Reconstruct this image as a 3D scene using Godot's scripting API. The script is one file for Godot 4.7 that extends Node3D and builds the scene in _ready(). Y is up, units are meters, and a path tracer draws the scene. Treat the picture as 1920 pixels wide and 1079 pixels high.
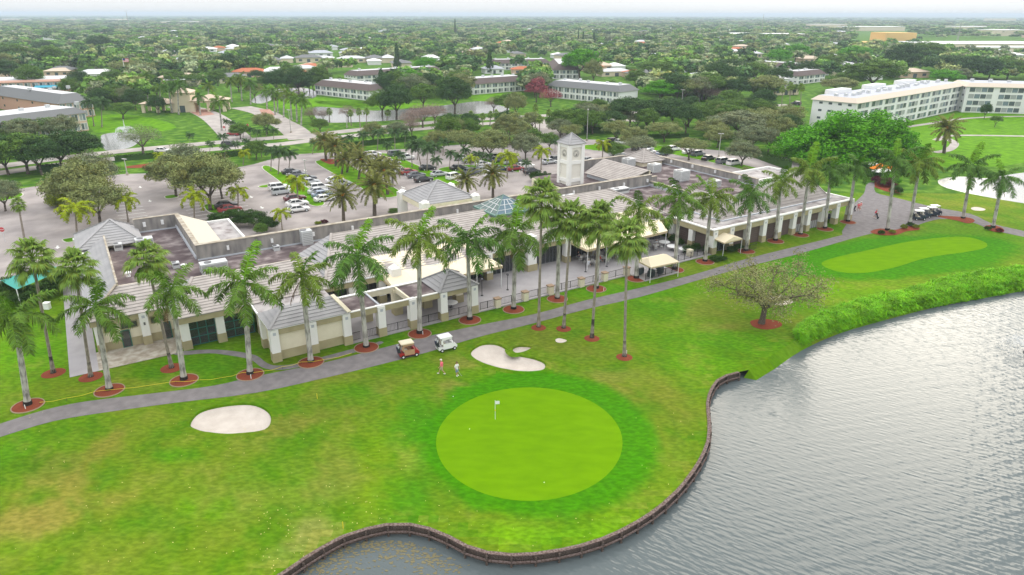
extends Node3D
# Aerial view of a golf clubhouse beside a lake. Units are metres, y is up.
const F := 1290.0
const CAM_H := 37.0
const PITCH := 0.378834
const SITE := Vector3(-27.0, 0.0, -69.9)
const TURN := 0.566883
var taken := {}
var mats := {}
var meshes := {}
var rng := RandomNumberGenerator.new()
var fine_noise := FastNoiseLite.new()
var wide_noise := FastNoiseLite.new()

class MB:
	var v := PackedVector3Array()
	var n := PackedVector3Array()
	var c := PackedColorArray()
	var uv := PackedVector2Array()
	var col := Color(1, 1, 1)
	func tri(a: Vector3, b: Vector3, d: Vector3) -> void:
		var q := (d - a).cross(b - a).normalized()
		v.append(a); v.append(b); v.append(d)
		n.append(q); n.append(q); n.append(q)
		c.append(col); c.append(col); c.append(col)
	func quad(a: Vector3, b: Vector3, d: Vector3, e: Vector3) -> void:
		tri(a, b, d); tri(a, d, e)
	func box(p: Vector3, q: Vector3) -> void:
		var a := Vector3(minf(p.x, q.x), minf(p.y, q.y), minf(p.z, q.z))
		var b := Vector3(maxf(p.x, q.x), maxf(p.y, q.y), maxf(p.z, q.z))
		bar((a + b) / 2.0, b - a, Basis.IDENTITY)
	func bar(o: Vector3, s: Vector3, m: Basis) -> void:
		var x := m.x * s.x * 0.5
		var y := m.y * s.y * 0.5
		var z := m.z * s.z * 0.5
		quad(o - x + y - z, o + x + y - z, o + x + y + z, o - x + y + z)
		quad(o - x - y + z, o + x - y + z, o + x - y - z, o - x - y - z)
		quad(o - x + y + z, o + x + y + z, o + x - y + z, o - x - y + z)
		quad(o + x + y - z, o - x + y - z, o - x - y - z, o + x - y - z)
		quad(o + x + y + z, o + x + y - z, o + x - y - z, o + x - y + z)
		quad(o - x + y - z, o - x + y + z, o - x - y + z, o - x - y - z)
	func beam(p: Vector3, q: Vector3, wide: float, high: float) -> void:
		var z := (q - p)
		var l := z.length()
		z = z / l
		var x := Vector3.UP.cross(z)
		if x.length() < 0.01: x = Vector3.RIGHT
		x = x.normalized()
		bar((p + q) / 2.0, Vector3(wide, high, l), Basis(x, z.cross(x), z))
	func tube(path: Array, radii: Array, sides := 8, cap := true) -> void:
		var rings := []
		var last := path.size() - 1
		for i in path.size():
			var t: Vector3 = (path[mini(i + 1, last)] - path[maxi(i - 1, 0)]).normalized()
			var x := t.cross(Vector3(0.31, 0.2, 0.93) if absf(t.z) < 0.8 else Vector3.UP).normalized()
			var y := t.cross(x)
			var ring := PackedVector3Array()
			for k in sides:
				var a := TAU * k / sides
				ring.append(path[i] + (x * cos(a) + y * sin(a)) * radii[i])
			rings.append(ring)
		for i in last:
			for k in sides:
				var k2 := (k + 1) % sides
				var q := [rings[i][k], rings[i + 1][k], rings[i + 1][k2], rings[i][k2]]
				var ns := [(q[0] - path[i]).normalized(), (q[1] - path[i + 1]).normalized(), (q[2] - path[i + 1]).normalized(), (q[3] - path[i]).normalized()]
				for j in [0, 1, 2, 0, 2, 3]:
					v.append(q[j]); n.append(ns[j]); c.append(col)
		if cap:
			for k in sides:
				var k2 := (k + 1) % sides
				tri(path[0], rings[0][k], rings[0][k2])
				tri(path[last], rings[last][k2], rings[last][k])
	func lathe(o: Vector3, prof: Array, sides := 12) -> void:
		for i in prof.size() - 1:
			for k in sides:
				var a := TAU * k / sides
				var b := TAU * (k + 1) / sides
				var r0: float = prof[i].x
				var r1: float = prof[i + 1].x
				var p0 := o + Vector3(cos(a) * r0, prof[i].y, sin(a) * r0)
				var p1 := o + Vector3(cos(a) * r1, prof[i + 1].y, sin(a) * r1)
				var p2 := o + Vector3(cos(b) * r1, prof[i + 1].y, sin(b) * r1)
				var p3 := o + Vector3(cos(b) * r0, prof[i].y, sin(b) * r0)
				if r1 > 0.0001: tri(p0, p2, p1)
				if r0 > 0.0001: tri(p0, p3, p2)
	func extrude(outline: PackedVector2Array, y0: float, y1: float) -> void:
		# outline in x, z
		var ids := Geometry2D.triangulate_polygon(outline)
		for i in range(0, ids.size(), 3):
			var a := outline[ids[i]]
			var b := outline[ids[i + 1]]
			var d := outline[ids[i + 2]]
			if (b - a).cross(d - a) < 0.0:
				var s := b
				b = d
				d = s
			tri(Vector3(a.x, y1, a.y), Vector3(b.x, y1, b.y), Vector3(d.x, y1, d.y))
		if y1 - y0 > 0.0:
			for i in outline.size():
				var a := outline[i]
				var b := outline[(i + 1) % outline.size()]
				quad(Vector3(a.x, y0, a.y), Vector3(a.x, y1, a.y), Vector3(b.x, y1, b.y), Vector3(b.x, y0, b.y))
	func mesh(m: Material) -> ArrayMesh:
		var arr := []
		arr.resize(Mesh.ARRAY_MAX)
		arr[Mesh.ARRAY_VERTEX] = v
		arr[Mesh.ARRAY_NORMAL] = n
		arr[Mesh.ARRAY_COLOR] = c
		if uv.size() == v.size(): arr[Mesh.ARRAY_TEX_UV] = uv
		var out := ArrayMesh.new()
		out.add_surface_from_arrays(Mesh.PRIMITIVE_TRIANGLES, arr)
		if m: out.surface_set_material(0, m)
		return out

# ---------- places ----------
func G(px: float, py: float, h := 0.0) -> Vector3:
	var dx := (px - 960.0) / F
	var dy := -(py - 539.5) / F
	var y := dy * cos(PITCH) - sin(PITCH)
	var z := -dy * sin(PITCH) - cos(PITCH)
	var t := (h - CAM_H) / y
	return Vector3(dx * t, h, z * t)
func metres(p: Vector3) -> float:      # metres across one photograph pixel at p
	return -((p.y - CAM_H) * sin(PITCH) + p.z * cos(PITCH)) / F
func W(u: float, v: float, h := 0.0) -> Vector3:   # clubhouse plan to world
	return SITE + Vector3(u * cos(TURN) - v * sin(TURN), h, -u * sin(TURN) - v * cos(TURN))
func P(u: float, v: float, h := 0.0) -> Vector3:   # clubhouse plan to its own axes
	return Vector3(u, h, -v)
func flat(a: Array, h := 0.0) -> PackedVector2Array:   # pixel pairs to ground outline
	var out := PackedVector2Array()
	for i in range(0, a.size(), 2):
		var p := G(a[i], a[i + 1], h)
		out.append(Vector2(p.x, p.z))
	return out
func rounded(pts: PackedVector2Array, n := 5, closed := true) -> PackedVector2Array:
	var out := PackedVector2Array()
	var m := pts.size()
	for i in (m if closed else m - 1):
		var p0 := pts[(i - 1 + m) % m] if closed else pts[maxi(i - 1, 0)]
		var p1 := pts[i]
		var p2 := pts[(i + 1) % m]
		var p3 := pts[(i + 2) % m] if closed else pts[mini(i + 2, m - 1)]
		for k in n:
			out.append(p1.cubic_interpolate(p2, p0, p3, float(k) / n))
	if not closed: out.append(pts[m - 1])
	return out

# ---------- nodes ----------
func numbered(called: String) -> String:
	if not taken.has(called):
		taken[called] = 0
		return called
	taken[called] += 1
	return "%s_%03d" % [called, taken[called]]
func tag(o: Node3D, label := "", category := "", group := "", kind := "") -> Node3D:
	if label: o.set_meta("label", label)
	if category: o.set_meta("category", category)
	if group: o.set_meta("group", group)
	if kind: o.set_meta("kind", kind)
	return o
func thing(called: String, label: String, category: String, at := Vector3.ZERO, turn := 0.0, group := "") -> Node3D:
	var o := Node3D.new()
	o.name = numbered(called)
	add_child(o)
	o.position = at
	o.rotation.y = turn
	tag(o, label, category, group)
	return o
func put(parent: Node3D, called: String, mesh: Mesh, m: Material = null) -> MeshInstance3D:
	var o := MeshInstance3D.new()
	o.name = numbered(called) if parent == self else called
	o.mesh = mesh
	if m: o.material_override = m
	parent.add_child(o, true)
	return o
func part(parent: Node3D, called: String, mb: MB, m: Material) -> MeshInstance3D:
	return put(parent, called, mb.mesh(m))
func solid(called: String, mb: MB, m: Material) -> MeshInstance3D:   # a piece of the setting
	var o := put(self, called, mb.mesh(m))
	o.set_meta("kind", "structure")
	return o
func copy(o: Node3D) -> Node3D:
	var c := o.duplicate()
	c.name = numbered(o.name.rstrip("0123456789").trim_suffix("_") if o.name.right(3).is_valid_int() else o.name)
	add_child(c)
	return c

# ---------- materials ----------
func lin(r: float, g: float, b: float) -> Color:
	return Color(r, g, b).linear_to_srgb()
func noise_tex(freq: float, lo: Color, hi: Color, seed_ := 1, size := 512, kind := FastNoiseLite.TYPE_SIMPLEX_SMOOTH, octaves := 4, mid := Color(0, 0, 0, 0)) -> NoiseTexture2D:
	var n := FastNoiseLite.new()
	n.seed = seed_
	n.frequency = freq
	n.noise_type = kind
	n.fractal_octaves = octaves
	var t := NoiseTexture2D.new()
	t.width = size
	t.height = size
	t.seamless = true
	t.noise = n
	var gr := Gradient.new()
	gr.set_color(0, lo)
	gr.set_color(1, hi)
	gr.set_offset(0, 0.15)
	gr.set_offset(1, 0.85)
	if mid.a > 0.0: gr.add_point(0.5, mid)
	t.color_ramp = gr
	return t
func bump_tex(freq: float, strength: float, seed_ := 5, size := 512, octaves := 4) -> NoiseTexture2D:
	var n := FastNoiseLite.new()
	n.seed = seed_
	n.frequency = freq
	n.fractal_octaves = octaves
	var t := NoiseTexture2D.new()
	t.width = size
	t.height = size
	t.seamless = true
	t.noise = n
	t.as_normal_map = true
	t.bump_strength = strength
	return t
func ripple_tex(size: int, waves: int, seed_: int) -> ImageTexture:   # slopes of many small waves that repeat without a seam
	var r := RandomNumberGenerator.new()
	r.seed = seed_
	var gx := PackedFloat32Array()
	var gy := PackedFloat32Array()
	gx.resize(size * size)
	gy.resize(size * size)
	for w in waves:
		var k := 9.0 * pow(5.0, r.randf())
		var a := r.randf() * PI
		var kx := float(roundi(cos(a) * k))
		var ky := float(roundi(sin(a) * k))
		var amp := 0.42 / sqrt(waves) / maxf(Vector2(kx, ky).length(), 1.0)
		var ph := r.randf() * TAU
		var cx := PackedFloat32Array()
		var sx := PackedFloat32Array()
		for i in size:
			cx.append(cos(TAU * kx * i / size + ph) * amp)
			sx.append(sin(TAU * kx * i / size + ph) * amp)
		for y in size:
			var cy := cos(TAU * ky * y / size)
			var sy := sin(TAU * ky * y / size)
			var o := y * size
			for x in size:
				var g := cx[x] * cy - sx[x] * sy
				gx[o + x] += g * kx
				gy[o + x] += g * ky
	var out := PackedByteArray()
	out.resize(size * size * 3)
	for i in size * size:
		var v := Vector3(-gx[i], gy[i], 1.0).normalized()
		out[i * 3] = int(127.5 + 127.0 * v.x)
		out[i * 3 + 1] = int(127.5 + 127.0 * v.y)
		out[i * 3 + 2] = int(127.5 + 127.0 * v.z)
	return ImageTexture.create_from_image(Image.create_from_data(size, size, false, Image.FORMAT_RGB8, out))
func mat(key: String, r := 0.5, g := 0.5, b := 0.5, rough := 0.85) -> StandardMaterial3D:
	if mats.has(key): return mats[key]
	var m := StandardMaterial3D.new()
	m.resource_name = key
	m.albedo_color = lin(r, g, b)
	m.roughness = rough
	if rough > 0.75: m.metallic_specular = 0.15
	m.cull_mode = BaseMaterial3D.CULL_DISABLED
	mats[key] = m
	return m
func grain(m: StandardMaterial3D, tex: Texture2D, per_metre: Vector3, world := true) -> StandardMaterial3D:
	m.albedo_texture = tex
	m.uv1_triplanar = true
	m.uv1_world_triplanar = world
	m.uv1_scale = per_metre
	return m
func leafy(key: String, r: float, g: float, b: float) -> StandardMaterial3D:
	var m := mat(key, r, g, b, 0.6)
	m.vertex_color_use_as_albedo = true
	m.backlight = Color(0.3, 0.36, 0.12)
	m.metallic_specular = 0.12
	return m

func _ready() -> void:
	rng.seed = 20
	fine_noise.seed = 3
	fine_noise.frequency = 0.16
	fine_noise.fractal_octaves = 4
	wide_noise.seed = 9
	wide_noise.frequency = 0.035
	wide_noise.fractal_octaves = 3
	# camera
	var cam := Camera3D.new()
	cam.position = Vector3(0, CAM_H, 0)
	cam.rotation = Vector3(-PITCH, 0, deg_to_rad(0.1))
	cam.fov = rad_to_deg(2.0 * atan(539.5 / F))
	cam.near = 0.5
	cam.far = 60000.0
	add_child(cam)
	cam.make_current()
	# a bright, thinly overcast sky
	var env := Environment.new()
	var to_sun := Vector3(sin(deg_to_rad(26)) * cos(deg_to_rad(27)), sin(deg_to_rad(27)), -cos(deg_to_rad(26)) * cos(deg_to_rad(27)))
	var sky_image := Image.create(256, 128, false, Image.FORMAT_RGBF)
	for j in 128:
		var up := PI / 2.0 - PI * (j + 0.5) / 128.0
		for i in 256:
			var az := TAU * (i + 0.5) / 256.0
			var d := Vector3(sin(az) * cos(up), sin(up), -cos(az) * cos(up))
			var y := clampf(sin(up), 0.0, 1.0)
			var c := Color(0.405, 0.408, 0.412).lerp(Color(0.97, 0.975, 0.97), pow(y, 0.75))
			var near_sun := exp(-pow(rad_to_deg(d.angle_to(to_sun)) / 17.0, 2.0))
			c = c + Color(0.48, 0.465, 0.43) * near_sun
			if up < 0.0: c = Color(0.3, 0.31, 0.3)
			sky_image.set_pixel(i, j, c)
	var sm := PanoramaSkyMaterial.new()
	sm.panorama = ImageTexture.create_from_image(sky_image)
	env.background_mode = Environment.BG_SKY
	env.sky = Sky.new()
	env.sky.sky_material = sm
	env.tonemap_mode = Environment.TONE_MAPPER_LINEAR
	env.tonemap_exposure = 2.35
	env.sdfgi_enabled = true
	env.ssao_enabled = true
	env.ssil_enabled = true
	env.fog_enabled = true
	env.fog_density = 0.00017
	env.fog_light_color = Color(0.86, 0.93, 1.0)
	var we := WorldEnvironment.new()
	we.environment = env
	add_child(we)
	# the sun, soft behind thin cloud, ahead and to the right
	var sun := DirectionalLight3D.new()
	sun.light_energy = 0.26
	sun.light_color = Color(1.0, 0.95, 0.87)
	sun.light_angular_distance = 30.0
	sun.shadow_enabled = true
	add_child(sun)
	sun.look_at_from_position(to_sun * 100.0, Vector3.ZERO)
	make_materials()
	build_ground()
	build_clubhouse()
	make_plant_meshes()
	build_palms()
	build_trees()
	build_objects()
	build_background()

# ---------- materials shared by everything ----------
func make_materials() -> void:
	var m: StandardMaterial3D
	var lawn_grain := noise_tex(0.022, Color(0.8, 0.83, 0.74), Color(1, 1, 1), 4, 1024, FastNoiseLite.TYPE_SIMPLEX, 7)
	m = mat("lawn", 1, 1, 1, 0.95)
	m.vertex_color_use_as_albedo = true
	grain(m, lawn_grain, Vector3(0.04, 0.04, 0.075))
	m.metallic_specular = 0.15
	m = mat("green", 0.125, 0.265, 0.001, 0.95)
	grain(m, noise_tex(0.012, Color(0.92, 0.94, 0.85), Color(1, 1, 1), 8, 512, FastNoiseLite.TYPE_SIMPLEX_SMOOTH, 6), Vector3(0.05, 0.05, 0.12))
	m.metallic_specular = 0.1
	m = mat("fringe", 0.055, 0.225, 0.004, 0.95)
	grain(m, noise_tex(0.02, Color(0.8, 0.86, 0.75), Color(1, 1, 1), 18, 512, FastNoiseLite.TYPE_SIMPLEX_SMOOTH, 6), Vector3.ONE * 0.08)
	m.metallic_specular = 0.1
	m = mat("far_ground", 1, 1, 1, 1.0)
	grain(m, noise_tex(0.02, Color(0.2, 0.36, 0.06).linear_to_srgb(), Color(0.06, 0.16, 0.03).linear_to_srgb(), 12, 1024, FastNoiseLite.TYPE_SIMPLEX_SMOOTH, 5, Color(0.10, 0.22, 0.02).linear_to_srgb()), Vector3.ONE * 0.012)
	m.albedo_color = Color(0.85, 0.85, 0.85)
	m.metallic_specular = 0.1
	m = mat("asphalt_path", 0.215, 0.20, 0.205, 0.9)
	grain(m, noise_tex(0.012, Color(0.88, 0.88, 0.88), Color(1, 1, 1), 22, 1024, FastNoiseLite.TYPE_SIMPLEX_SMOOTH, 6), Vector3.ONE * 0.06)
	m = mat("asphalt_lot", 1, 1, 1, 0.92)
	grain(m, noise_tex(0.009, lin(0.25, 0.225, 0.22), lin(0.37, 0.335, 0.325), 26, 1024, FastNoiseLite.TYPE_SIMPLEX_SMOOTH, 7, lin(0.315, 0.285, 0.277)), Vector3(0.013, 0.013, 0.013))
	m = mat("road", 1, 1, 1, 0.92)
	grain(m, noise_tex(0.01, lin(0.32, 0.295, 0.28), lin(0.42, 0.385, 0.365), 27, 512, FastNoiseLite.TYPE_SIMPLEX, 5), Vector3.ONE * 0.03)
	m = mat("brick_drive", 0.42, 0.24, 0.19, 0.9)
	m = mat("terrace", 1, 1, 1, 0.9)
	grain(m, noise_tex(0.015, lin(0.315, 0.30, 0.31), lin(0.36, 0.345, 0.355), 28, 512, FastNoiseLite.TYPE_SIMPLEX_SMOOTH, 6), Vector3.ONE * 0.05)
	m = mat("concrete", 1, 1, 1, 0.9)
	grain(m, noise_tex(0.012, lin(0.28, 0.24, 0.19), lin(0.46, 0.43, 0.37), 29, 512, FastNoiseLite.TYPE_SIMPLEX, 6), Vector3.ONE * 0.1)
	m = mat("kerb", 0.5, 0.48, 0.44, 0.9)
	m = mat("sand", 1, 1, 1, 1.0)
	grain(m, noise_tex(0.01, lin(0.50, 0.445, 0.40), lin(0.58, 0.525, 0.475), 31, 512, FastNoiseLite.TYPE_SIMPLEX_SMOOTH, 6), Vector3(0.1, 0.1, 0.1))
	m.normal_enabled = true
	m.normal_texture = bump_tex(0.04, 2.0, 33)
	m = mat("mulch", 1, 1, 1, 1.0)
	grain(m, noise_tex(0.05, lin(0.12, 0.03, 0.018), lin(0.30, 0.085, 0.045), 34, 512, FastNoiseLite.TYPE_SIMPLEX, 4), Vector3.ONE * 0.8)
	m = mat("edging", 0.30, 0.22, 0.155, 0.9)
	# water: grey green body, ripples run with the wind
	m = mat("water", 0.095, 0.115, 0.12, 0.1)
	m.metallic_specular = 0.23
	m.normal_enabled = true
	m.normal_texture = ripple_tex(320, 44, 41)
	m.normal_scale = 0.21
	m = mat("pond_water", 0.2, 0.205, 0.2, 0.12)
	m.metallic_specular = 0.5
	m.normal_enabled = true
	m.normal_texture = bump_tex(0.02, 4.0, 42, 512, 4)
	m.normal_scale = 0.2
	m.uv1_triplanar = true
	m.uv1_world_triplanar = true
	m.uv1_scale = Vector3.ONE * 0.15
	m = mat("old_wood", 1, 1, 1, 0.95)
	grain(m, noise_tex(0.02, lin(0.05, 0.04, 0.032), lin(0.16, 0.125, 0.11), 43, 512, FastNoiseLite.TYPE_SIMPLEX, 5), Vector3.ONE * 0.6)
	m = mat("cap_wood", 1, 1, 1, 0.95)
	grain(m, noise_tex(0.02, lin(0.09, 0.06, 0.05), lin(0.22, 0.175, 0.165), 44, 512, FastNoiseLite.TYPE_SIMPLEX, 5), Vector3.ONE * 0.35)
	# clubhouse
	m = mat("cream", 1, 1, 1, 0.9)
	grain(m, noise_tex(0.01, lin(0.66, 0.61, 0.47), lin(0.74, 0.69, 0.55), 51, 512, FastNoiseLite.TYPE_SIMPLEX, 5), Vector3.ONE * 0.1)
	m = mat("tan", 1, 1, 1, 0.9)
	grain(m, noise_tex(0.01, lin(0.34, 0.30, 0.18), lin(0.42, 0.375, 0.235), 52, 512, FastNoiseLite.TYPE_SIMPLEX, 5), Vector3.ONE * 0.1)
	m = mat("white_paint", 0.76, 0.76, 0.74, 0.8)
	m = mat("tile", 1, 1, 1, 0.85)
	grain(m, noise_tex(0.01, lin(0.31, 0.283, 0.268), lin(0.41, 0.377, 0.358), 53, 1024, FastNoiseLite.TYPE_SIMPLEX_SMOOTH, 6), Vector3(0.05, 0.05, 0.05))
	m = mat("tile_blue", 1, 1, 1, 0.8)
	grain(m, noise_tex(0.01, lin(0.28, 0.278, 0.285), lin(0.36, 0.355, 0.365), 54, 512, FastNoiseLite.TYPE_SIMPLEX_SMOOTH, 6), Vector3(0.06, 0.06, 0.06))
	m = mat("roof_gravel", 1, 1, 1, 0.95)
	grain(m, noise_tex(0.01, lin(0.085, 0.065, 0.068), lin(0.28, 0.245, 0.24), 55, 1024, FastNoiseLite.TYPE_SIMPLEX_SMOOTH, 7, lin(0.125, 0.10, 0.103)), Vector3.ONE * 0.028)
	m = mat("roof_pale", 1, 1, 1, 0.9)
	grain(m, noise_tex(0.012, lin(0.18, 0.155, 0.155), lin(0.44, 0.42, 0.415), 56, 512, FastNoiseLite.TYPE_SIMPLEX_SMOOTH, 6, lin(0.34, 0.32, 0.32)), Vector3.ONE * 0.05)
	m = mat("stained", 1, 1, 1, 0.95)
	grain(m, noise_tex(0.012, lin(0.13, 0.125, 0.13), lin(0.34, 0.32, 0.295), 57, 1024, FastNoiseLite.TYPE_SIMPLEX_SMOOTH, 5, lin(0.25, 0.238, 0.228)), Vector3(0.07, 0.012, 0.07))
	m = mat("flashing", 0.42, 0.45, 0.5, 0.6)
	m = mat("awning", 0.76, 0.67, 0.50, 0.9)
	m.backlight = Color(0.3, 0.25, 0.18)
	m = mat("dark_glass", 0.06, 0.07, 0.075, 0.06)
	m.transparency = BaseMaterial3D.TRANSPARENCY_ALPHA
	m.albedo_color.a = 0.5
	m = mat("screen", 0.10, 0.07, 0.06, 0.7)
	mat("interior_wall", 0.32, 0.28, 0.23, 0.9)
	m = mat("green_frame", 0.02, 0.13, 0.10, 0.5)
	m = mat("green_glass", 0.07, 0.12, 0.11, 0.25)
	m = mat("blue_glass", 0.07, 0.13, 0.17, 0.2)
	m = mat("black_iron", 0.015, 0.015, 0.018, 0.5)
	m = mat("metal", 0.5, 0.52, 0.54, 0.5)
	mat("grey_panel", 0.28, 0.28, 0.28, 0.6)
	m = mat("dark_metal", 0.12, 0.12, 0.13, 0.5)
	m = mat("white_metal", 0.72, 0.73, 0.74, 0.45)

# ---------- ground ----------
const LAKE := [525, 1079, 580, 1042, 640, 1008, 690, 992, 740, 983, 790, 987, 840, 1005, 890, 1030, 945, 1040, 1010, 1038, 1100, 1020, 1170, 992, 1240, 947, 1290, 895, 1322, 840, 1328, 800, 1325, 755, 1335, 725, 1355, 706, 1405, 693]
const SHORE := [1440, 678, 1490, 645, 1560, 614, 1650, 588, 1750, 563, 1850, 545, 1920, 532]
const BUNKERS := [
	[357, 797, 375, 775, 420, 763, 470, 760, 500, 772, 508, 790, 495, 808, 450, 815, 405, 815, 370, 808],
	[884, 660, 905, 647, 935, 648, 965, 665, 1000, 673, 1021, 682, 1018, 694, 990, 698, 950, 694, 915, 685, 890, 673],
	[962, 655, 975, 650, 996, 652, 985, 660, 968, 663],
	[1438, 562, 1455, 552, 1478, 555, 1488, 566, 1470, 573, 1448, 571]]
# patches of turf: pixel centre, half width, half height, colour, strength
const TURF := [
	[95, 955, 120, 38, 0.21, 0.19, 0.07, 0.85], [30, 985, 60, 22, 0.22, 0.19, 0.08, 0.6], [185, 850, 28, 55, 0.17, 0.17, 0.05, 0.8], [130, 905, 60, 16, 0.20, 0.18, 0.07, 0.6],
	[60, 872, 85, 22, 0.055, 0.125, 0.012, 0.6], [20, 850, 40, 40, 0.06, 0.2, 0.005, 0.5], [330, 855, 60, 14, 0.055, 0.20, 0.006, 0.8], [375, 955, 60, 34, 0.085, 0.22, 0.008, 0.7],
	[270, 985, 90, 24, 0.06, 0.17, 0.01, 0.5], [55, 1035, 60, 16, 0.11, 0.22, 0.01, 0.6], [440, 905, 110, 30, 0.11, 0.18, 0.03, 0.5],
	[590, 830, 140, 60, 0.085, 0.155, 0.02, 0.6], [560, 930, 120, 60, 0.11, 0.19, 0.035, 0.6], [590, 990, 50, 30, 0.20, 0.22, 0.11, 0.7], [545, 1030, 50, 30, 0.19, 0.21, 0.10, 0.6],
	[700, 840, 70, 40, 0.125, 0.24, 0.008, 0.6], [715, 925, 60, 40, 0.13, 0.23, 0.012, 0.6], [640, 880, 40, 60, 0.13, 0.16, 0.05, 0.45],
	[680, 735, 60, 18, 0.055, 0.19, 0.008, 0.75], [720, 712, 90, 22, 0.115, 0.15, 0.035, 0.6], [600, 760, 120, 24, 0.125, 0.15, 0.04, 0.7], [545, 800, 40, 30, 0.14, 0.15, 0.05, 0.6], [830, 745, 30, 12, 0.16, 0.16, 0.06, 0.6],
	[760, 690, 90, 14, 0.07, 0.19, 0.01, 0.55], [850, 722, 45, 10, 0.17, 0.17, 0.07, 0.7], [845, 680, 40, 12, 0.17, 0.16, 0.07, 0.6],
	[780, 790, 60, 60, 0.04, 0.185, 0.004, 0.75], [770, 930, 60, 70, 0.04, 0.19, 0.004, 0.7], [800, 880, 40, 80, 0.05, 0.19, 0.005, 0.6], [770, 865, 22, 30, 0.17, 0.24, 0.05, 0.6],
	[1000, 1005, 200, 26, 0.10, 0.27, 0.008, 0.6], [1150, 985, 60, 25, 0.12, 0.26, 0.01, 0.5], [940, 1000, 45, 26, 0.14, 0.30, 0.01, 0.7],
	[1010, 640, 80, 20, 0.11, 0.14, 0.03, 0.6], [1100, 665, 100, 20, 0.10, 0.15, 0.03, 0.5], [1140, 700, 80, 14, 0.15, 0.17, 0.06, 0.6], [1165, 745, 50, 18, 0.17, 0.17, 0.07, 0.5],
	[1230, 750, 90, 34, 0.12, 0.15, 0.03, 0.7], [1270, 800, 60, 40, 0.10, 0.15, 0.02, 0.6], [1240, 570, 70, 26, 0.065, 0.215, 0.006, 0.75], [1120, 600, 80, 18, 0.075, 0.2, 0.008, 0.5],
	[1340, 580, 60, 30, 0.12, 0.15, 0.04, 0.6], [1350, 612, 35, 9, 0.21, 0.18, 0.09, 0.7], [1380, 615, 60, 10, 0.15, 0.15, 0.05, 0.5], [1400, 640, 110, 30, 0.065, 0.21, 0.005, 0.8], [1330, 680, 110, 26, 0.08, 0.22, 0.006, 0.7],
	[1260, 562, 20, 5, 0.2, 0.2, 0.08, 0.6], [1300, 935, 40, 30, 0.08, 0.21, 0.01, 0.5], [1290, 850, 30, 60, 0.10, 0.17, 0.02, 0.5],
	[1600, 540, 140, 20, 0.115, 0.25, 0.006, 0.8], [1720, 520, 140, 16, 0.115, 0.21, 0.015, 0.6], [1480, 500, 60, 20, 0.085, 0.23, 0.006, 0.8], [1880, 480, 60, 40, 0.13, 0.22, 0.02, 0.6], [1780, 380, 130, 22, 0.15, 0.21, 0.03, 0.6], [1700, 430, 60, 8, 0.10, 0.16, 0.02, 0.6],
	[60, 660, 160, 60, 0.085, 0.235, 0.006, 0.8], [300, 700, 160, 25, 0.07, 0.19, 0.008, 0.6], [120, 735, 80, 16, 0.14, 0.2, 0.02, 0.5], [250, 717, 40, 8, 0.17, 0.2, 0.035, 0.6], [400, 685, 90, 20, 0.05, 0.17, 0.006, 0.6], [700, 640, 240, 24, 0.07, 0.2, 0.008, 0.7], [1100, 545, 240, 20, 0.075, 0.22, 0.006, 0.8]]
var turf := []
var fringes := []
func turf_color(x: float, z: float) -> Color:
	var a := wide_noise.get_noise_2d(x, z)
	var b := fine_noise.get_noise_2d(x, z)
	var d := fine_noise.get_noise_2d(x * 4.0 + 90.0, z * 4.0)
	var c := Color(0.085, 0.195, 0.01).lerp(Color(0.115, 0.185, 0.02), clampf(0.5 + a * 1.6, 0, 1))
	for t in turf:
		var dx: float = (x - t[0]) / t[2]
		var dz: float = (z - t[1]) / t[3]
		var q := dx * dx + dz * dz
		if q < 2.6:
			var k := clampf(1.35 - sqrt(q) + b * 0.9 + d * 0.35, 0.0, 1.0)
			c = c.lerp(t[4], k * k * (3.0 - 2.0 * k) * t[5])
	c = c.lerp(Color(0.18, 0.19, 0.06), clampf(b * 1.6 - 0.32 + d * 0.8, 0.0, 0.4))
	c = c.lerp(Color(0.045, 0.15, 0.006), clampf(-b * 1.7 - 0.2 + d * 0.8, 0.0, 0.6))
	for f in fringes:
		var q: Vector2 = (Vector2(x, z) - f[0]).rotated(-f[3])
		var e := Vector2(q.x / f[1], q.y / f[2]).length()
		var k2 := clampf((1.0 - e) * minf(f[1], f[2]) / 0.9 + 0.5 + b * (1.6 if q.x < -3.0 else 0.3), 0.0, 1.0)
		c = c.lerp(Color(0.04, 0.185, 0.002), k2 * 0.92)
	var k := (1.0 + d * 0.16) * 1.18
	return Color(c.r * k * 1.05, c.g * k, c.b * k * 0.55)

func steps(list: Array) -> PackedFloat32Array:   # start, then pairs of (end, step)
	var out := PackedFloat32Array([list[0]])
	for i in range(1, list.size(), 2):
		var from := out[out.size() - 1]
		var n := maxi(1, roundi(absf(list[i] - from) / list[i + 1]))
		for k in n: out.append(from + (list[i] - from) * (k + 1) / n)
	return out

func lake_outline() -> PackedVector2Array:
	var o := rounded(flat(LAKE), 4, false)
	o.append_array(rounded(flat(SHORE, -0.45), 3, false))
	for p in [Vector2(100, -106), Vector2(150, -120), Vector2(190, -90), Vector2(192, 34), Vector2(-42, 34), Vector2(-38, 0), Vector2(-27, -26), Vector2(-20, -34.5)]: o.append(p)
	return o

func sheet(called: String, outline: PackedVector2Array, y: float, m: Material, thick := 0.0) -> MeshInstance3D:
	var mb := MB.new()
	mb.extrude(outline, y - thick, y)
	return solid(called, mb, m)

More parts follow.
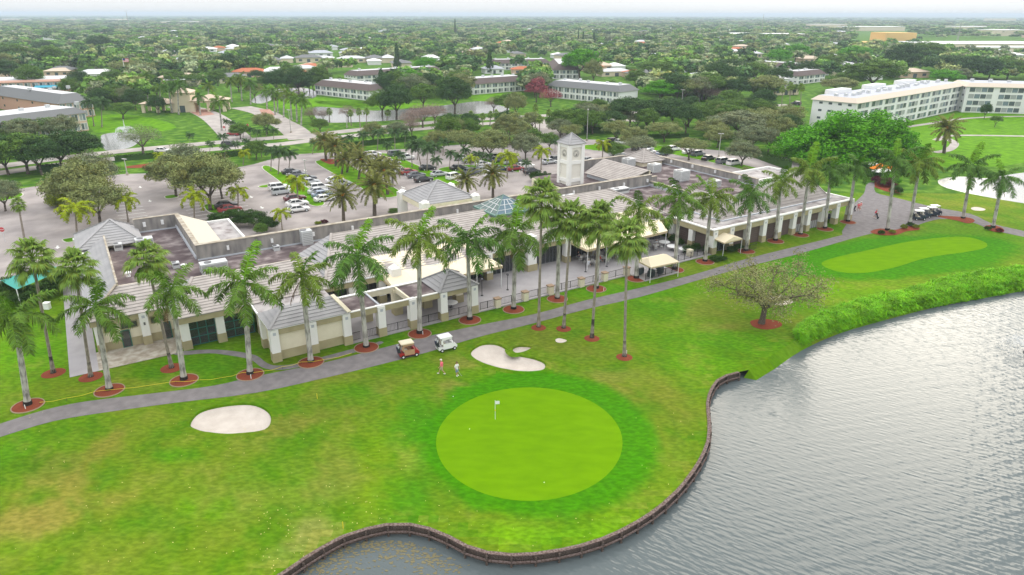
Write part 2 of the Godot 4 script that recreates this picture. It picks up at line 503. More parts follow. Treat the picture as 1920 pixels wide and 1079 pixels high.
func build_ground() -> void:
	for t in TURF:
		var p := G(t[0], t[1])
		turf.append([p.x, p.z, t[2] * metres(p), absf(G(t[0], t[1] - t[3]).z - G(t[0], t[1] + t[3]).z) / 2.0, Color(t[4], t[5], t[6]), t[7]])
	var fa := G(780, 845)
	var fb := G(1242, 845)
	var fc := G(1010, 698)
	var fd := G(1010, 972)
	fringes.append([Vector2((fa.x + fb.x) / 2, (fc.z + fd.z) / 2), (fb.x - fa.x) / 2, absf(fc.z - fd.z) / 2, 0.0])
	fa = G(1462, 507)
	fb = G(1890, 450)
	fringes.append([Vector2((fa.x + fb.x) / 2, (fa.z + fb.z) / 2), Vector2(fa.x - fb.x, fa.z - fb.z).length() / 2, 9.0, Vector2(fb.x - fa.x, fb.z - fa.z).angle()])
	var lake := lake_outline()
	var cuts := [lake]
	for b in BUNKERS: cuts.append(rounded(flat(b), 4))
	var xs := steps([-90.0, -60.0, 3.0, 70.0, 0.8, 130.0, 2.0, 200.0, 10.0])
	var zs := steps([40.0, -24.0, 8.0, -100.0, 0.8, -150.0, 1.6])
	var cols := []
	for z in zs:
		var row := PackedColorArray()
		for x in xs: row.append(turf_color(x, z))
		cols.append(row)
	var near := PackedByteArray()   # cells a cut's edge runs through
	var nx := xs.size() - 1
	var nz := zs.size() - 1
	near.resize(nx * nz)
	for c in cuts:
		for i in c.size():
			var a: Vector2 = c[i]
			var b: Vector2 = c[(i + 1) % c.size()]
			var k := int(a.distance_to(b) / 0.25) + 1
			for j in k + 1:
				var p := a.lerp(b, float(j) / k)
				var ix := xs.bsearch(p.x) - 1
				var zi := 0
				while zi < nz and zs[zi + 1] > p.y: zi += 1
				for ox in [-1, 0, 1]:
					for oz in [-1, 0, 1]:
						if ix + ox >= 0 and ix + ox < nx and zi + oz >= 0 and zi + oz < nz: near[(zi + oz) * nx + ix + ox] = 1
	var mb := MB.new()
	for i in nz:
		for j in nx:
			var x0 := xs[j]
			var x1 := xs[j + 1]
			var z0 := zs[i]
			var z1 := zs[i + 1]
			if near[i * nx + j]:
				var bits := [PackedVector2Array([Vector2(x0, z0), Vector2(x1, z0), Vector2(x1, z1), Vector2(x0, z1)])]
				for c in cuts:
					var next := []
					for q in bits: next.append_array(Geometry2D.clip_polygons(q, c))
					bits = next
				for q in bits:
					mb.col = cols[i][j]
					mb.extrude(q, 0.0, 0.0)
			else:
				var mid := Vector2((x0 + x1) / 2, (z0 + z1) / 2)
				var inside := false
				for c in cuts:
					if Geometry2D.is_point_in_polygon(mid, c): inside = true
				if inside: continue
				var q := [Vector3(x0, 0, z1), Vector3(x1, 0, z1), Vector3(x1, 0, z0), Vector3(x0, 0, z0)]
				var qc := [cols[i + 1][j], cols[i + 1][j + 1], cols[i][j + 1], cols[i][j]]
				for k in [0, 1, 2, 0, 2, 3]:
					mb.v.append(q[k]); mb.n.append(Vector3.UP); mb.c.append(qc[k])
	solid("lawn", mb, mat("lawn"))
	# the land all round, out to the horizon
	mb = MB.new()
	var far := 16000.0
	for r in [[-far, -far, far, -150.0], [-far, -150.0, -90.0, 40.0], [200.0, -150.0, far, 40.0], [-far, 40.0, far, 3000.0]]:
		mb.extrude(PackedVector2Array([Vector2(r[0], r[1]), Vector2(r[2], r[1]), Vector2(r[2], r[3]), Vector2(r[0], r[3])]), 0.0, 0.0)
	solid("ground", mb, mat("far_ground"))
	# lake
	mb = MB.new()
	for i in 12:
		for j in 8:
			var c0 := Vector3(-46.0 + i * 20.0, -0.9, -126.0 + j * 20.0)
			mb.quad(c0, c0 + Vector3(20, 0, 0), c0 + Vector3(20, 0, 20), c0 + Vector3(0, 0, 20))
	var wind := Vector2(cos(0.62), sin(0.62))
	for p in mb.v:
		var q := Vector2(p.x, p.z)
		mb.uv.append(Vector2(q.dot(wind) * 0.055, q.dot(wind.orthogonal()) * 0.16))
	solid("lake_water", mb, mat("water"))
	mb = MB.new()
	mb.extrude(Geometry2D.offset_polygon(lake, 1.4)[0], -2.6, -2.6)
	solid("lake_bed", mb, mat("old_wood"))
	# bank below the turf where there is no wall
	mb = MB.new()
	var sh := rounded(flat(SHORE, -0.45), 3, false)
	sh.insert(0, flat(LAKE)[LAKE.size() / 2 - 1])
	for p in [Vector2(100, -106), Vector2(150, -120)]: sh.append(p)
	var lip0 := (sh[1] - sh[0]).orthogonal().normalized() * 1.5
	if Geometry2D.is_point_in_polygon(sh[0] + lip0, lake) == false: lip0 = -lip0
	mb.col = turf_color(sh[0].x, sh[0].y)
	mb.tri(Vector3(sh[0].x, 0, sh[0].y), Vector3(sh[0].x + lip0.x, -1.3, sh[0].y + lip0.y), Vector3(sh[0].x - 0.8, -1.3, sh[0].y + 0.3))
	for i in sh.size() - 1:
		var a := sh[i]
		var b := sh[i + 1]
		var nrm := (b - a).orthogonal().normalized() * 1.5
		if Geometry2D.is_point_in_polygon(a + nrm, lake) == false: nrm = -nrm
		mb.col = turf_color(a.x, a.y)
		mb.quad(Vector3(a.x, 0, a.y), Vector3(b.x, 0, b.y), Vector3(b.x + nrm.x, -1.3, b.y + nrm.y), Vector3(a.x + nrm.x, -1.3, a.y + nrm.y))
	solid("lake_bank", mb, mat("lawn"))
	# bunkers: bowls of sand below the turf
	for k in BUNKERS.size():
		var o: PackedVector2Array = cuts[k + 1]
		var mid := Vector2.ZERO
		for p in o: mid += p / o.size()
		mb = MB.new()
		var turf_lip := MB.new()
		var span := 0.0
		for p in o: span = maxf(span, p.distance_to(mid))
		var prof := [[1.0, -0.12], [1.0 + 0.1 / span, 0.13], [1.0 + 0.35 / span, 0.15], [1.0 + 0.8 / span, 0.07], [1.0 + 1.3 / span, 0.004]]
		for i in prof.size() - 1:
			for j in o.size():
				var ring4 := []
				for q in [[j, i], [j + 1, i], [j + 1, i + 1], [j, i + 1]]:
					var at := o[q[0] % o.size()]
					var lift := 1.0 + 0.35 * fine_noise.get_noise_2d(at.x * 3.0, at.y * 3.0)
					at = mid + (at - mid) * prof[q[1]][0]
					ring4.append(Vector3(at.x, prof[q[1]][1] * (lift if prof[q[1]][1] > 0 else 1.0), at.y))
				turf_lip.col = turf_color(ring4[2].x, ring4[2].z)
				turf_lip.quad(ring4[0], ring4[1], ring4[2], ring4[3])
		solid("bunker_lip", turf_lip, mat("lawn"))
		var rings := [[1.0, -0.1], [0.97, -0.22], [0.9, -0.34], [0.6, -0.45], [0.3, -0.5], [0.0, -0.48]]
		for i in rings.size() - 1:
			for j in o.size():
				var a := o[j]
				var b := o[(j + 1) % o.size()]
				var f0: float = rings[i][0]
				var f1: float = rings[i + 1][0]
				var pa := mid + (a - mid) * f0
				var pb := mid + (b - mid) * f0
				var pc := mid + (b - mid) * f1
				var pd := mid + (a - mid) * f1
				mb.quad(Vector3(pa.x, rings[i][1], pa.y), Vector3(pb.x, rings[i][1], pb.y), Vector3(pc.x, rings[i + 1][1], pc.y), Vector3(pd.x, rings[i + 1][1], pd.y))
		solid("sand_bunker", mb, mat("sand"))
	# greens
	var o := PackedVector2Array()
	for k in 64:
		var a := TAU * k / 64
		var p := G(993 + cos(a) * 175, 831 + sin(a) * (104 if sin(a) < 0 else 109))
		o.append(Vector2(p.x, p.z))
	sheet("putting_green", o, 0.012, mat("green"))
	sheet("putting_green", rounded(flat([1541, 495, 1560, 484, 1620, 470, 1700, 453, 1760, 445, 1810, 443, 1845, 452, 1850, 462, 1820, 470, 1740, 482, 1680, 500, 1620, 511, 1570, 508])), 0.012, mat("green"))
	# cart path and the forecourt it comes from
	sheet("cart_path", rounded(flat([0, 797, 80, 772, 160, 755, 300, 738, 400, 725, 480, 707, 600, 683, 700, 658, 800, 632, 900, 610, 1000, 590, 1100, 563, 1200, 540, 1300, 515, 1400, 485, 1500, 460, 1580, 440]), 3, false) + rounded(flat([1640, 436, 1600, 446, 1500, 475, 1400, 500, 1300, 528, 1200, 557, 1100, 580, 1000, 607, 900, 632, 800, 662, 700, 688, 600, 712, 480, 738, 330, 757, 200, 775, 100, 792, 0, 822, -120, 860]), 3, false) + flat([-120, 838]), 0.02, mat("asphalt_path"))
	sheet("forecourt", rounded(flat([1580, 440, 1592, 412, 1598, 385, 1620, 362, 1625, 345, 1640, 342, 1642, 360, 1680, 370, 1750, 387, 1820, 400, 1860, 418, 1920, 432, 1990, 450, 1990, 459, 1920, 443, 1860, 430, 1820, 415, 1760, 410, 1700, 428, 1660, 432, 1640, 436]), 3), 0.03, mat("asphalt_path"))
	# paved terrace of the clubhouse and its service yard
	var mt := MB.new()
	mt.extrude(to_plan([8.2, -0.35, 53.2, -0.35, 53.2, -3.6, 60.2, -3.6, 60.2, -0.35, 71.2, -0.35, 71.2, 13.0, 8.2, 13.0]), 0.0, 0.1)
	solid("terrace", mt, mat("terrace"))
	sheet("service_yard", to_plan([-17.2, 8.2, -9.3, 8.2, -8.2, 13.4, -17.2, 13.4]), 0.05, mat("concrete"))
	sheet("side_drive", to_plan([-20.0, 8.2, -17.2, 8.2, -17.2, 40.0, -20.0, 40.0]), 0.04, mat("terrace"))
	sheet("garden_path", rounded(flat([330, 662, 390, 657, 440, 660, 480, 668, 500, 682, 520, 687, 560, 682, 640, 661, 700, 645, 712, 641, 715, 646, 645, 668, 560, 690, 518, 695, 490, 690, 470, 676, 430, 668, 390, 664, 335, 668]), 3), 0.016, mat("asphalt_path"))
	# car park
	sheet("car_park", rounded(flat([-60, 372, 60, 352, 150, 338, 230, 328, 300, 326, 440, 316, 500, 302, 560, 290, 660, 285, 760, 280, 860, 272, 960, 268, 1040, 262, 1120, 262, 1200, 270, 1330, 280, 1440, 290, 1500, 305, 1480, 340]), 2, false) + to_plan([102, 30, 84, 29.5, -19, 48, -24, 47, -40, 40, -60, 44]), 0.02, mat("asphalt_lot"))
	for isl in [
		[490, 317, 505, 313, 545, 335, 580, 355, 608, 380, 600, 388, 580, 386, 555, 368, 520, 340], [590, 304, 640, 303, 680, 325, 740, 353, 749, 364, 738, 371, 705, 370, 660, 345, 620, 325],
		[712, 291, 735, 291, 790, 314, 858, 341, 850, 349, 800, 336, 750, 312], [484, 351, 515, 346, 522, 350, 492, 354], [820, 318, 880, 310, 895, 318, 865, 333, 850, 336], [900, 300, 960, 296, 975, 320, 960, 322],
		[1230, 272, 1320, 292, 1430, 318, 1425, 325, 1330, 304, 1222, 281], [1080, 275, 1150, 270, 1190, 276, 1130, 284], [115, 452, 140, 448, 146, 453, 125, 458], [308, 370, 330, 367, 333, 372, 312, 375], [0, 372, 38, 364, 40, 371, 0, 380],
		[385, 385, 440, 390, 445, 402, 400, 402, 385, 396]]:
		var line := rounded(flat(isl), 4)
		mt = MB.new()
		mt.extrude(line, 0.0, 0.13)
		solid("island_kerb", mt, mat("kerb"))
		var inner := Geometry2D.offset_polygon(line, -0.22)
		if inner.size(): sheet("island_grass", inner[0], 0.14, mat("fairway", 0.125, 0.29, 0.004, 0.95))
	# boulevard: two carriageways and entry drives
	road("boulevard", [-200, 353, -60, 335, 100, 312, 200, 301, 290, 292, 400, 281, 520, 272, 600, 262, 700, 251, 800, 241, 900, 233, 1000, 227, 1100, 224, 1200, 226], 6.0)
	road("boulevard", [-200, 340, -60, 322, 100, 300, 200, 288, 290, 279, 400, 269, 520, 259, 600, 252, 700, 241, 800, 231, 900, 224, 1000, 218, 1100, 214, 1250, 208, 1400, 200, 1480, 196], 6.5)
	road("entry_drive", [450, 268, 425, 243, 400, 222, 370, 208, 330, 200], 9.0)
	road("entry_drive", [568, 262, 545, 242, 520, 228, 492, 212, 450, 202], 9.0)
	road("lot_entrance", [1010, 226, 1030, 245, 1045, 264], 9.0)
	sheet("brick_drive", flat([345, 207, 385, 206, 402, 216, 372, 219]), 0.05, mat("brick_drive"))
	sheet("brick_drive", flat([485, 206, 505, 206, 516, 217, 492, 220]), 0.05, mat("brick_drive"))
	# ponds beyond the road
	for pd in [[[188, 258, 200, 252, 225, 250, 255, 253, 262, 262, 250, 275, 225, 282, 195, 282]], [[590, 202, 640, 204, 700, 208, 760, 205, 840, 197, 900, 190, 930, 196, 955, 205, 930, 212, 880, 214, 820, 218, 740, 226, 660, 230, 610, 230, 590, 220]], [[1762, 336, 1800, 330, 1850, 333, 1900, 325, 1990, 318, 2060, 350, 1990, 390, 1920, 380, 1860, 370, 1800, 358, 1765, 347]], [[500, 172, 560, 165, 590, 172, 585, 185, 520, 186, 490, 195, 470, 190]]]:
		sheet("pond_water", rounded(flat(pd[0]), 4), 0.03, mat("pond_water"))
	# fairway beyond the far pond and the paths on it
	sheet("fairway", rounded(flat([1690, 232, 1800, 210, 1920, 205, 2200, 215, 2200, 300, 1960, 300, 1880, 310, 1790, 312, 1760, 308, 1740, 290, 1700, 280, 1690, 255])), 0.012, mat("fairway", 0.125, 0.29, 0.004, 0.95))
	grain(mat("fairway"), noise_tex(0.02, Color(0.75, 0.8, 0.7), Color(1, 1, 1), 61, 512), Vector3.ONE * 0.03)
	road("fairway_path", [1700, 237, 1760, 228, 1800, 222, 1860, 218, 1960, 216], 2.4)
	road("fairway_path", [1755, 262, 1790, 253, 1920, 254, 2050, 256], 2.4)
	road("fairway_path", [1752, 285, 1778, 280, 1790, 268, 1775, 258], 2.4)
	for lawn in [[[500, 195, 560, 182, 620, 185, 690, 192, 690, 200, 620, 202, 590, 200, 540, 205]], [[165, 225, 210, 216, 280, 222, 330, 240, 260, 252, 200, 250, 175, 248]], [[880, 180, 960, 172, 985, 178, 960, 186, 900, 190]], [[600, 190, 830, 196, 800, 203, 640, 200]], [[1240, 190, 1310, 186, 1330, 192, 1260, 198]]]:
		sheet("grass_verge", rounded(flat(lawn[0])), 0.01, mat("fairway"))
	build_seawall()
	build_small_ground()

func to_plan(a: Array) -> PackedVector2Array:
	var out := PackedVector2Array()
	for i in range(0, a.size(), 2):
		var p := W(a[i], a[i + 1])
		out.append(Vector2(p.x, p.z))
	return out

func road(called: String, px: Array, wide: float, key := "road", y := 0.03) -> void:
	var line := rounded(flat(px), 5, false)
	var mb := MB.new()
	for i in line.size() - 1:
		var a := line[i]
		var b := line[i + 1]
		var na := ((line[i + 1] - line[maxi(i - 1, 0)]).orthogonal().normalized()) * wide / 2.0
		var nb := ((line[mini(i + 2, line.size() - 1)] - a).orthogonal().normalized()) * wide / 2.0
		mb.quad(Vector3(a.x - na.x, y, a.y - na.y), Vector3(b.x - nb.x, y, b.y - nb.y), Vector3(b.x + nb.x, y, b.y + nb.y), Vector3(a.x + na.x, y, a.y + na.y))
	taken[called + "_y"] = taken.get(called + "_y", 0) + 1
	var o := solid(called, mb, mat(key))
	o.position.y = 0.004 * (taken[called + "_y"] + called.length() % 5)

func build_seawall() -> void:
	var line := rounded(flat(LAKE), 4, false)
	var wall := thing("timber_seawall", "weathered timber seawall with posts edging the lake beside the putting green", "seawall")
	# even steps along the shore
	var pts := [Vector2(-27, -26), line[0]]
	var left := 0.0
	for i in line.size() - 1:
		var d := line[i].distance_to(line[i + 1])
		var s := 1.75 - left
		while s <= d:
			pts.append(line[i].lerp(line[i + 1], s / d))
			s += 1.75
		left = d - (s - 1.75)
	for i in pts.size() - 1:
		var a: Vector2 = pts[i]
		var b: Vector2 = pts[i + 1]
		var t := (b - a).normalized()
		var nrm := Vector2(-t.y, t.x)      # away from the turf
		if nrm.dot(Vector2(30, 10) - a) < 0 and i < 6: nrm = nrm
		var out := -nrm if Geometry2D.is_point_in_polygon((a + b) / 2 + nrm * 0.6, lake_outline()) == false else nrm
		var o3 := Vector3(out.x, 0, out.y)
		var a3 := Vector3(a.x, 0, a.y)
		var b3 := Vector3(b.x, 0, b.y)
		var j := rng.randf_range(-0.02, 0.02)
		var mb := MB.new()
		mb.beam(a3 + o3 * 0.12 + Vector3.UP * (0.07 + j), b3 + o3 * 0.12 + Vector3.UP * (0.07 + j), 0.3, 0.08)
		part(wall, "cap_board", mb, mat("cap_wood"))
		mb = MB.new()
		mb.beam(a3 + o3 * 0.05 + Vector3.DOWN * 0.7, b3 + o3 * 0.05 + Vector3.DOWN * 0.7, 0.08, 1.4)
		part(wall, "sheet_board", mb, mat("old_wood"))
		mb = MB.new()
		mb.beam(a3 + o3 * 0.36 + Vector3.DOWN * 0.42, b3 + o3 * 0.36 + Vector3.DOWN * 0.42, 0.1, 0.12)
		part(wall, "rail", mb, mat("cap_wood"))
		mb = MB.new()
		mb.tube([b3 + o3 * 0.3 + Vector3.DOWN * 2.4, b3 + o3 * 0.3 + Vector3.UP * (-0.02 + j)], [0.11, 0.1], 8)
		part(wall, "post", mb, mat("old_wood"))

func build_small_ground() -> void:
	# pale fallen leaves over the turf
	var leaf := MB.new()
	leaf.quad(Vector3(-0.5, 0.3, -0.3), Vector3(0.1, 0.6, -0.4), Vector3(0.5, 0.2, 0.3), Vector3(-0.1, 0.1, 0.4))
	var mm := MultiMesh.new()
	mm.transform_format = MultiMesh.TRANSFORM_3D
	mm.mesh = leaf.mesh(mat("dry_leaf", 0.62, 0.52, 0.22, 0.9))
	var spots := []
	for k in 900:
		var p := G(rng.randf_range(0, 1330), rng.randf_range(770, 1060))
		if rng.randf() < 0.25: p = G(rng.randf_range(480, 720), rng.randf_range(930, 1079))
		if Geometry2D.is_point_in_polygon(Vector2(p.x, p.z), lake_outline()): continue
		if Vector2((p.x - 1.7) / 9.6, (p.z + 54.5) / 10.0).length() < 1.0: continue
		if rng.randf() < 0.55: continue
		spots.append(p)
	mm.instance_count = spots.size()
	for k in spots.size():
		var s := rng.randf_range(0.04, 0.1)
		mm.set_instance_transform(k, Transform3D(Basis(Vector3.UP, rng.randf() * TAU).scaled(Vector3(s, s * 0.5, s)), spots[k] + Vector3(0, 0.01, 0)))
	var mi := MultiMeshInstance3D.new()
	mi.name = "fallen_leaves"
	mi.multimesh = mm
	tag(mi, "pale dry leaves scattered over the turf by the lake", "leaves", "", "stuff")
	add_child(mi)
	# floating weed in the corner of the lake
	var weed := MB.new()
	for k in 600:
		var t := rng.randf()
		var q := G(lerpf(570, 860, t) + rng.randf_range(-25, 25), 1079 - sin(t * 3.0) * 55 + rng.randf() * rng.randf() * 60 - 8, -0.9)
		if not Geometry2D.is_point_in_polygon(Vector2(q.x, q.z), lake_outline()): continue
		var s := rng.randf_range(0.03, 0.14)
		var pts := PackedVector2Array()
		for j in 7:
			var a := TAU * j / 7
			var r := s * rng.randf_range(0.35, 1.1)
			pts.append(Vector2(q.x + cos(a) * r * 1.5, q.z + sin(a) * r))
		if Geometry2D.triangulate_polygon(pts).size(): weed.extrude(pts, -0.9, -0.885 + rng.randf() * 0.01)
	var wo := part(self, "floating_weed", weed, mat("weed", 0.17, 0.15, 0.085, 0.9))
	wo.name = "floating_weed"
	tag(wo, "brown weed floating on the shallow water by the seawall", "weed", "", "stuff")
	# parking arrows and bay lines
	var arrow := MB.new()
	for a in [[283, 447], [268, 432], [262, 352], [280, 378], [294, 409], [107, 465], [571, 320], [575, 340], [755, 352], [530, 330], [490, 390], [470, 370]]:
		var p := G(a[0], a[1], 0.036)
		var x := Vector3(sin(TURN), 0, cos(TURN)) * 0.9
		var z := Vector3(cos(TURN), 0, -sin(TURN)) * 0.35
		arrow.quad(p - x - z * 0.4, p - x + z * 0.4, p + x * 0.2 + z * 0.4, p + x * 0.2 - z * 0.4)
		arrow.tri(p + x * 0.2 - z * 1.3, p + x * 1.2, p + x * 0.2 + z * 1.3)
	solid("lane_arrows", arrow, mat("marking", 0.7, 0.7, 0.68, 0.8))
	var lines := MB.new()
	for r in [[26, 64, 14], [26, 70, 12], [2, 62, 16], [-10, 62, 14], [8.5, 62, 12], [40, 72, 14], [52, 72, 14]]:
		for k in r[2]:
			var a := W(r[0], r[1] + k * 2.7, 0.032)
			var b := W(r[0] + 5.0, r[1] + k * 2.7, 0.032)
			var w := (W(0, 0.09) - W(0, 0))
			lines.quad(a - w, b - w, b + w, a + w)
	solid("bay_lines", lines, mat("marking"))
	# red mulch beds
	sheet("mulch_bed", rounded(flat([1632, 434, 1650, 428, 1680, 430, 1700, 424, 1720, 424, 1724, 430, 1700, 433, 1680, 440, 1650, 440])), 0.04, mat("mulch"))
	sheet("mulch_bed", rounded(flat([1755, 404, 1790, 405, 1820, 408, 1828, 414, 1815, 418, 1795, 413, 1770, 408])), 0.05, mat("mulch"))
	sheet("mulch_bed", rounded(flat([1846, 424, 1862, 421, 1880, 427, 1882, 434, 1862, 433])), 0.05, mat("mulch"))
	sheet("mulch_bed", rounded(flat([1408, 602, 1432, 598, 1460, 602, 1466, 611, 1440, 618, 1414, 613])), 0.03, mat("mulch"))
	sheet("mulch_bed", rounded(flat([600, 300, 640, 302, 620, 310])), 0.15, mat("mulch"))
	sheet("mulch_bed", flat([300, 305, 262, 310, 232, 314, 235, 317, 275, 316, 300, 311]), 0.03, mat("mulch"))
	sheet("mulch_bed", flat([1640, 340, 1660, 342, 1685, 352, 1688, 362, 1660, 358, 1640, 350]), 0.05, mat("mulch"))
	sheet("sandy_patch", rounded(flat([1821, 389, 1832, 387, 1848, 391, 1842, 394, 1826, 393])), 0.02, mat("sand"))
	sheet("sandy_patch", rounded(flat([1042, 637, 1050, 635, 1063, 639, 1055, 643, 1044, 642])), 0.02, mat("sand"))

# ---------- clubhouse ----------
func tiled(parent: Node3D, pts: Array, key := "tile", called := "tile_roof", course := 0.62) -> MeshInstance3D:
	# a roof plane of overlapping tile courses
	var nrm := Vector3.ZERO
	for i in pts.size() - 2: nrm += (pts[i + 1] - pts[0]).cross(pts[i + 2] - pts[0])
	nrm = nrm.normalized()
	if nrm.y < 0: nrm = -nrm
	var s := (Vector3.UP - nrm * nrm.y).normalized()
	var e := s.cross(nrm)
	var o: Vector3 = pts[0]
	var poly := PackedVector2Array()
	for p in pts: poly.append(Vector2((p - o).dot(e), (p - o).dot(s)))
	var lo := 1e9
	var hi := -1e9
	for q in poly:
		lo = minf(lo, q.y)
		hi = maxf(hi, q.y)
	var mb := MB.new()
	var y := lo
	while y < hi - 0.02:
		var y1 := minf(y + course, hi)
		for piece in Geometry2D.intersect_polygons(poly, PackedVector2Array([Vector2(-500, y), Vector2(500, y), Vector2(500, y1), Vector2(-500, y1)])):
			var up := []
			for q in piece: up.append(o + e * q.x + s * q.y + nrm * lerpf(0.075, 0.015, clampf((q.y - y) / course, 0, 1)))
			var ids := Geometry2D.triangulate_polygon(piece)
			for i in range(0, ids.size(), 3):
				var a: Vector3 = up[ids[i]]
				var b: Vector3 = up[ids[i + 1]]
				var d: Vector3 = up[ids[i + 2]]
				if (d - a).cross(b - a).dot(nrm) < 0: mb.tri(a, d, b)
				else: mb.tri(a, b, d)
			for i in piece.size():
				var j := (i + 1) % piece.size()
				if absf(piece[i].y - y) < 0.01 and absf(piece[j].y - y) < 0.01:
					mb.quad(up[i], up[j], up[j] - nrm * 0.14, up[i] - nrm * 0.14)
		y = y1
	return part(parent, called, mb, mat(key))
func capped(parent: Node3D, a: Vector3, b: Vector3, key := "tile", wide := 0.34) -> void:
	var mb := MB.new()
	mb.beam(a + Vector3.UP * 0.1, b + Vector3.UP * 0.1, wide, 0.14)
	part(parent, "ridge_cap", mb, mat(key))
func slab(parent: Node3D, called: String, u0: float, v0: float, h0: float, u1: float, v1: float, h1: float, key: String) -> MeshInstance3D:
	var mb := MB.new()
	mb.box(P(u0, v0, h0), P(u1, v1, h1))
	return part(parent, called, mb, mat(key))
func pillar(parent: Node3D, u: float, v: float, top: float, wide := 0.95, key := "white_paint") -> void:
	var o := slab(parent, "pillar", u - wide / 2, v - wide / 2, 1.15, u + wide / 2, v + wide / 2, top, key)
	slab(o, "plinth", u - wide / 2 - 0.04, v - wide / 2 - 0.04, 0.0, u + wide / 2 + 0.04, v + wide / 2 + 0.04, 1.15, "tan")
	slab(o, "ornament", u - 0.17, v - wide / 2 - 0.02, top - 0.62, u + 0.17, v - wide / 2, top - 0.28, "flashing")
func wall_u(parent: Node3D, u0: float, u1: float, v: float, top: float, thick := 0.3) -> void:   # along u, front at v
	slab(parent, "wall", u0, v, 1.1, u1, v + thick, top, "cream")
	slab(parent, "wall_base", u0, v - 0.04, 0.0, u1, v + thick, 1.1, "tan")
func wall_v(parent: Node3D, v0: float, v1: float, u: float, top: float, thick := 0.3) -> void:
	slab(parent, "wall", u, v0, 1.1, u + thick, v1, top, "cream")
	slab(parent, "wall_base", u - 0.04, v0, 0.0, u + thick, v1, 1.1, "tan")
func glazed(parent: Node3D, u0: float, u1: float, v: float, h0: float, h1: float, nc: int, nr: int, frame := "green_frame", glass := "dark_glass", called := "window") -> void:
	var mb := MB.new()
	var f := 0.05
	for i in nc + 1:
		var u := lerpf(u0, u1, float(i) / nc)
		mb.box(P(u - f, v - 0.09, h0), P(u + f, v, h1))
	for i in nr + 1:
		var h := lerpf(h0, h1, float(i) / nr)
		for k in nc: mb.box(P(lerpf(u0, u1, float(k) / nc) + f, v - 0.085, h - f), P(lerpf(u0, u1, float(k + 1) / nc) - f, v, h + f))
	var o := part(parent, called, mb, mat(frame))
	for i in nc:
		for j in nr:
			slab(o, "pane", lerpf(u0, u1, float(i) / nc) + f, v - 0.04, lerpf(h0, h1, float(j) / nr) + f, lerpf(u0, u1, float(i + 1) / nc) - f, v - 0.02, lerpf(h0, h1, float(j + 1) / nr) - f, glass)
func hip(parent: Node3D, u0: float, v0: float, u1: float, v1: float, h: float, apex: Vector3, key := "tile") -> void:
	var q := [P(u0, v0, h), P(u1, v0, h), P(u1, v1, h), P(u0, v1, h)]
	for i in 4: tiled(parent, [q[i], q[(i + 1) % 4], apex], key)
	for i in 4: capped(parent, q[i], apex, key)

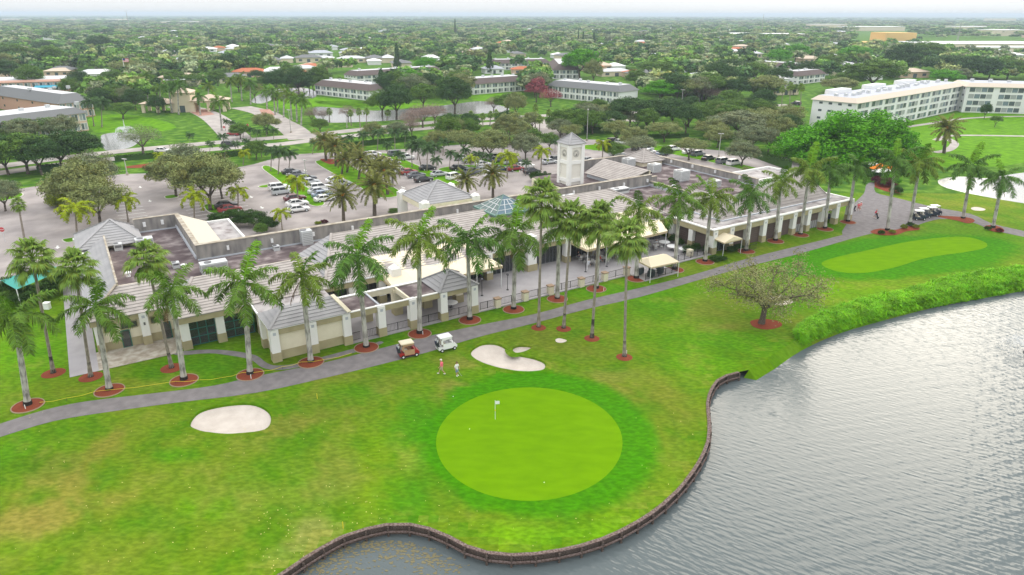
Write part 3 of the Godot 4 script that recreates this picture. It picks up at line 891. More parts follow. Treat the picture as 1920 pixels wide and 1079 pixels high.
func build_clubhouse() -> void:
	var c := thing("clubhouse", "long low cream clubhouse with grey tile roofs and stained parapet wall", "building", SITE, TURN)
	# left wing
	wall_u(c, -16.6, -8.2, 13.2, 4.2)
	glazed(c, -15.9, -14.7, 13.17, 2.35, 3.2, 1, 1, "tan")
	glazed(c, -14.2, -12.4, 13.17, 2.35, 3.2, 1, 1, "tan")
	glazed(c, -11.0, -9.4, 13.17, 2.35, 3.2, 1, 1, "tan")
	glazed(c, -14.3, -13.4, 13.15, 0.05, 2.2, 1, 1, "green_frame", "dark_glass", "door")
	glazed(c, -9.9, -9.0, 13.15, 0.05, 2.2, 1, 1, "green_frame", "dark_glass", "door")
	pillar(c, -11.7, 13.0, 4.1, 0.9)
	pillar(c, -16.5, 13.2, 4.1, 0.8)
	slab(c, "fascia", -17.2, 12.7, 3.45, -8.4, 12.95, 4.15, "tan")
	slab(c, "sconce_plate", -11.8, 12.5, 2.6, -11.6, 12.54, 2.95, "dark_metal")
	wall_v(c, 9.2, 13.2, -8.4, 4.2)
	slab(c, "wall", -8.4, 9.35, 3.4, 0.0, 9.6, 4.2, "cream")
	slab(c, "inner_wall", -8.1, 12.7, 0.05, 0.0, 12.9, 4.0, "interior_wall")
	glazed(c, -7.4, -4.5, 9.3, 0.1, 3.2, 3, 3)
	glazed(c, -3.5, -0.1, 9.3, 0.1, 3.2, 3, 3)
	pillar(c, -7.9, 9.0, 4.1)
	pillar(c, -4.0, 9.0, 4.1)
	slab(c, "fascia", -8.9, 8.35, 3.4, 0.0, 8.6, 4.15, "tan")
	wall_v(c, 13.2, 47.0, -16.9, 4.2)
	for k in 2: pillar(c, -17.0, [39.0, 47.2][k], 4.9, 1.1)
	slab(c, "wall", -16.9, 47.0, 0, -3.0, 47.3, 4.6, "cream")
	# front-left block
	wall_u(c, 0.3, 8.6, 0.25, 3.7)
	wall_v(c, 0.25, 9.0, 0.25, 3.7)
	wall_v(c, 0.25, 9.0, 8.3, 3.7)
	slab(c, "fascia", 0.0, -0.05, 3.25, 8.8, 0.2, 4.02, "tan")
	slab(c, "fascia", -0.05, 0.2, 3.25, 0.2, 9.0, 4.02, "cream")
	for p in [[0.2, 0.2], [4.5, 0.05], [8.6, 0.1], [0.2, 4.6]]: pillar(c, p[0], p[1], 3.95)
	slab(c, "gutter", -0.35, -0.3, 4.02, -0.15, 9.2, 4.14, "white_metal")
	slab(c, "gutter", -0.15, -0.3, 4.02, 8.8, -0.14, 4.12, "white_metal")
	slab(c, "flat_roof", -0.1, 3.0, 3.9, 8.8, 9.0, 4.1, "roof_pale")
	tiled(c, [P(-0.3, -0.3, 4.1), P(9.0, -0.3, 4.1), P(8.2, 3.2, 5.25), P(2.3, 3.2, 5.25)], "tile_blue")
	tiled(c, [P(-0.3, -0.3, 4.1), P(2.3, 3.2, 5.25), P(-0.3, 5.2, 4.1)], "tile_blue")
	capped(c, P(-0.3, -0.3, 4.1), P(2.3, 3.2, 5.25), "tile_blue")
	capped(c, P(9.0, -0.3, 4.1), P(8.2, 3.2, 5.25), "cream", 0.5)
	slab(c, "roof_back", 2.3, 3.2, 4.1, 8.2, 3.4, 5.2, "tile_blue")
	# roofs over the left wing
	tiled(c, [P(-17.4, 12.6, 4.15), P(-8.9, 12.6, 4.15), P(-8.9, 18.3, 6.0), P(-13.6, 18.3, 6.0)])
	tiled(c, [P(-8.9, 8.3, 4.15), P(0.0, 8.3, 4.15), P(9.6, 8.3, 4.15), P(9.6, 16.4, 6.05), P(-5.3, 16.4, 6.05)])
	tiled(c, [P(-8.9, 8.3, 4.15), P(-5.3, 16.4, 6.05), P(-8.9, 16.4, 5.2)], "tile_blue")
	capped(c, P(-8.9, 8.3, 4.15), P(-5.3, 16.4, 6.05))
	slab(c, "roof_back", -13.6, 18.3, 4.6, -8.9, 18.5, 6.0, "cream")
	slab(c, "roof_back", -5.3, 16.4, 4.6, 9.6, 16.6, 6.05, "cream")
	tiled(c, [P(-17.4, 12.6, 4.15), P(-13.6, 18.3, 6.3), P(-13.6, 40.5, 6.3), P(-17.4, 40.5, 4.3)], "tile_blue")
	slab(c, "roof_back", -13.6, 18.4, 4.6, -13.4, 41.0, 6.35, "cream")
	capped(c, P(-17.4, 12.6, 4.15), P(-13.6, 18.3, 6.2), "concrete", 0.24)
	capped(c, P(-13.5, 18.3, 6.3), P(-13.5, 41.0, 6.3), "concrete", 0.24)
	hip(c, -17.3, 39.2, -8.6, 48.6, 5.2, P(-12.2, 45.0, 7.7), "tile_blue")
	slab(c, "wall", -13.3, 40.4, 4.6, -8.8, 47.0, 5.2, "cream")
	# flat roofs and the tall stained parapet
	slab(c, "flat_roof", -13.4, 18.5, 4.3, -3.0, 46.6, 4.6, "roof_gravel")
	slab(c, "flat_roof", -3.0, 16.6, 4.3, 15.0, 27.4, 4.6, "roof_gravel")
	slab(c, "flat_roof", 15.0, 21.6, 4.3, 66.4, 27.4, 4.6, "roof_gravel")
	slab(c, "flat_roof", 66.4, 9.6, 4.3, 83.0, 27.4, 4.6, "roof_gravel")
	slab(c, "flat_roof", 83.0, 13.5, 4.5, 100.0, 46.0, 4.9, "roof_gravel")
	slab(c, "flat_roof", 66.4, 28.3, 4.5, 83.0, 46.0, 4.8, "roof_gravel")
	for w in [[-3.0, 27.5, 83.0, 28.1], [-3.0, 28.1, -2.5, 46.6], [-9.0, 46.6, -2.5, 47.0], [99.7, 15.0, 100.3, 46.0], [83.0, 27.5, 84.5, 28.0], [74.0, 46.0, 92.0, 46.5], [82.6, 14.0, 83.0, 27.5]]:
		var top := 6.75 if w[0] < 82.5 else 6.3
		if w[0] == 82.6: top = 5.5
		slab(c, "parapet", w[0], w[1], 4.6, w[2], w[3], top, "stained")
		slab(c, "parapet_cap", w[0] - 0.08, w[1] - 0.08, top, w[2] + 0.08, w[3] + 0.08, top + 0.1, "concrete")
		if w[2] - w[0] > w[3] - w[1]: slab(c, "flashing", w[0], w[1] - 0.22, 4.6, w[2], w[1] - 0.02, 4.78, "flashing")
		else: slab(c, "flashing", w[0] - 0.22, w[1], 4.6, w[0] - 0.02, w[3], 5.06, "flashing")
	slab(c, "wall", -3.0, 28.0, 0, 83.0, 28.3, 4.6, "cream")
	slab(c, "wall", 99.9, 14.0, 0, 100.2, 46.0, 4.6, "cream")
	slab(c, "wall", 66.4, 45.8, 0, 100.0, 46.1, 4.6, "cream")
	slab(c, "wall", 66.2, 28.3, 0, 66.4, 46.0, 4.6, "cream")
	for k in 14: slab(c, "wall_vent", 1.0 + k * 6.2, 27.2, 5.5, 1.32 + k * 6.2, 27.5, 6.1, "white_metal")
	for k in 4: slab(c, "wall_vent", 99.4, 19.0 + k * 6.5, 5.6, 99.7, 19.35 + k * 6.5, 6.25, "white_metal")
	for p in [[-7.8, 46.3], [-5.2, 46.3]]: slab(c, "wall_vent", p[0], p[1], 5.5, p[0] + 0.4, 46.6, 6.2, "white_metal")
	# pale lean-to and annex behind the wall
	var mb := MB.new()
	mb.quad(P(-2.4, 28.1, 6.7), P(1.4, 28.1, 5.0), P(1.4, 46.6, 5.0), P(-2.4, 46.6, 6.7))
	mb.quad(P(-2.4, 28.1, 4.6), P(-2.4, 28.1, 6.7), P(1.4, 28.1, 5.0), P(1.4, 28.1, 4.6))
	part(c, "lean_to_roof", mb, mat("pale_roof", 0.52, 0.48, 0.40, 0.85))
	slab(c, "flat_roof", 0.3, 28.3, 4.2, 5.0, 46.8, 4.55, "roof_pale")
	slab(c, "wall", 0.3, 28.4, 0, 4.9, 46.7, 4.2, "cream")
	slab(c, "parapet_cap", 4.8, 30.0, 4.55, 5.1, 46.9, 4.85, "white_paint")
	slab(c, "parapet_cap", 0.3, 46.6, 4.55, 4.8, 46.9, 4.85, "white_paint")
	slab(c, "floor", 8.9, 13.0, 0.0, 71.0, 14.4, 0.1, "concrete")
	slab(c, "floor", -8.1, 9.4, 0.0, 0.0, 12.7, 0.06, "concrete")
	slab(c, "floor", 71.6, 0.6, 0.0, 100.0, 6.0, 0.06, "concrete")
	# great roof over the dining rooms
	tiled(c, [P(9.2, 9.3, 4.3), P(71.0, 9.3, 4.3), P(66.5, 21.5, 7.2), P(14.5, 21.5, 7.2)])
	tiled(c, [P(9.2, 9.3, 4.3), P(14.5, 21.5, 7.2), P(9.2, 21.5, 4.9)], "tile_blue")
	tiled(c, [P(71.0, 9.3, 4.3), P(66.5, 21.5, 7.2), P(71.0, 21.5, 4.9)])
	capped(c, P(9.2, 9.3, 4.3), P(14.5, 21.5, 7.2))
	capped(c, P(71.0, 9.3, 4.3), P(66.5, 21.5, 7.2))
	slab(c, "roof_back", 14.5, 21.5, 4.6, 66.5, 21.7, 7.2, "cream")
	slab(c, "fascia", 9.0, 9.3, 3.3, 71.0, 9.55, 4.28, "tan")
	slab(c, "gutter", 8.9, 9.12, 4.12, 71.0, 9.28, 4.3, "white_metal")
	slab(c, "wall", 8.9, 10.6, 3.2, 71.0, 10.9, 4.3, "cream")
	slab(c, "inner_wall", 8.9, 14.4, 0.1, 71.0, 14.6, 4.2, "interior_wall")
	for r in [[9.4, 12.6], [13.2, 16.8], [17.4, 20.6], [21.2, 24.4], [25.2, 28.6], [29.4, 33.2]]: glazed(c, r[0], r[1], 10.75, 0.15, 3.2, 3, 1, "dark_metal")
	for r in [[34.5, 37.4], [37.6, 40.5], [42.4, 45.0], [45.2, 47.8]]:
		glazed(c, r[0], r[1], 10.75, 0.12, 3.2, 4, 1, "dark_metal", "dark_glass", "door")
	for r in [[49.0, 53.5], [54.3, 58.8], [59.6, 64.1], [64.9, 69.8]]: glazed(c, r[0], r[1], 10.75, 0.15, 3.2, 4, 1, "dark_metal")
	for p in [[12.9, 9.9], [17.1, 9.9], [33.9, 9.6], [48.4, 9.6], [53.9, 10.2], [59.2, 10.2], [64.5, 10.2]]: pillar(c, p[0], p[1], 4.3, 1.0)
	var tp := slab(c, "tower_pillar", 40.6, 8.9, 1.15, 42.2, 10.5, 5.6, "white_paint")
	slab(tp, "plinth", 40.5, 8.8, 0.1, 42.3, 10.5, 1.15, "tan")
	var tp2 := slab(c, "tower_pillar", 18.1, 8.2, 1.15, 19.5, 9.6, 5.0, "white_paint")
	mb = MB.new()
	for q in [[18.1, 8.2, 19.5, 8.2], [19.5, 8.2, 19.5, 9.6], [19.5, 9.6, 18.1, 9.6], [18.1, 9.6, 18.1, 8.2]]: mb.tri(P(q[0], q[1], 5.0), P(18.8, 8.9, 5.7), P(q[2], q[3], 5.0))
	part(tp2, "cap", mb, mat("white_paint"))
	build_skylight(c)
	# colonnade in front of it
	for u in [13.0, 17.2, 21.5, 26.0]: pillar(c, u, 0.1, 3.95)
	for p in [[13.0, 5.0], [17.2, 5.0], [21.5, 5.0], [26.0, 4.4]]: pillar(c, p[0], p[1], 3.6, 1.1, "cream")
	slab(c, "fascia", 8.8, -0.05, 3.2, 26.4, 0.25, 3.95, "tan")
	slab(c, "parapet_cap", 8.8, -0.15, 3.96, 20.9, 0.2, 4.06, "white_paint")
	slab(c, "beam", 8.9, 4.8, 3.25, 21.0, 5.15, 4.0, "cream")
	slab(c, "parapet_cap", 8.9, 4.72, 4.0, 21.0, 5.2, 4.1, "white_paint")
	for r in [[9.0, 12.9], [17.2, 20.9]]:
		slab(c, "flat_roof", r[0], 0.3, 3.6, r[1], 4.75, 3.9, "roof_gravel")
		slab(c, "flashing", r[1] - 0.02, 0.3, 3.6, r[1] + 0.2, 4.75, 4.02, "flashing")
	slab(c, "beam", 16.9, 0.3, 3.3, 17.15, 4.75, 4.0, "cream")
	hip(c, 20.8, -0.4, 26.6, 5.2, 4.0, P(23.7, 2.6, 5.75), "tile_blue")
	slab(c, "fascia", 21.0, 4.8, 3.3, 26.4, 5.05, 3.98, "tan")
	slab(c, "fascia", 26.15, 0.25, 3.3, 26.4, 4.8, 3.98, "tan")
	# right wing
	var bays := [71.4, 75.4, 79.6, 83.8, 87.9, 91.9, 96.0, 100.2, 104.6, 109.0]
	for u in bays: pillar(c, u, 0.1, 4.0)
	for k in bays.size() - 1:
		var a: float = bays[k] + 0.5
		var b: float = bays[k + 1] - 0.5
		if k == 0: glazed(c, a, b, 0.5, 0.1, 3.2, 2, 1, "dark_metal", "dark_glass", "door")
		elif k < 5:
			for i in 16: slab(c, "shutter_slat", a, 0.35 + 0.02 * (i % 2), 0.1 + i * 0.19, b, 0.45, 0.1 + (i + 1) * 0.19 - 0.012, "screen")
		elif k < 7:
			for i in 9: slab(c, "shutter_slat", a, 0.35 + 0.02 * (i % 2), 1.5 + i * 0.19, b, 0.45, 1.5 + (i + 1) * 0.19 - 0.012, "screen")
			slab(c, "low_panel", a, 0.3, 0.1, b, 0.46, 1.5, "grey_panel")
			for i in 5: slab(c, "panel_bar", lerpf(a, b, (i + 0.5) / 5.0) - 0.03, 0.24, 0.1, lerpf(a, b, (i + 0.5) / 5.0) + 0.03, 0.3, 1.5, "dark_metal")
	slab(c, "fascia", 70.9, -0.2, 3.15, 109.4, 0.3, 4.1, "tan")
	slab(c, "parapet_cap", 70.8, -0.35, 4.1, 109.5, 0.35, 4.28, "white_paint")
	slab(c, "parapet_cap", 70.7, 0.35, 4.1, 71.2, 10.0, 4.28, "white_paint")
	slab(c, "parapet_cap", 109.0, 0.35, 4.1, 109.5, 13.5, 4.28, "white_paint")
	slab(c, "flat_roof", 71.2, 0.35, 3.8, 109.0, 13.6, 4.12, "roof_pale")
	slab(c, "fascia", 70.8, 0.3, 3.15, 71.1, 10.0, 4.1, "tan")
	slab(c, "fascia", 109.1, 0.3, 3.15, 109.4, 13.5, 4.1, "tan")
	for v in [4.6, 9.2]: pillar(c, 71.3, v, 4.0)
	for i in 16: slab(c, "shutter_slat", 71.5 + 0.02 * (i % 2), 0.6, 0.1 + i * 0.19, 71.6, 10.4, 0.1 + (i + 1) * 0.19 - 0.012, "screen")
	slab(c, "inner_wall", 71.6, 6.0, 0.1, 100.0, 6.2, 3.6, "interior_wall")
	slab(c, "wall", 100.0, 6.6, 0, 109.3, 6.9, 3.8, "cream")
	slab(c, "wall", 100.0, 0.6, 0, 100.3, 6.6, 3.8, "cream")
	pillar(c, 109.0, 6.4, 4.0)
	tiled(c, [P(76.5, 3.0, 4.15), P(106.5, 3.0, 4.15), P(104.5, 8.3, 8.6), P(93.0, 6.9, 7.4), P(80.8, 6.4, 7.0)])
	tiled(c, [P(76.5, 3.0, 4.15), P(80.8, 6.4, 7.0), P(80.8, 13.5, 7.0), P(76.5, 13.5, 4.15)])
	tiled(c, [P(106.5, 3.0, 4.15), P(104.5, 8.3, 8.6), P(106.5, 13.5, 4.15)])
	capped(c, P(76.5, 3.0, 4.15), P(80.8, 6.4, 7.0))
	capped(c, P(106.5, 3.0, 4.15), P(104.5, 8.3, 8.6))
	mb = MB.new()
	mb.quad(P(80.8, 6.4, 7.0), P(93.0, 6.9, 7.4), P(93.0, 13.5, 4.5), P(80.8, 13.5, 4.5))
	mb.quad(P(93.0, 6.9, 7.4), P(104.5, 8.3, 8.6), P(106.5, 13.5, 4.15), P(93.0, 13.5, 4.5))
	part(c, "roof_back", mb, mat("tile"))
	slab(c, "flashing", 76.3, 2.7, 4.12, 106.7, 3.0, 4.3, "flashing")
	slab(c, "flashing", 76.2, 3.0, 4.12, 76.45, 13.5, 4.28, "flashing")
	# white flat-topped room at the back of the right wing
	slab(c, "wall", 103.0, 17.0, 0, 116.0, 25.0, 5.0, "white_paint")
	slab(c, "flat_roof", 103.3, 17.3, 5.0, 115.7, 24.7, 5.05, "roof_pale")
	for w in [[103.0, 17.0, 116.0, 17.3], [103.0, 24.7, 116.0, 25.0], [103.0, 17.3, 103.3, 24.7], [115.7, 17.3, 116.0, 24.7]]: slab(c, "parapet_cap", w[0] - 0.03, w[1] - 0.03, 5.0, w[2] + 0.03, w[3] + 0.03, 5.4, "white_paint")
	# hips by the entrance court
	tiled(c, [P(76.0, 28.6, 5.6), P(76.0, 40.5, 5.6), P(83.2, 43.0, 7.5), P(83.2, 28.4, 7.5)])
	slab(c, "roof_back", 83.2, 28.4, 4.9, 83.4, 43.0, 7.45, "cream")
	slab(c, "wall", 76.3, 28.6, 4.8, 83.0, 40.0, 5.5, "flashing")
	hip(c, 92.5, 40.5, 99.4, 47.5, 5.9, P(96.0, 44.0, 8.2))
	slab(c, "wall", 93.0, 41.0, 4.9, 99.0, 46.8, 5.8, "cream")
	# entrance canopy with white corner piers
	var e := thing("entrance_pavilion", "square entrance pavilion with grey hip roof and white corner piers", "pavilion", SITE, TURN)
	hip(e, 37.2, 38.2, 48.2, 48.6, 4.5, P(42.7, 43.4, 7.5), "tile_blue")
	for p in [[37.4, 38.4], [48.0, 38.4], [37.4, 48.4], [48.0, 48.4]]:
		var o := slab(e, "pier", p[0] - 0.75, p[1] - 0.75, 0, p[0] + 0.75, p[1] + 0.75, 4.9, "white_paint")
		mb = MB.new()
		mb.lathe(P(p[0], p[1], 4.9), [Vector2(1.0, 0.0), Vector2(1.0, 0.12), Vector2(0.0, 0.6)], 4)
		part(o, "cap", mb, mat("white_paint"))
	slab(e, "fascia", 38.1, 38.1, 3.5, 47.3, 38.4, 4.45, "cream")
	slab(e, "fascia", 38.1, 48.4, 3.5, 47.3, 48.7, 4.45, "cream")
	slab(e, "fascia", 37.2, 39.1, 3.5, 37.5, 47.7, 4.45, "cream")
	slab(e, "fascia", 47.9, 39.1, 3.5, 48.2, 47.7, 4.45, "cream")
	build_tower()

func build_skylight(c: Node3D) -> void:
	var apex := P(43.6, 20.9, 9.3)
	var q := [P(40.0, 17.4, 7.0), P(47.2, 17.4, 7.0), P(47.2, 24.4, 7.0), P(40.0, 24.4, 7.0)]
	var base := slab(c, "skylight", 40.2, 17.6, 5.6, 47.0, 24.2, 6.85, "tile")
	var mb := MB.new()
	for i in 4: mb.beam(q[i], q[(i + 1) % 4], 0.4, 0.3)
	for i in 4: mb.beam(q[i], apex, 0.16, 0.16)
	part(base, "frame", mb, mat("green_frame2", 0.09, 0.18, 0.155, 0.5))
	for f in 4:
		var a: Vector3 = q[f]
		var b: Vector3 = q[(f + 1) % 4]
		var bars := MB.new()
		for r in 4:
			var t0 := r / 4.0
			var t1 := (r + 1) / 4.0
			var n := 4
			for k in n:
				var mid := (a + b) / 2
				var out: Vector3 = (mid - (q[0] + q[2]) / 2) * 0.01
				var pane := MB.new()
				var p0 := a.lerp(b, float(k) / n).lerp(apex, t0) + out
				var p1 := a.lerp(b, float(k + 1) / n).lerp(apex, t0) + out
				var p2 := a.lerp(b, float(k + 1) / n).lerp(apex, t1) + out
				var p3 := a.lerp(b, float(k) / n).lerp(apex, t1) + out
				pane.quad(p0, p1, p2, p3)
				part(base, "pane", pane, mat("green_glass" if f == 3 or f == 2 else "blue_glass"))
				bars.beam(p0 + out, p1 + out, 0.07, 0.07)
				if r < 3: bars.beam(p0 + out, p3 + out, 0.07, 0.07)
		part(base, "glazing_bars", bars, mat("white_metal"))

func build_tower() -> void:
	var t := thing("clock_tower", "square white clock tower with round dials and grey pyramid roof", "tower", W(67.9, 35.4), TURN)
	var w := 3.9
	var mb := MB.new()
	mb.box(P(0.35, 0.35, 0), P(w - 0.35, w - 0.35, 12.6))
	part(t, "core", mb, mat("tower_panel", 0.70, 0.68, 0.62, 0.85))
	for x in [0.0, w - 0.75]:
		for y in [0.0, w - 0.75]:
			slab(t, "corner_pier", x, y, 0, x + 0.75, y + 0.75, 13.0, "white_paint")
	for h in [[12.3, 13.0], [9.0, 9.7], [5.4, 6.1], [0.0, 1.0]]:
		slab(t, "band", 0.75, 0.12, h[0], w - 0.75, 0.35, h[1], "white_paint")
		slab(t, "band", 0.12, 0.75, h[0], 0.35, w - 0.75, h[1], "white_paint")
		slab(t, "band", 0.75, w - 0.35, h[0], w - 0.75, w - 0.12, h[1], "white_paint")
		slab(t, "band", w - 0.35, 0.75, h[0], w - 0.12, w - 0.75, h[1], "white_paint")
	hip(t, -0.2, -0.2, w + 0.2, w + 0.2, 13.0, P(w / 2, w / 2, 14.9), "tile_blue")
	for f in 2:
		var o := P(w / 2, 0.3, 11.1) if f == 0 else P(0.3, w / 2, 11.1)
		var x := Vector3.RIGHT if f == 0 else Vector3.FORWARD
		var out := P(0, -1) if f == 0 else P(-1, 0)
		var b := Basis(x, out, x.cross(out))
		var ring := MB.new()
		for k in 24:
			var a0 := TAU * k / 24
			var a1 := TAU * (k + 1) / 24
			var d0 := x * cos(a0) + Vector3.UP * sin(a0)
			var d1 := x * cos(a1) + Vector3.UP * sin(a1)
			ring.quad(o + out * 0.06 + d0 * 0.66, o + out * 0.06 + d1 * 0.66, o + out * 0.06 + d1 * 0.74, o + out * 0.06 + d0 * 0.74)
			ring.quad(o + out * 0.06 + d0 * 0.36, o + out * 0.06 + d1 * 0.36, o + out * 0.06 + d1 * 0.4, o + out * 0.06 + d0 * 0.4)
		for k in 12:
			var a0 := TAU * k / 12
			var d0 := x * cos(a0) + Vector3.UP * sin(a0)
			ring.beam(o + out * 0.07 + d0 * 0.42, o + out * 0.07 + d0 * 0.62, 0.09, 0.05)
		var dial := part(t, "clock_dial", ring, mat("clock_grey", 0.34, 0.34, 0.32, 0.6))
		var hands := MB.new()
		hands.beam(o + out * 0.1, o + out * 0.1 + Vector3.DOWN * 0.5, 0.06, 0.05)
		hands.beam(o + out * 0.1, o + out * 0.1 + (Vector3.DOWN + x * 0.15).normalized() * 0.34, 0.08, 0.05)
		part(dial, "hands", hands, mat("black_iron"))

# ---------- plants ----------
func shade(k: float, warm := 0.0) -> Color:   # leaf to leaf variation of tone, widened to paint in light and dark contrast
	return Color(k * (1.0 + warm), k, k * (1.0 - warm))

func frond(long: float, e0: float, droop: float, n: int, leaf: float, wide: float, hang: float, plume: float, sd: int, m: Material, rib := Color(1.3, 1.2, 0.7)) -> ArrayMesh:
	var r := RandomNumberGenerator.new()
	r.seed = sd
	var mb := MB.new()
	var path := [Vector3.ZERO]
	var radii := [0.06 * long / 3.4]
	var dirs := [Vector3(cos(e0), sin(e0), 0)]
	var steps_ := 12
	var side_bend := r.randf_range(-0.25, 0.25)
	for i in steps_:
		var t := (i + 0.5) / steps_
		var a := e0 - droop * pow(t, 1.25)
		var d := Vector3(cos(a), sin(a), side_bend * t).normalized()
		path.append(path[i] + d * long / steps_)
		dirs.append(d)
		radii.append(lerpf(0.055, 0.012, t) * long / 3.4)
	mb.col = rib
	mb.tube(path, radii, 4, false)
	for k in n:
		var t := lerpf(0.14, 1.0, (k + 0.5) / n)
		var i := mini(int(t * steps_), steps_ - 1)
		var f := t * steps_ - i
		var p: Vector3 = path[i].lerp(path[i + 1], f)
		var d: Vector3 = dirs[i + 1]
		var side := d.cross(Vector3.UP)
		side = side.normalized() if side.length() > 0.05 else Vector3(0, 0, 1)
		var up := side.cross(d)
		for s in [-1.0, 1.0]:
			var l: float = leaf * pow(sin(PI * (0.12 + 0.80 * t)), 0.6) * r.randf_range(0.8, 1.15)
			var q: Vector3 = (side * s + d * r.randf_range(0.35, 0.75) + up * r.randf_range(-plume, plume)).normalized()
			var mid := p + q * l * 0.55 + Vector3.DOWN * hang * l * 0.18
			var tip := p + q * l * 0.92 + Vector3.DOWN * hang * l * 0.62
			var wv := d * wide * 0.5
			mb.col = shade(r.randf_range(0.4, 1.4), r.randf_range(-0.1, 0.25))  # random tone, spread wide so colour supplies darks and highlights
			mb.quad(p - wv * 0.6, p + wv * 0.6, mid + wv, mid - wv)
			mb.tri(mid - wv, mid + wv, tip)
	return mb.mesh(m)

func fan_leaf(stalk: float, rad: float, e0: float, sd: int, m: Material) -> ArrayMesh:
	var r := RandomNumberGenerator.new()
	r.seed = sd
	var mb := MB.new()
	var d := Vector3(cos(e0), sin(e0), 0)
	var end := d * stalk + Vector3.DOWN * 0.1
	mb.col = Color(1.2, 1.2, 0.7)
	mb.tube([Vector3.ZERO, d * stalk * 0.6, end], [0.035, 0.025, 0.02], 4, false)
	var fd := (d + Vector3.DOWN * 0.35).normalized()
	var side := Vector3(0, 0, 1)
	var n := 26
	for k in n:
		var a := lerpf(-2.2, 2.2, (k + 0.5) / n)
		var q := (fd * cos(a) + side * sin(a) + Vector3.UP * 0.15 * absf(sin(a))).normalized()
		var l := rad * r.randf_range(0.85, 1.1) * (1.0 - 0.12 * absf(a))
		var w := q.cross(Vector3.UP)
		w = (w.normalized() if w.length() > 0.05 else side) * rad * 0.062
		var mid := end + q * l * 0.6
		var tip := end + q * l * 0.95 + Vector3.DOWN * l * r.randf_range(0.2, 0.55)
		mb.col = shade(r.randf_range(0.5, 1.35), r.randf_range(-0.05, 0.25))
		mb.quad(end - w * 0.2, end + w * 0.2, mid + w, mid - w)
		mb.tri(mid - w, mid + w, tip)
	return mb.mesh(m)

func crown_mesh(sd: int, clumps: int, per: int, leaf: float, form: String, m: Material) -> ArrayMesh:
	# unit tree: one wide, one high
	var r := RandomNumberGenerator.new()
	r.seed = sd
	var mb := MB.new()
	var nz := FastNoiseLite.new()
	nz.seed = sd
	nz.frequency = 1.3
	for k in clumps:
		var dir := Vector3(r.randfn(), r.randfn(), r.randfn()).normalized()
		if form != "column": dir.y = absf(dir.y) * 1.05 - (0.28 if form == "round" else 0.12 if form == "flat" else 0.0)
		dir = dir.normalized()
		var reach := (1.0 + nz.get_noise_3d(dir.x, dir.y, dir.z) * 0.55) * sqrt(r.randf_range(0.35, 1.0)) * 0.42
		var o: Vector3
		if form == "round": o = Vector3(0, 0.56, 0) + dir * reach * Vector3(1, 0.9, 1)
		elif form == "dome": o = Vector3(0, 0.12, 0) + dir * reach * Vector3(1.1, 1.85, 1.1)
		elif form == "flat": o = Vector3(0, 0.62, 0) + dir * reach * Vector3(1.05, 0.72, 1.05)
		else: o = Vector3(0, lerpf(0.12, 0.96, float(k) / clumps), 0) + Vector3(dir.x, 0, dir.z) * 0.42 * (1.05 - float(k) / clumps)
		var cr := r.randf_range(0.08, 0.16) if form != "column" else 0.12
		var tone := r.randf_range(0.55, 1.3)  # clump tone varies at random, widened to paint in light and dark contrast
		var warm := r.randf_range(-0.12, 0.16)
		for j in per:
			var q := Vector3(r.randfn(), r.randfn() * 0.8 + 0.25, r.randfn()).normalized()
			var p := o + q * cr * sqrt(r.randf_range(0.3, 1.0)) * Vector3(1, 0.75, 1)
			var nn := (q + Vector3(r.randfn(), r.randfn(), r.randfn()) * 0.55).normalized()
			var x := nn.cross(Vector3(r.randfn(), r.randfn(), r.randfn())).normalized()
			var y := nn.cross(x)
			var s := leaf * r.randf_range(0.6, 1.3)
			mb.col = shade(tone * r.randf_range(0.6, 1.35), warm)
			mb.quad(p - x * s, p + y * s * 0.5, p + x * s, p - y * s * 0.5)
	return mb.mesh(m)

func twig_mesh(sd: int, n: int, leaf: float, m: Material) -> ArrayMesh:   # thin, nearly bare crown
	var r := RandomNumberGenerator.new()
	r.seed = sd
	var mb := MB.new()
	for k in n:
		var dir := Vector3(r.randfn(), absf(r.randfn()) * 0.9 - 0.1, r.randfn()).normalized()
		var reach := pow(r.randf(), 0.5) * 0.46
		var p := Vector3(0, 0.5, 0) + dir * reach * Vector3(1, 1.0, 1)
		var along := (dir + Vector3(r.randfn(), r.randfn() + 0.4, r.randfn()) * 0.5).normalized()
		var x := along.cross(Vector3(r.randfn(), r.randfn(), r.randfn())).normalized()
		mb.col = shade(r.randf_range(0.6, 1.3), r.randf_range(-0.05, 0.1))
		mb.quad(p - along * leaf, p + x * leaf * 0.16, p + along * leaf, p - x * leaf * 0.16)
	return mb.mesh(m)

func trunk_mesh(sd: int, limbs: int, top: float, m: Material) -> ArrayMesh:
	var r := RandomNumberGenerator.new()
	r.seed = sd
	var mb := MB.new()
	var fork := Vector3(r.randf_range(-0.02, 0.02), 0.26, r.randf_range(-0.02, 0.02))
	mb.tube([Vector3(0, -0.01, 0), Vector3(0, 0.05, 0), fork], [0.035, 0.026, 0.022], 7)
	for k in limbs:
		var a := TAU * (k + r.randf() * 0.6) / limbs
		var d := Vector3(cos(a), 0, sin(a))
		mb.tube([fork - Vector3(0, 0.03, 0), fork + d * 0.1 + Vector3.UP * 0.12, fork + d * r.randf_range(0.2, 0.3) + Vector3.UP * top * r.randf_range(0.7, 1.1)], [0.016, 0.011, 0.004], 5)
		mb.tube([fork + d * 0.1 + Vector3.UP * 0.12, fork + d.rotated(Vector3.UP, 0.7) * 0.22 + Vector3.UP * top * 0.7], [0.009, 0.003], 4)
	return mb.mesh(m)

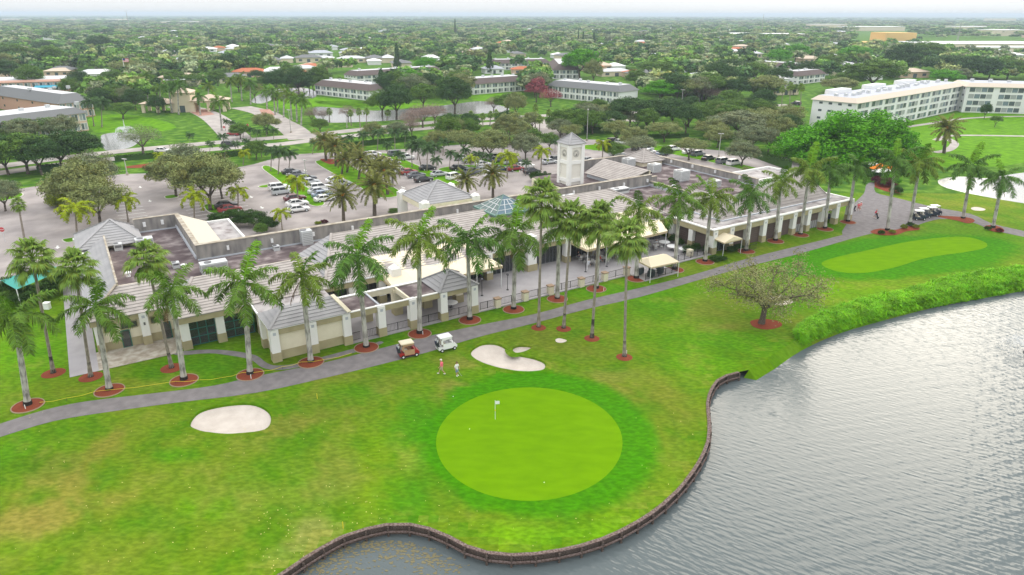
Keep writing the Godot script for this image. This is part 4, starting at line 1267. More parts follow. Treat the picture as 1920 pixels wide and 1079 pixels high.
const LEAF := {"dark": [0.065, 0.13, 0.04], "mid": [0.125, 0.225, 0.042], "bright": [0.11, 0.35, 0.012], "olive": [0.25, 0.29, 0.11], "bare": [0.30, 0.225, 0.20], "yellow": [0.20, 0.26, 0.02], "red": [0.36, 0.11, 0.13], "grey": [0.22, 0.26, 0.14], "hedge": [0.05, 0.105, 0.022], "burgundy": [0.10, 0.02, 0.03]}

func make_plant_meshes() -> void:
	for k in LEAF: leafy("leaf_" + k, LEAF[k][0], LEAF[k][1], LEAF[k][2])
	var bark := mat("bark", 1, 1, 1, 0.95)
	grain(bark, noise_tex(0.03, lin(0.06, 0.05, 0.04), lin(0.2, 0.17, 0.14), 71), Vector3.ONE * 0.8, false)
	var rtrunk := mat("royal_trunk", 1, 1, 1, 0.9)
	grain(rtrunk, noise_tex(0.02, lin(0.16, 0.155, 0.14), lin(0.50, 0.49, 0.45), 72, 512, FastNoiseLite.TYPE_SIMPLEX, 5, lin(0.37, 0.36, 0.33)), Vector3(0.25, 0.6, 0.25), false)
	var ftrunk := mat("fan_trunk", 1, 1, 1, 0.95)
	grain(ftrunk, noise_tex(0.03, lin(0.17, 0.145, 0.12), lin(0.36, 0.32, 0.28), 73), Vector3(0.4, 1.2, 0.4), false)
	leafy("royal_leaf", 0.115, 0.215, 0.033)
	leafy("royal_leaf_b", 0.145, 0.225, 0.033)
	leafy("royal_leaf_c", 0.09, 0.19, 0.036)
	leafy("royal_young", 0.13, 0.28, 0.02)
	leafy("royal_dead", 0.20, 0.12, 0.05)
	leafy("fan_green", 0.17, 0.275, 0.05)
	leafy("date_leaf", 0.18, 0.20, 0.055)
	leafy("queen_leaf", 0.07, 0.135, 0.05)
	leafy("small_leaf", 0.26, 0.34, 0.014)
	mat("crownshaft", 0.10, 0.23, 0.025, 0.5)
	mat("date_heart", 0.42, 0.17, 0.02, 0.9)
	var list := []
	for k in 9:
		var e := [1.25, 1.0, 0.75, 0.5, 0.25, 0.05, -0.2, -0.45, -0.8][k] as float
		list.append(frond(4.3, e, [0.7, 1.1, 1.3, 1.45, 1.35, 1.2, 1.0, 0.8, 0.55][k], 60, 1.0, 0.105, 0.8, 0.7, 100 + k, mat("royal_young") if k == 0 else mat("royal_leaf")))
	meshes["royal"] = list
	list = []
	for k in 3: list.append(frond(3.2, -0.9 - 0.2 * k, 0.4, 30, 0.6, 0.07, 1.2, 0.3, 120 + k, mat("royal_dead"), Color(1, 1, 1)))
	meshes["dead"] = list
	list = []
	for k in 8: list.append(fan_leaf(1.1, 1.05, lerpf(1.3, -0.75, k / 7.0), 130 + k, mat("fan_green")))
	meshes["fan"] = list
	list = []
	for k in 8: list.append(frond(3.9, lerpf(1.2, -0.45, k / 7.0), lerpf(0.9, 1.0, k / 7.0), 52, 0.6, 0.09, 0.5, 0.5, 140 + k, mat("date_leaf")))
	meshes["date"] = list
	list = []
	for k in 7: list.append(frond(3.2, lerpf(1.2, -0.1, k / 6.0), lerpf(1.3, 1.7, k / 6.0), 40, 0.8, 0.085, 1.6, 0.4, 150 + k, mat("queen_leaf")))
	meshes["queen"] = list
	list = []
	for k in 7: list.append(frond(2.7, lerpf(1.2, 0.1, k / 6.0), lerpf(1.9, 2.2, k / 6.0), 36, 0.62, 0.11, 0.5, 0.6, 160 + k, mat("small_leaf")))
	meshes["small"] = list
	# trunks, one metre high
	var mb := MB.new()
	mb.tube([Vector3(0, -0.01, 0), Vector3(0, 0.03, 0), Vector3(0, 0.12, 0), Vector3(0, 0.45, 0), Vector3(0, 0.8, 0), Vector3(0, 1, 0)], [0.38, 0.32, 0.26, 0.25, 0.23, 0.17], 12)
	meshes["royal_trunk"] = mb.mesh(rtrunk)
	mb = MB.new()
	mb.tube([Vector3(0, -0.01, 0), Vector3(0, 0.04, 0), Vector3(0, 0.15, 0), Vector3(0, 1, 0)], [0.33, 0.24, 0.17, 0.13], 10)
	meshes["fan_trunk"] = mb.mesh(ftrunk)
	mb = MB.new()
	mb.tube([Vector3(0, -0.01, 0), Vector3(0, 0.5, 0), Vector3(0, 1, 0)], [0.42, 0.34, 0.4], 10)
	meshes["date_trunk"] = mb.mesh(mat("bark"))
	mb = MB.new()
	mb.tube([Vector3(0, 0, 0), Vector3(0, 0.3, 0), Vector3(0, 1.3, 0), Vector3(0, 1.75, 0)], [0.17, 0.22, 0.16, 0.08], 10)
	meshes["crownshaft"] = mb.mesh(mat("crownshaft"))
	mb = MB.new()
	mb.lathe(Vector3(0, -0.3, 0), [Vector2(0.2, 0), Vector2(0.45, 0.35), Vector2(0.3, 0.7), Vector2(0, 0.9)], 9)
	meshes["date_heart"] = mb.mesh(mat("date_heart"))
	mb = MB.new()
	mb.tube([Vector3(0, -0.01, 0), Vector3(0, 0.02, 0)], [0.36, 0.33], 12)
	meshes["trunk_foot"] = mb.mesh(mat("wet_bark", 0.035, 0.03, 0.028, 0.9))
	mb = MB.new()
	mb.tube([Vector3(0, -0.01, 0), Vector3(0, 0.1, 0), Vector3(0, 0.35, 0), Vector3(0, 1, 0)], [0.335, 0.27, 0.2, 0.165], 12)
	meshes["fan_foot"] = mb.mesh(mat("burnt_bark", 0.06, 0.052, 0.045, 0.95))
	for k in 2: meshes["dome%d" % k] = crown_mesh(260 + k, 190, 120, 0.019, "dome", mat("leaf_bright"))
	# broadleaf crowns
	for k in 4: meshes["round%d" % k] = crown_mesh(200 + k, 130, 120, 0.0175, "round", mat("leaf_mid"))
	for k in 3: meshes["flat%d" % k] = crown_mesh(210 + k, 120, 110, 0.0175, "flat", mat("leaf_dark"))
	for k in 2: meshes["twig%d" % k] = twig_mesh(220 + k, 2600, 0.03, mat("leaf_bare"))
	meshes["column0"] = crown_mesh(230, 70, 34, 0.05, "column", mat("leaf_dark"))
	for k in 3: meshes["low%d" % k] = crown_mesh(240 + k, 34, 18, 0.085, "round", mat("leaf_mid"))
	for k in 3: meshes["limbs%d" % k] = trunk_mesh(250 + k, 5, 0.4, bark)

func height_at(base: Vector3, py: float) -> float:
	var k := (539.5 - py) / F
	return CAM_H + base.z * (sin(PITCH) - k * cos(PITCH)) / (cos(PITCH) + k * sin(PITCH))

func palm(kind: String, bx: float, by: float, tx: float, ty: float, label: String, group: String, ground := 0.0) -> Node3D:
	var base := G(bx, by, ground)
	var h := clampf(height_at(base, ty), 2.5, 26.0)
	var called: String = {"royal": "royal_palm", "fan": "fan_palm", "date": "date_palm", "queen": "queen_palm", "small": "ornamental_palm"}[kind]
	var root := thing(called, label, "palm tree", base, rng.randf() * TAU, group)
	var depth := metres(base + Vector3(0, h, 0)) * F
	var over := clampf(((tx - 960.0) / F * depth - base.x), -0.22 * h, 0.22 * h)
	root.basis = Basis(Vector3.FORWARD, atan(over / h) + rng.randf_range(-0.025, 0.025)) * Basis(Vector3.RIGHT, rng.randf_range(-0.04, 0.04)) * root.basis
	var n := 0
	var tall := rng.randf_range(0.9, 1.12)
	if kind == "royal":
		var k := clampf(h / 13.5, 0.45, 1.1) * tall
		var th := h - 4.6 * k
		var leaf_tone := mat(["royal_leaf", "royal_leaf_b", "royal_leaf_c"][rng.randi() % 3])
		var t := put(root, "trunk", meshes["royal_trunk"])
		t.scale = Vector3(1.12, th, 1.12)
		if by > 400:
			var ft := put(root, "trunk_foot", meshes["trunk_foot"])
			ft.scale = Vector3(1.2, rng.randf_range(14, 26), 1.2)
		var cs := put(root, "crownshaft", meshes["crownshaft"])
		cs.position.y = th
		cs.scale = Vector3.ONE * 1.1 * k
		var order := [0, 1, 1, 2, 3, 3, 4, 4, 5, 5, 6, 6, 7, 7]
		if rng.randf() < 0.5: order.append(8)
		for i in order:
			var f := put(root, "frond", meshes["royal"][i], null if i == 0 else leaf_tone)
			f.position = Vector3(0, th + 1.55 * k, 0)
			f.rotation = Vector3(0, n * 2.399 + rng.randf_range(-0.3, 0.3), 0)
			f.scale = Vector3.ONE * k * rng.randf_range(0.9, 1.12)
			n += 1
		if rng.randf() < 0.55:
			var f := put(root, "dead_frond", meshes["dead"][rng.randi() % 3])
			f.position = Vector3(0, th + 1.2 * k, 0)
			f.rotation.y = rng.randf() * TAU
	elif kind == "fan":
		var k := clampf(h / 14.0, 0.6, 1.25)
		var th := h - 1.9 * k
		var t := put(root, "trunk", meshes["fan_trunk"])
		t.scale = Vector3(1, th, 1)
		if by > 500:
			var ft := put(root, "trunk_foot", meshes["fan_foot"])
			ft.scale = Vector3(1.05, rng.randf_range(1.6, 2.6), 1.05)
		for i in 34:
			var f := put(root, "leaf", meshes["fan"][mini(7, int(i * 8 / 34.0))])
			f.position = Vector3(0, th - 0.2 + 0.3 * (34 - i) / 34.0, 0)
			f.rotation.y = i * 2.399 + rng.randf_range(-0.3, 0.3)
			f.scale = Vector3.ONE * k * 1.15 * rng.randf_range(0.85, 1.15)
	else:
		var spec: Array = {"date": [0.72, 40, 8, "date_trunk", 0.85], "queen": [0.7, 17, 7, "fan_trunk", 0.9], "small": [0.72, 14, 7, "fan_trunk", 0.75]}[kind]
		var k: float = clampf(h / {"date": 7.5, "queen": 9.0, "small": 5.0}[kind], 0.5, 1.7)
		var th: float = h - {"date": 2.2, "queen": 2.3, "small": 1.2}[kind] * k
		th = maxf(th, 0.6)
		var t := put(root, "trunk", meshes[spec[3]])
		t.scale = Vector3(spec[4] * k, th, spec[4] * k)
		if kind == "date":
			var hh := put(root, "heart", meshes["date_heart"])
			hh.position.y = th
			hh.scale = Vector3.ONE * k
		for i in spec[1]:
			var f := put(root, "frond", meshes[kind][mini(spec[2] - 1, int(float(i) * spec[2] / spec[1]))])
			f.position.y = th
			f.rotation.y = i * 2.399 + rng.randf_range(-0.25, 0.25)
			f.scale = Vector3.ONE * k * rng.randf_range(0.85, 1.1)
	return root

func mulch_ring(bx: float, by: float, rad: float, edged: bool) -> void:
	var t := thing("mulch_ring", "round bed of red mulch at the foot of a palm by the cart path" if edged else "small bed of red mulch without edging at the foot of a palm", "mulch bed", G(bx, by), rng.randf() * TAU, "edged mulch rings under the palms" if edged else "plain mulch rings under the palms")
	var mb := MB.new()
	mb.lathe(Vector3.ZERO, [Vector2(0, 0.11), Vector2(rad * 0.6, 0.09), Vector2(rad * 0.92, 0.05), Vector2(rad, 0.02)], 24)
	part(t, "mulch", mb, mat("mulch"))
	if edged:
		mb = MB.new()
		mb.lathe(Vector3.ZERO, [Vector2(rad * 0.98, 0.0), Vector2(rad * 0.99, 0.08), Vector2(rad + 0.07, 0.08), Vector2(rad + 0.09, 0.0)], 28)
		part(t, "edging", mb, mat("edging"))

func build_palms() -> void:
	var row := "royal palms beside the cart path"
	var by_what := ["at the outer end of the yellow rope", "in front of the concrete service yard", "in front of the dark doors of the left wing", "in front of the green-framed windows", "before the blank wall of the front block", "by the gate end of the colonnade", "beside the open bay of the colonnade", "beside the hip-roofed pavilion", "by the first piers of the terrace fence", "behind the slender fan palms at the terrace fence", "at the terrace fence before the right awning", "at the corner of the grill patio", "just behind the small pitched canopy", "beside the shrubs at the right wing corner", "next to the small peaked door awning", "before the first dark screens of the right wing", "before the middle dark screens of the right wing", "before the low grey panels of the right wing", "at the open end bay of the right wing"]
	var spot := 0
	for a in [[52, 762, 15, 540], [205, 733, 163, 528], [345, 714, 308, 500], [469, 703, 443, 476], [583, 680, 562, 474], [687, 652, 667, 424], [787, 626, 780, 400], [881, 600, 878, 404], [963, 580, 962, 384], [1045, 560, 1045, 390], [1118, 541, 1124, 372], [1193, 522, 1197, 355], [1265, 505, 1275, 333], [1322, 490, 1337, 332], [1399, 470, 1412, 325], [1454, 451, 1467, 306], [1501, 439, 1520, 277], [1547, 428, 1562, 288], [1590, 415, 1608, 283]]:
		palm("royal", a[0], a[1], a[2], a[3], "royal palm in a mulch ring " + by_what[spot], row)
		spot += 1
		mulch_ring(a[0], a[1] + 1, 1.4, true)
	var fore_words := ["royal palm with a golden shrub at its foot where path meets forecourt", "royal palm next to the parked golf carts", "royal palm in the long mulch strip beyond the carts", "royal palm between dark red shrubs by the pond path"]
	spot = 0
	for a in [[1664, 431, 1688, 264], [1706, 419, 1730, 268], [1806, 408, 1830, 274], [1862, 426, 1886, 303]]:
		palm("royal", a[0], a[1], a[2], a[3], fore_words[spot], "royal palms by the forecourt")
		spot += 1
	var lawn_words := ["very tall slender fan palm on the path edge nearest the curved bunker", "slender fan palm second along the lawn from the curved bunker", "slender fan palm third along the lawn from the curved bunker", "slender fan palm standing farthest out on the lawn from the path"]
	spot = 0
	for a in [[1010, 614, 1013, 333], [1057, 616, 1078, 374], [1110, 634, 1132, 378], [1171, 669, 1178, 408]]:
		palm("fan", a[0], a[1], a[2], a[3], lawn_words[spot], "fan palms on the lawn")
		spot += 1
		mulch_ring(a[0], a[1] + 1, 0.95, false)
	var nth := 0
	for a in [[100, 702, 45, 452], [170, 709, 122, 472], [322, 692, 265, 452]]:
		palm("fan", a[0], a[1], a[2], a[3], ["slender fan palm with the tallest shaggy crown beside the teal canopy", "slender fan palm leaning at the foot of the side drive", "slender fan palm with its crown above the left flat roof"][nth], "fan palms by the left wing")
		nth += 1
		mulch_ring(a[0], a[1], 1.2, false)
	palm("fan", 46, 456, 30, 372, "fan palm beside the car park left of the clubhouse", "")
	for a in [[644, 417, 642, 346], [702, 405, 700, 326], [727, 366, 717, 303], [672, 337, 687, 283], [650, 325, 660, 278], [629, 313, 627, 260], [611, 303, 604, 249], [880, 376, 870, 320], [924, 371, 922, 310], [735, 350, 735, 300], [690, 348, 695, 300], [664, 312, 668, 270], [640, 330, 646, 286], [706, 340, 712, 292], [622, 296, 618, 252]]:
		palm("date", a[0], a[1], a[2], a[3], "stout date palm with an orange heart in the car park", "date palms in the car park")
	palm("date", 1770, 286, 1776, 219, "lone date palm on the far fairway", "")
	palm("date", 1085, 352, 1085, 312, "bushy palm beside the clock tower", "")
	for a in [[521, 328, 528, 268], [507, 322, 508, 272], [540, 325, 546, 275], [790, 316, 776, 254], [812, 312, 815, 262], [772, 315, 770, 262], [842, 318, 845, 278], [817, 330, 818, 290], [800, 322, 800, 268], [680, 284, 680, 243], [707, 282, 708, 238], [740, 283, 738, 238], [392, 290, 398, 262], [420, 282, 415, 248], [355, 276, 355, 247], [490, 296, 488, 262], [470, 292, 470, 268], [985, 330, 988, 296], [1040, 288, 1042, 258], [585, 290, 588, 258], [600, 282, 602, 252], [640, 290, 642, 252], [655, 282, 655, 250], [725, 300, 727, 262], [748, 322, 750, 280], [758, 276, 760, 242], [782, 300, 785, 258], [800, 300, 803, 262], [830, 292, 832, 256], [858, 322, 860, 284], [870, 310, 872, 272], [895, 320, 897, 280], [912, 318, 915, 284], [940, 296, 942, 262], [968, 300, 970, 266], [422, 246, 425, 222], [432, 250, 435, 224], [443, 254, 446, 228], [455, 258, 458, 232], [468, 262, 470, 236], [480, 264, 483, 240], [498, 258, 500, 236], [512, 262, 514, 238], [420, 300, 424, 268], [440, 292, 443, 262], [460, 286, 463, 258]]:
		palm("queen", a[0], a[1], a[2], a[3], "drooping queen palm among the parked cars", "queen palms of the car park")
	for a in [[144, 450, 136, 376], [240, 418, 232, 362], [364, 416, 360, 354], [446, 396, 445, 348], [559, 385, 555, 328], [632, 357, 635, 326], [529, 433, 525, 390], [881, 326, 885, 290], [951, 333, 950, 282], [1014, 319, 1016, 274], [1129, 301, 1130, 260], [1100, 352, 1102, 325], [958, 322, 962, 285], [300, 320, 304, 286], [455, 310, 458, 280]]:
		palm("small", a[0], a[1], a[2], a[3], "small yellow-green palm with arching fronds at the car park edge", "small bright palms of the car park")
	for a in [[276, 188, 270, 129], [322, 213, 312, 150], [334, 216, 330, 142], [375, 217, 370, 168], [415, 246, 410, 172], [434, 192, 430, 142], [453, 190, 447, 134], [469, 197, 467, 144], [515, 216, 510, 160], [531, 221, 530, 158], [546, 226, 542, 163], [564, 236, 565, 170], [240, 180, 238, 140], [300, 200, 296, 152], [390, 200, 388, 150], [500, 206, 497, 160], [520, 212, 520, 166], [556, 230, 554, 172]]:
		palm("royal", a[0], a[1], a[2], a[3], "distant royal palm beside the gatehouse drives", "royal palms at the gatehouse")
	for a in [[175, 238, 167, 177], [190, 240, 191, 177]]:
		palm("queen", a[0], a[1], a[2], a[3], "leaning coconut palm on the grass behind the fountain pond", "coconut palms by the pond")
	for a in [[658, 236, 656, 206], [675, 241, 671, 202], [686, 241, 686, 203], [617, 229, 616, 203], [884, 241, 882, 208], [905, 238, 904, 212], [918, 236, 920, 208], [930, 234, 930, 206], [1011, 256, 1011, 216], [1029, 242, 1029, 204], [1003, 240, 1003, 195], [1045, 246, 1042, 210], [1070, 248, 1068, 214], [725, 226, 727, 205], [1480, 208, 1482, 152], [1500, 210, 1503, 155], [1465, 205, 1468, 160]]:
		palm("fan", a[0], a[1], a[2], a[3], "small cabbage palm on the verge of the boulevard", "cabbage palms along the boulevard")

func tree(kind: String, form: String, base: Vector3, wide: float, high: float, label: String, group: String, category := "tree") -> Node3D:
	var t := thing("broadleaf_tree" if category == "tree" else category, label, category, base, rng.randf() * TAU, group)
	if category == "tree" and form != "low":
		var tr := put(t, "trunk", meshes["limbs%d" % (rng.randi() % 3)])
		var s := maxf(wide, high * 0.8)
		tr.scale = Vector3(s, high, s)
	var n: int = {"round": 4, "flat": 3, "twig": 2, "column": 1, "low": 3, "dome": 2}[form]
	var c := put(t, "crown" if category == "tree" else "foliage", meshes["%s%d" % [form, rng.randi() % n]], mat("leaf_" + kind))
	c.scale = Vector3(wide, high, wide * rng.randf_range(0.85, 1.1))
	c.rotation.y = rng.randf() * TAU
	if category != "tree": c.position.y = -high * 0.22
	return t

const TREES := [
	["dark", "round", 15, 330, 90, 74], ["mid", "round", 52, 328, 105, 80], ["dark", "round", 78, 330, 85, 72], ["dark", "round", 115, 318, 110, 70], ["dark", "round", 155, 308, 95, 62], ["mid", "round", -15, 320, 90, 66], ["grey", "round", 10, 398, 70, 60],
	["olive", "round", 158, 402, 120, 100], ["olive", "round", 188, 424, 105, 90], ["yellow", "dome", 120, 388, 60, 52], ["grey", "round", 180, 370, 105, 84], ["olive", "round", 330, 370, 95, 82], ["olive", "round", 394, 396, 125, 112], ["grey", "round", 355, 350, 95, 80], ["olive", "round", 416, 374, 80, 76],
	["grey", "twig", 268, 290, 88, 58], ["bright", "round", 195, 186, 40, 36], ["mid", "flat", 230, 224, 60, 32], ["dark", "round", 296, 216, 36, 36], ["dark", "round", 254, 208, 40, 42], ["mid", "round", 135, 190, 40, 45], ["dark", "round", 150, 172, 40, 40], ["mid", "round", 215, 168, 45, 38], ["dark", "flat", 190, 102, 52, 36], ["mid", "round", 330, 165, 42, 34], ["dark", "round", 430, 140, 70, 40], ["olive", "flat", 250, 152, 80, 40],
	["mid", "round", 716, 219, 56, 50], ["dark", "round", 743, 224, 78, 66], ["mid", "round", 793, 206, 60, 50], ["dark", "round", 852, 216, 72, 74], ["bare", "twig", 585, 233, 32, 34], ["bare", "twig", 652, 228, 42, 32], ["bare", "twig", 770, 246, 52, 42], ["bare", "twig", 792, 240, 64, 48], ["bare", "twig", 815, 232, 52, 40], ["bare", "twig", 606, 230, 22, 26], ["bare", "twig", 772, 258, 36, 42], ["bare", "twig", 925, 210, 40, 30],
	["mid", "round", 840, 268, 66, 52], ["olive", "flat", 868, 288, 62, 46], ["olive", "round", 955, 268, 70, 56], ["mid", "round", 950, 212, 60, 38], ["olive", "round", 920, 302, 78, 60], ["grey", "round", 985, 300, 60, 52], ["mid", "round", 905, 292, 55, 42], ["dark", "round", 560, 178, 60, 52], ["mid", "round", 600, 170, 50, 46], ["dark", "round", 520, 180, 55, 50], ["mid", "round", 545, 160, 50, 40],
	["olive", "round", 966, 224, 46, 52], ["red", "round", 1005, 192, 42, 46], ["red", "twig", 1032, 200, 50, 36], ["bright", "round", 1086, 148, 76, 58], ["olive", "round", 1112, 158, 40, 46], ["dark", "flat", 1180, 238, 82, 58], ["dark", "flat", 1225, 235, 72, 52], ["dark", "flat", 1285, 250, 62, 56], ["mid", "round", 1193, 168, 52, 40], ["mid", "flat", 1225, 154, 72, 42], ["dark", "flat", 1347, 174, 62, 58], ["dark", "flat", 1362, 154, 92, 46], ["mid", "round", 1415, 158, 62, 42],
	["grey", "round", 1385, 258, 112, 52], ["olive", "round", 1425, 254, 90, 52], ["olive", "flat", 1245, 266, 62, 38], ["olive", "flat", 1155, 270, 54, 46], ["olive", "round", 1140, 232, 52, 38], ["bright", "round", 1240, 190, 76, 40], ["bare", "twig", 1310, 188, 72, 30], ["bare", "twig", 1335, 190, 50, 26], ["olive", "round", 1265, 163, 52, 28], ["dark", "round", 1340, 218, 44, 38], ["mid", "round", 1380, 214, 54, 30], ["dark", "round", 1430, 204, 44, 38],
	["olive", "round", 975, 272, 52, 46], ["grey", "round", 1050, 258, 48, 36], ["olive", "flat", 1070, 268, 46, 36], ["mid", "round", 1030, 282, 42, 34], ["grey", "flat", 1200, 300, 60, 46], ["olive", "flat", 1291, 300, 66, 44], ["grey", "round", 1390, 312, 66, 50], ["mid", "round", 1248, 297, 32, 24], ["mid", "round", 1150, 300, 46, 34], ["olive", "round", 1330, 262, 60, 40],
	["bright", "dome", 1525, 300, 130, 78], ["bright", "dome", 1590, 306, 160, 98], ["bright", "dome", 1655, 302, 130, 82], ["bright", "dome", 1560, 290, 140, 84], ["bright", "dome", 1630, 292, 140, 88], ["dark", "round", 1500, 285, 60, 52], ["dark", "round", 1700, 292, 40, 30],
	["dark", "flat", 1455, 168, 56, 44], ["mid", "round", 1590, 168, 62, 38], ["mid", "round", 1635, 168, 108, 60], ["dark", "round", 1685, 136, 72, 56], ["dark", "flat", 1772, 144, 82, 44], ["bright", "round", 1770, 158, 62, 30], ["dark", "round", 1820, 148, 62, 46], ["dark", "round", 1853, 148, 50, 42], ["mid", "round", 1888, 147, 52, 40], ["grey", "round", 1800, 154, 40, 28], ["olive", "round", 1570, 174, 80, 30], ["bright", "round", 1600, 118, 62, 34], ["bright", "round", 1490, 114, 52, 32], ["bright", "round", 1460, 122, 52, 32], ["mid", "round", 1735, 118, 72, 42], ["mid", "round", 1550, 140, 60, 40], ["dark", "round", 1510, 150, 46, 38],
	["dark", "round", 1845, 222, 22, 30], ["mid", "flat", 1865, 237, 22, 22], ["olive", "round", 1475, 240, 62, 44], ["olive", "round", 1460, 270, 56, 52], ["grey", "round", 1440, 284, 50, 44], ["olive", "twig", 1440, 232, 60, 40], ["olive", "twig", 1485, 262, 60, 40],
	["mid", "round", 450, 262, 40, 30], ["olive", "round", 500, 252, 50, 40], ["mid", "round", 480, 300, 45, 35], ["mid", "round", 600, 250, 36, 28], ["olive", "round", 700, 268, 50, 38], ["grey", "round", 745, 262, 46, 34], ["mid", "round", 880, 262, 50, 40], ["olive", "round", 820, 284, 50, 40], ["mid", "round", 1000, 282, 50, 40], ["dark", "round", 1090, 236, 50, 38], ["mid", "round", 1120, 220, 50, 36], ["olive", "round", 1185, 282, 60, 44], ["dark", "flat", 1145, 250, 60, 44], ["mid", "round", 1310, 240, 60, 46], ["dark", "round", 1260, 225, 60, 44], ["mid", "round", 1360, 240, 60, 46], ["grey", "round", 1410, 282, 70, 50], ["olive", "round", 1345, 276, 60, 42], ["mid", "round", 640, 175, 50, 30], ["mid", "round", 860, 168, 50, 36], ["bright", "round", 800, 140, 50, 34], ["mid", "round", 985, 165, 46, 36], ["mid", "round", 60, 172, 60, 50], ["dark", "round", 20, 160, 60, 46], ["mid", "round", 100, 130, 60, 44], ["mid", "round", 30, 122, 60, 40], ["dark", "round", 85, 105, 46, 28], ["olive", "round", 15, 140, 50, 40], ["mid", "round", 0, 262, 60, 46], ["mid", "round", 45, 268, 70, 44], ["mid", "round", 95, 262, 60, 40], ["dark", "column", 192, 126, 14, 40], ["dark", "column", 716, 178, 26, 48], ["dark", "column", 745, 132, 18, 50], ["dark", "column", 918, 138, 18, 46], ["dark", "column", 1112, 90, 9, 30], ["dark", "column", 1083, 88, 6, 34], ["dark", "column", 1092, 90, 8, 30], ["dark", "column", 853, 70, 6, 34]]

func build_trees() -> void:
	var words := {"dark": "dark green", "mid": "mid green", "bright": "bright fresh green", "olive": "olive brown", "bare": "leafless pinkish grey", "yellow": "yellow-green", "red": "pink flowering", "grey": "grey-green"}
	for a in TREES:
		var p := G(a[2], a[3])
		var m := metres(p)
		var zone := ""
		if a[3] > 330: zone = "in the empty end of the car park"
		elif a[3] > 250:
			for z in [[250, "beside the road near the fountain pond"], [700, "among the car park rows"], [1000, "behind the entrance pavilion"], [1250, "behind the clock tower"], [1500, "by the car park beyond the flat roofs"], [9999, "beside the umbrella patio"]]:
				if a[2] < z[0] and zone == "": zone = z[1]
		else:
			for z in [[200, "near the peach apartments"], [480, "around the gatehouse"], [600, "between the entry drives and the pond"], [850, "by the middle pond"], [1000, "by the narrow arm of the pond"], [1220, "around the block with pink trees"], [1500, "on the road to the tall apartments"], [9999, "behind the tall apartments"]]:
				if a[2] < z[0] and zone == "": zone = z[1]
		var shape: String = {"round": "rounded", "flat": "spreading", "twig": "thin twiggy", "column": "narrow columnar", "dome": "domed"}[a[1]]
		tree(a[0], a[1], p, a[4] * m, height_at(p, a[3] - a[5]), "%s %s tree %s" % [shape, words[a[0]], zone], "%s %s trees %s" % [shape, words[a[0]], zone])
	# fill between the car park and the houses
	var r := RandomNumberGenerator.new()
	r.seed = 88
	for z in [[1090, 200, 1480, 262, 34, "on the wooded verge beyond the car park"], [840, 240, 1090, 268, 10, "between the boulevard and the entrance court"], [200, 150, 480, 196, 22, "in the grove around the gatehouse"], [480, 150, 600, 178, 10, "in the grove left of the pond houses"], [1140, 150, 1500, 185, 16, "between the pond houses and the tall apartments"], [0, 255, 180, 300, 6, "in front of the peach apartments"]]:
		for k in z[4]:
			var p := G(r.randf_range(z[0], z[2]), r.randf_range(z[1], z[3]))
			var kind: String = ["mid", "dark", "olive", "grey", "mid", "dark", "mid"][r.randi() % 7]
			var h := r.randf_range(4.5, 8.5)
			tree(kind, "flat" if r.randf() < 0.35 else "round", p, h * r.randf_range(1.0, 1.5), h, "%s tree %s" % [words[kind], z[5]], "%s trees %s" % [words[kind], z[5]])
	build_oak()
	build_bank()
	# shrubs and hedges
	for a in [["burgundy", 1660, 348, 40, 16], ["burgundy", 1645, 342, 26, 14], ["hedge", 1680, 362, 26, 14], ["bright", 1668, 345, 44, 18], ["hedge", 1640, 336, 26, 16], ["yellow", 1673, 437, 13, 8], ["hedge", 1652, 438, 14, 8], ["yellow", 1695, 428, 14, 9], ["yellow", 1717, 427, 12, 8], ["hedge", 1707, 423, 16, 7], ["hedge", 1852, 430, 14, 8], ["burgundy", 1874, 434, 14, 8], ["hedge", 1290, 475, 26, 18], ["hedge", 1305, 470, 20, 16], ["hedge", 1262, 455, 20, 18], ["hedge", 1275, 460, 18, 14], ["hedge", 1342, 488, 26, 9], ["hedge", 1355, 487, 20, 8], ["hedge", 1372, 472, 22, 12], ["hedge", 1385, 466, 20, 10], ["hedge", 1322, 476, 12, 22],
		["hedge", 440, 425, 70, 34], ["hedge", 475, 425, 60, 32], ["hedge", 410, 422, 40, 24], ["hedge", 505, 432, 40, 26], ["mid", 490, 440, 30, 22], ["mid", 740, 402, 26, 12], ["burgundy", 608, 420, 16, 8], ["yellow", 596, 422, 14, 7], ["hedge", 1020, 345, 30, 24], ["hedge", 1005, 340, 30, 20], ["yellow", 1038, 352, 12, 8], ["olive", 1398, 327, 20, 15], ["hedge", 60, 570, 70, 40], ["hedge", 30, 560, 60, 44], ["hedge", 100, 556, 50, 40], ["hedge", 110, 540, 40, 40], ["mid", 15, 575, 40, 30]]:
		var p := G(a[1], a[2])
		var m := metres(p)
		tree(a[0], "round", p, a[3] * m, maxf(a[4] * m * 1.25, 0.5), "%s shrub clipped round beside the %s" % [{"burgundy": "dark red", "hedge": "deep green", "bright": "fresh green", "yellow": "golden", "mid": "leafy green", "olive": "olive"}[a[0]], "clubhouse" if a[1] < 1600 else "forecourt"], "%s shrubs near the %s" % [a[0], "clubhouse" if a[1] < 1600 else "forecourt"], "shrub")
	for a in [[215, 304, 300, 297, 9], [400, 300, 465, 290, 9], [470, 288, 520, 284, 8], [640, 278, 780, 264, 8], [70, 325, 112, 322, 12], [1095, 248, 1200, 252, 9], [1430, 300, 1480, 318, 14], [1400, 290, 1450, 306, 12], [690, 252, 760, 246, 5], [1200, 260, 1290, 258, 7]]:
		hedge(G(a[0], a[1]), G(a[2], a[3]), a[4])

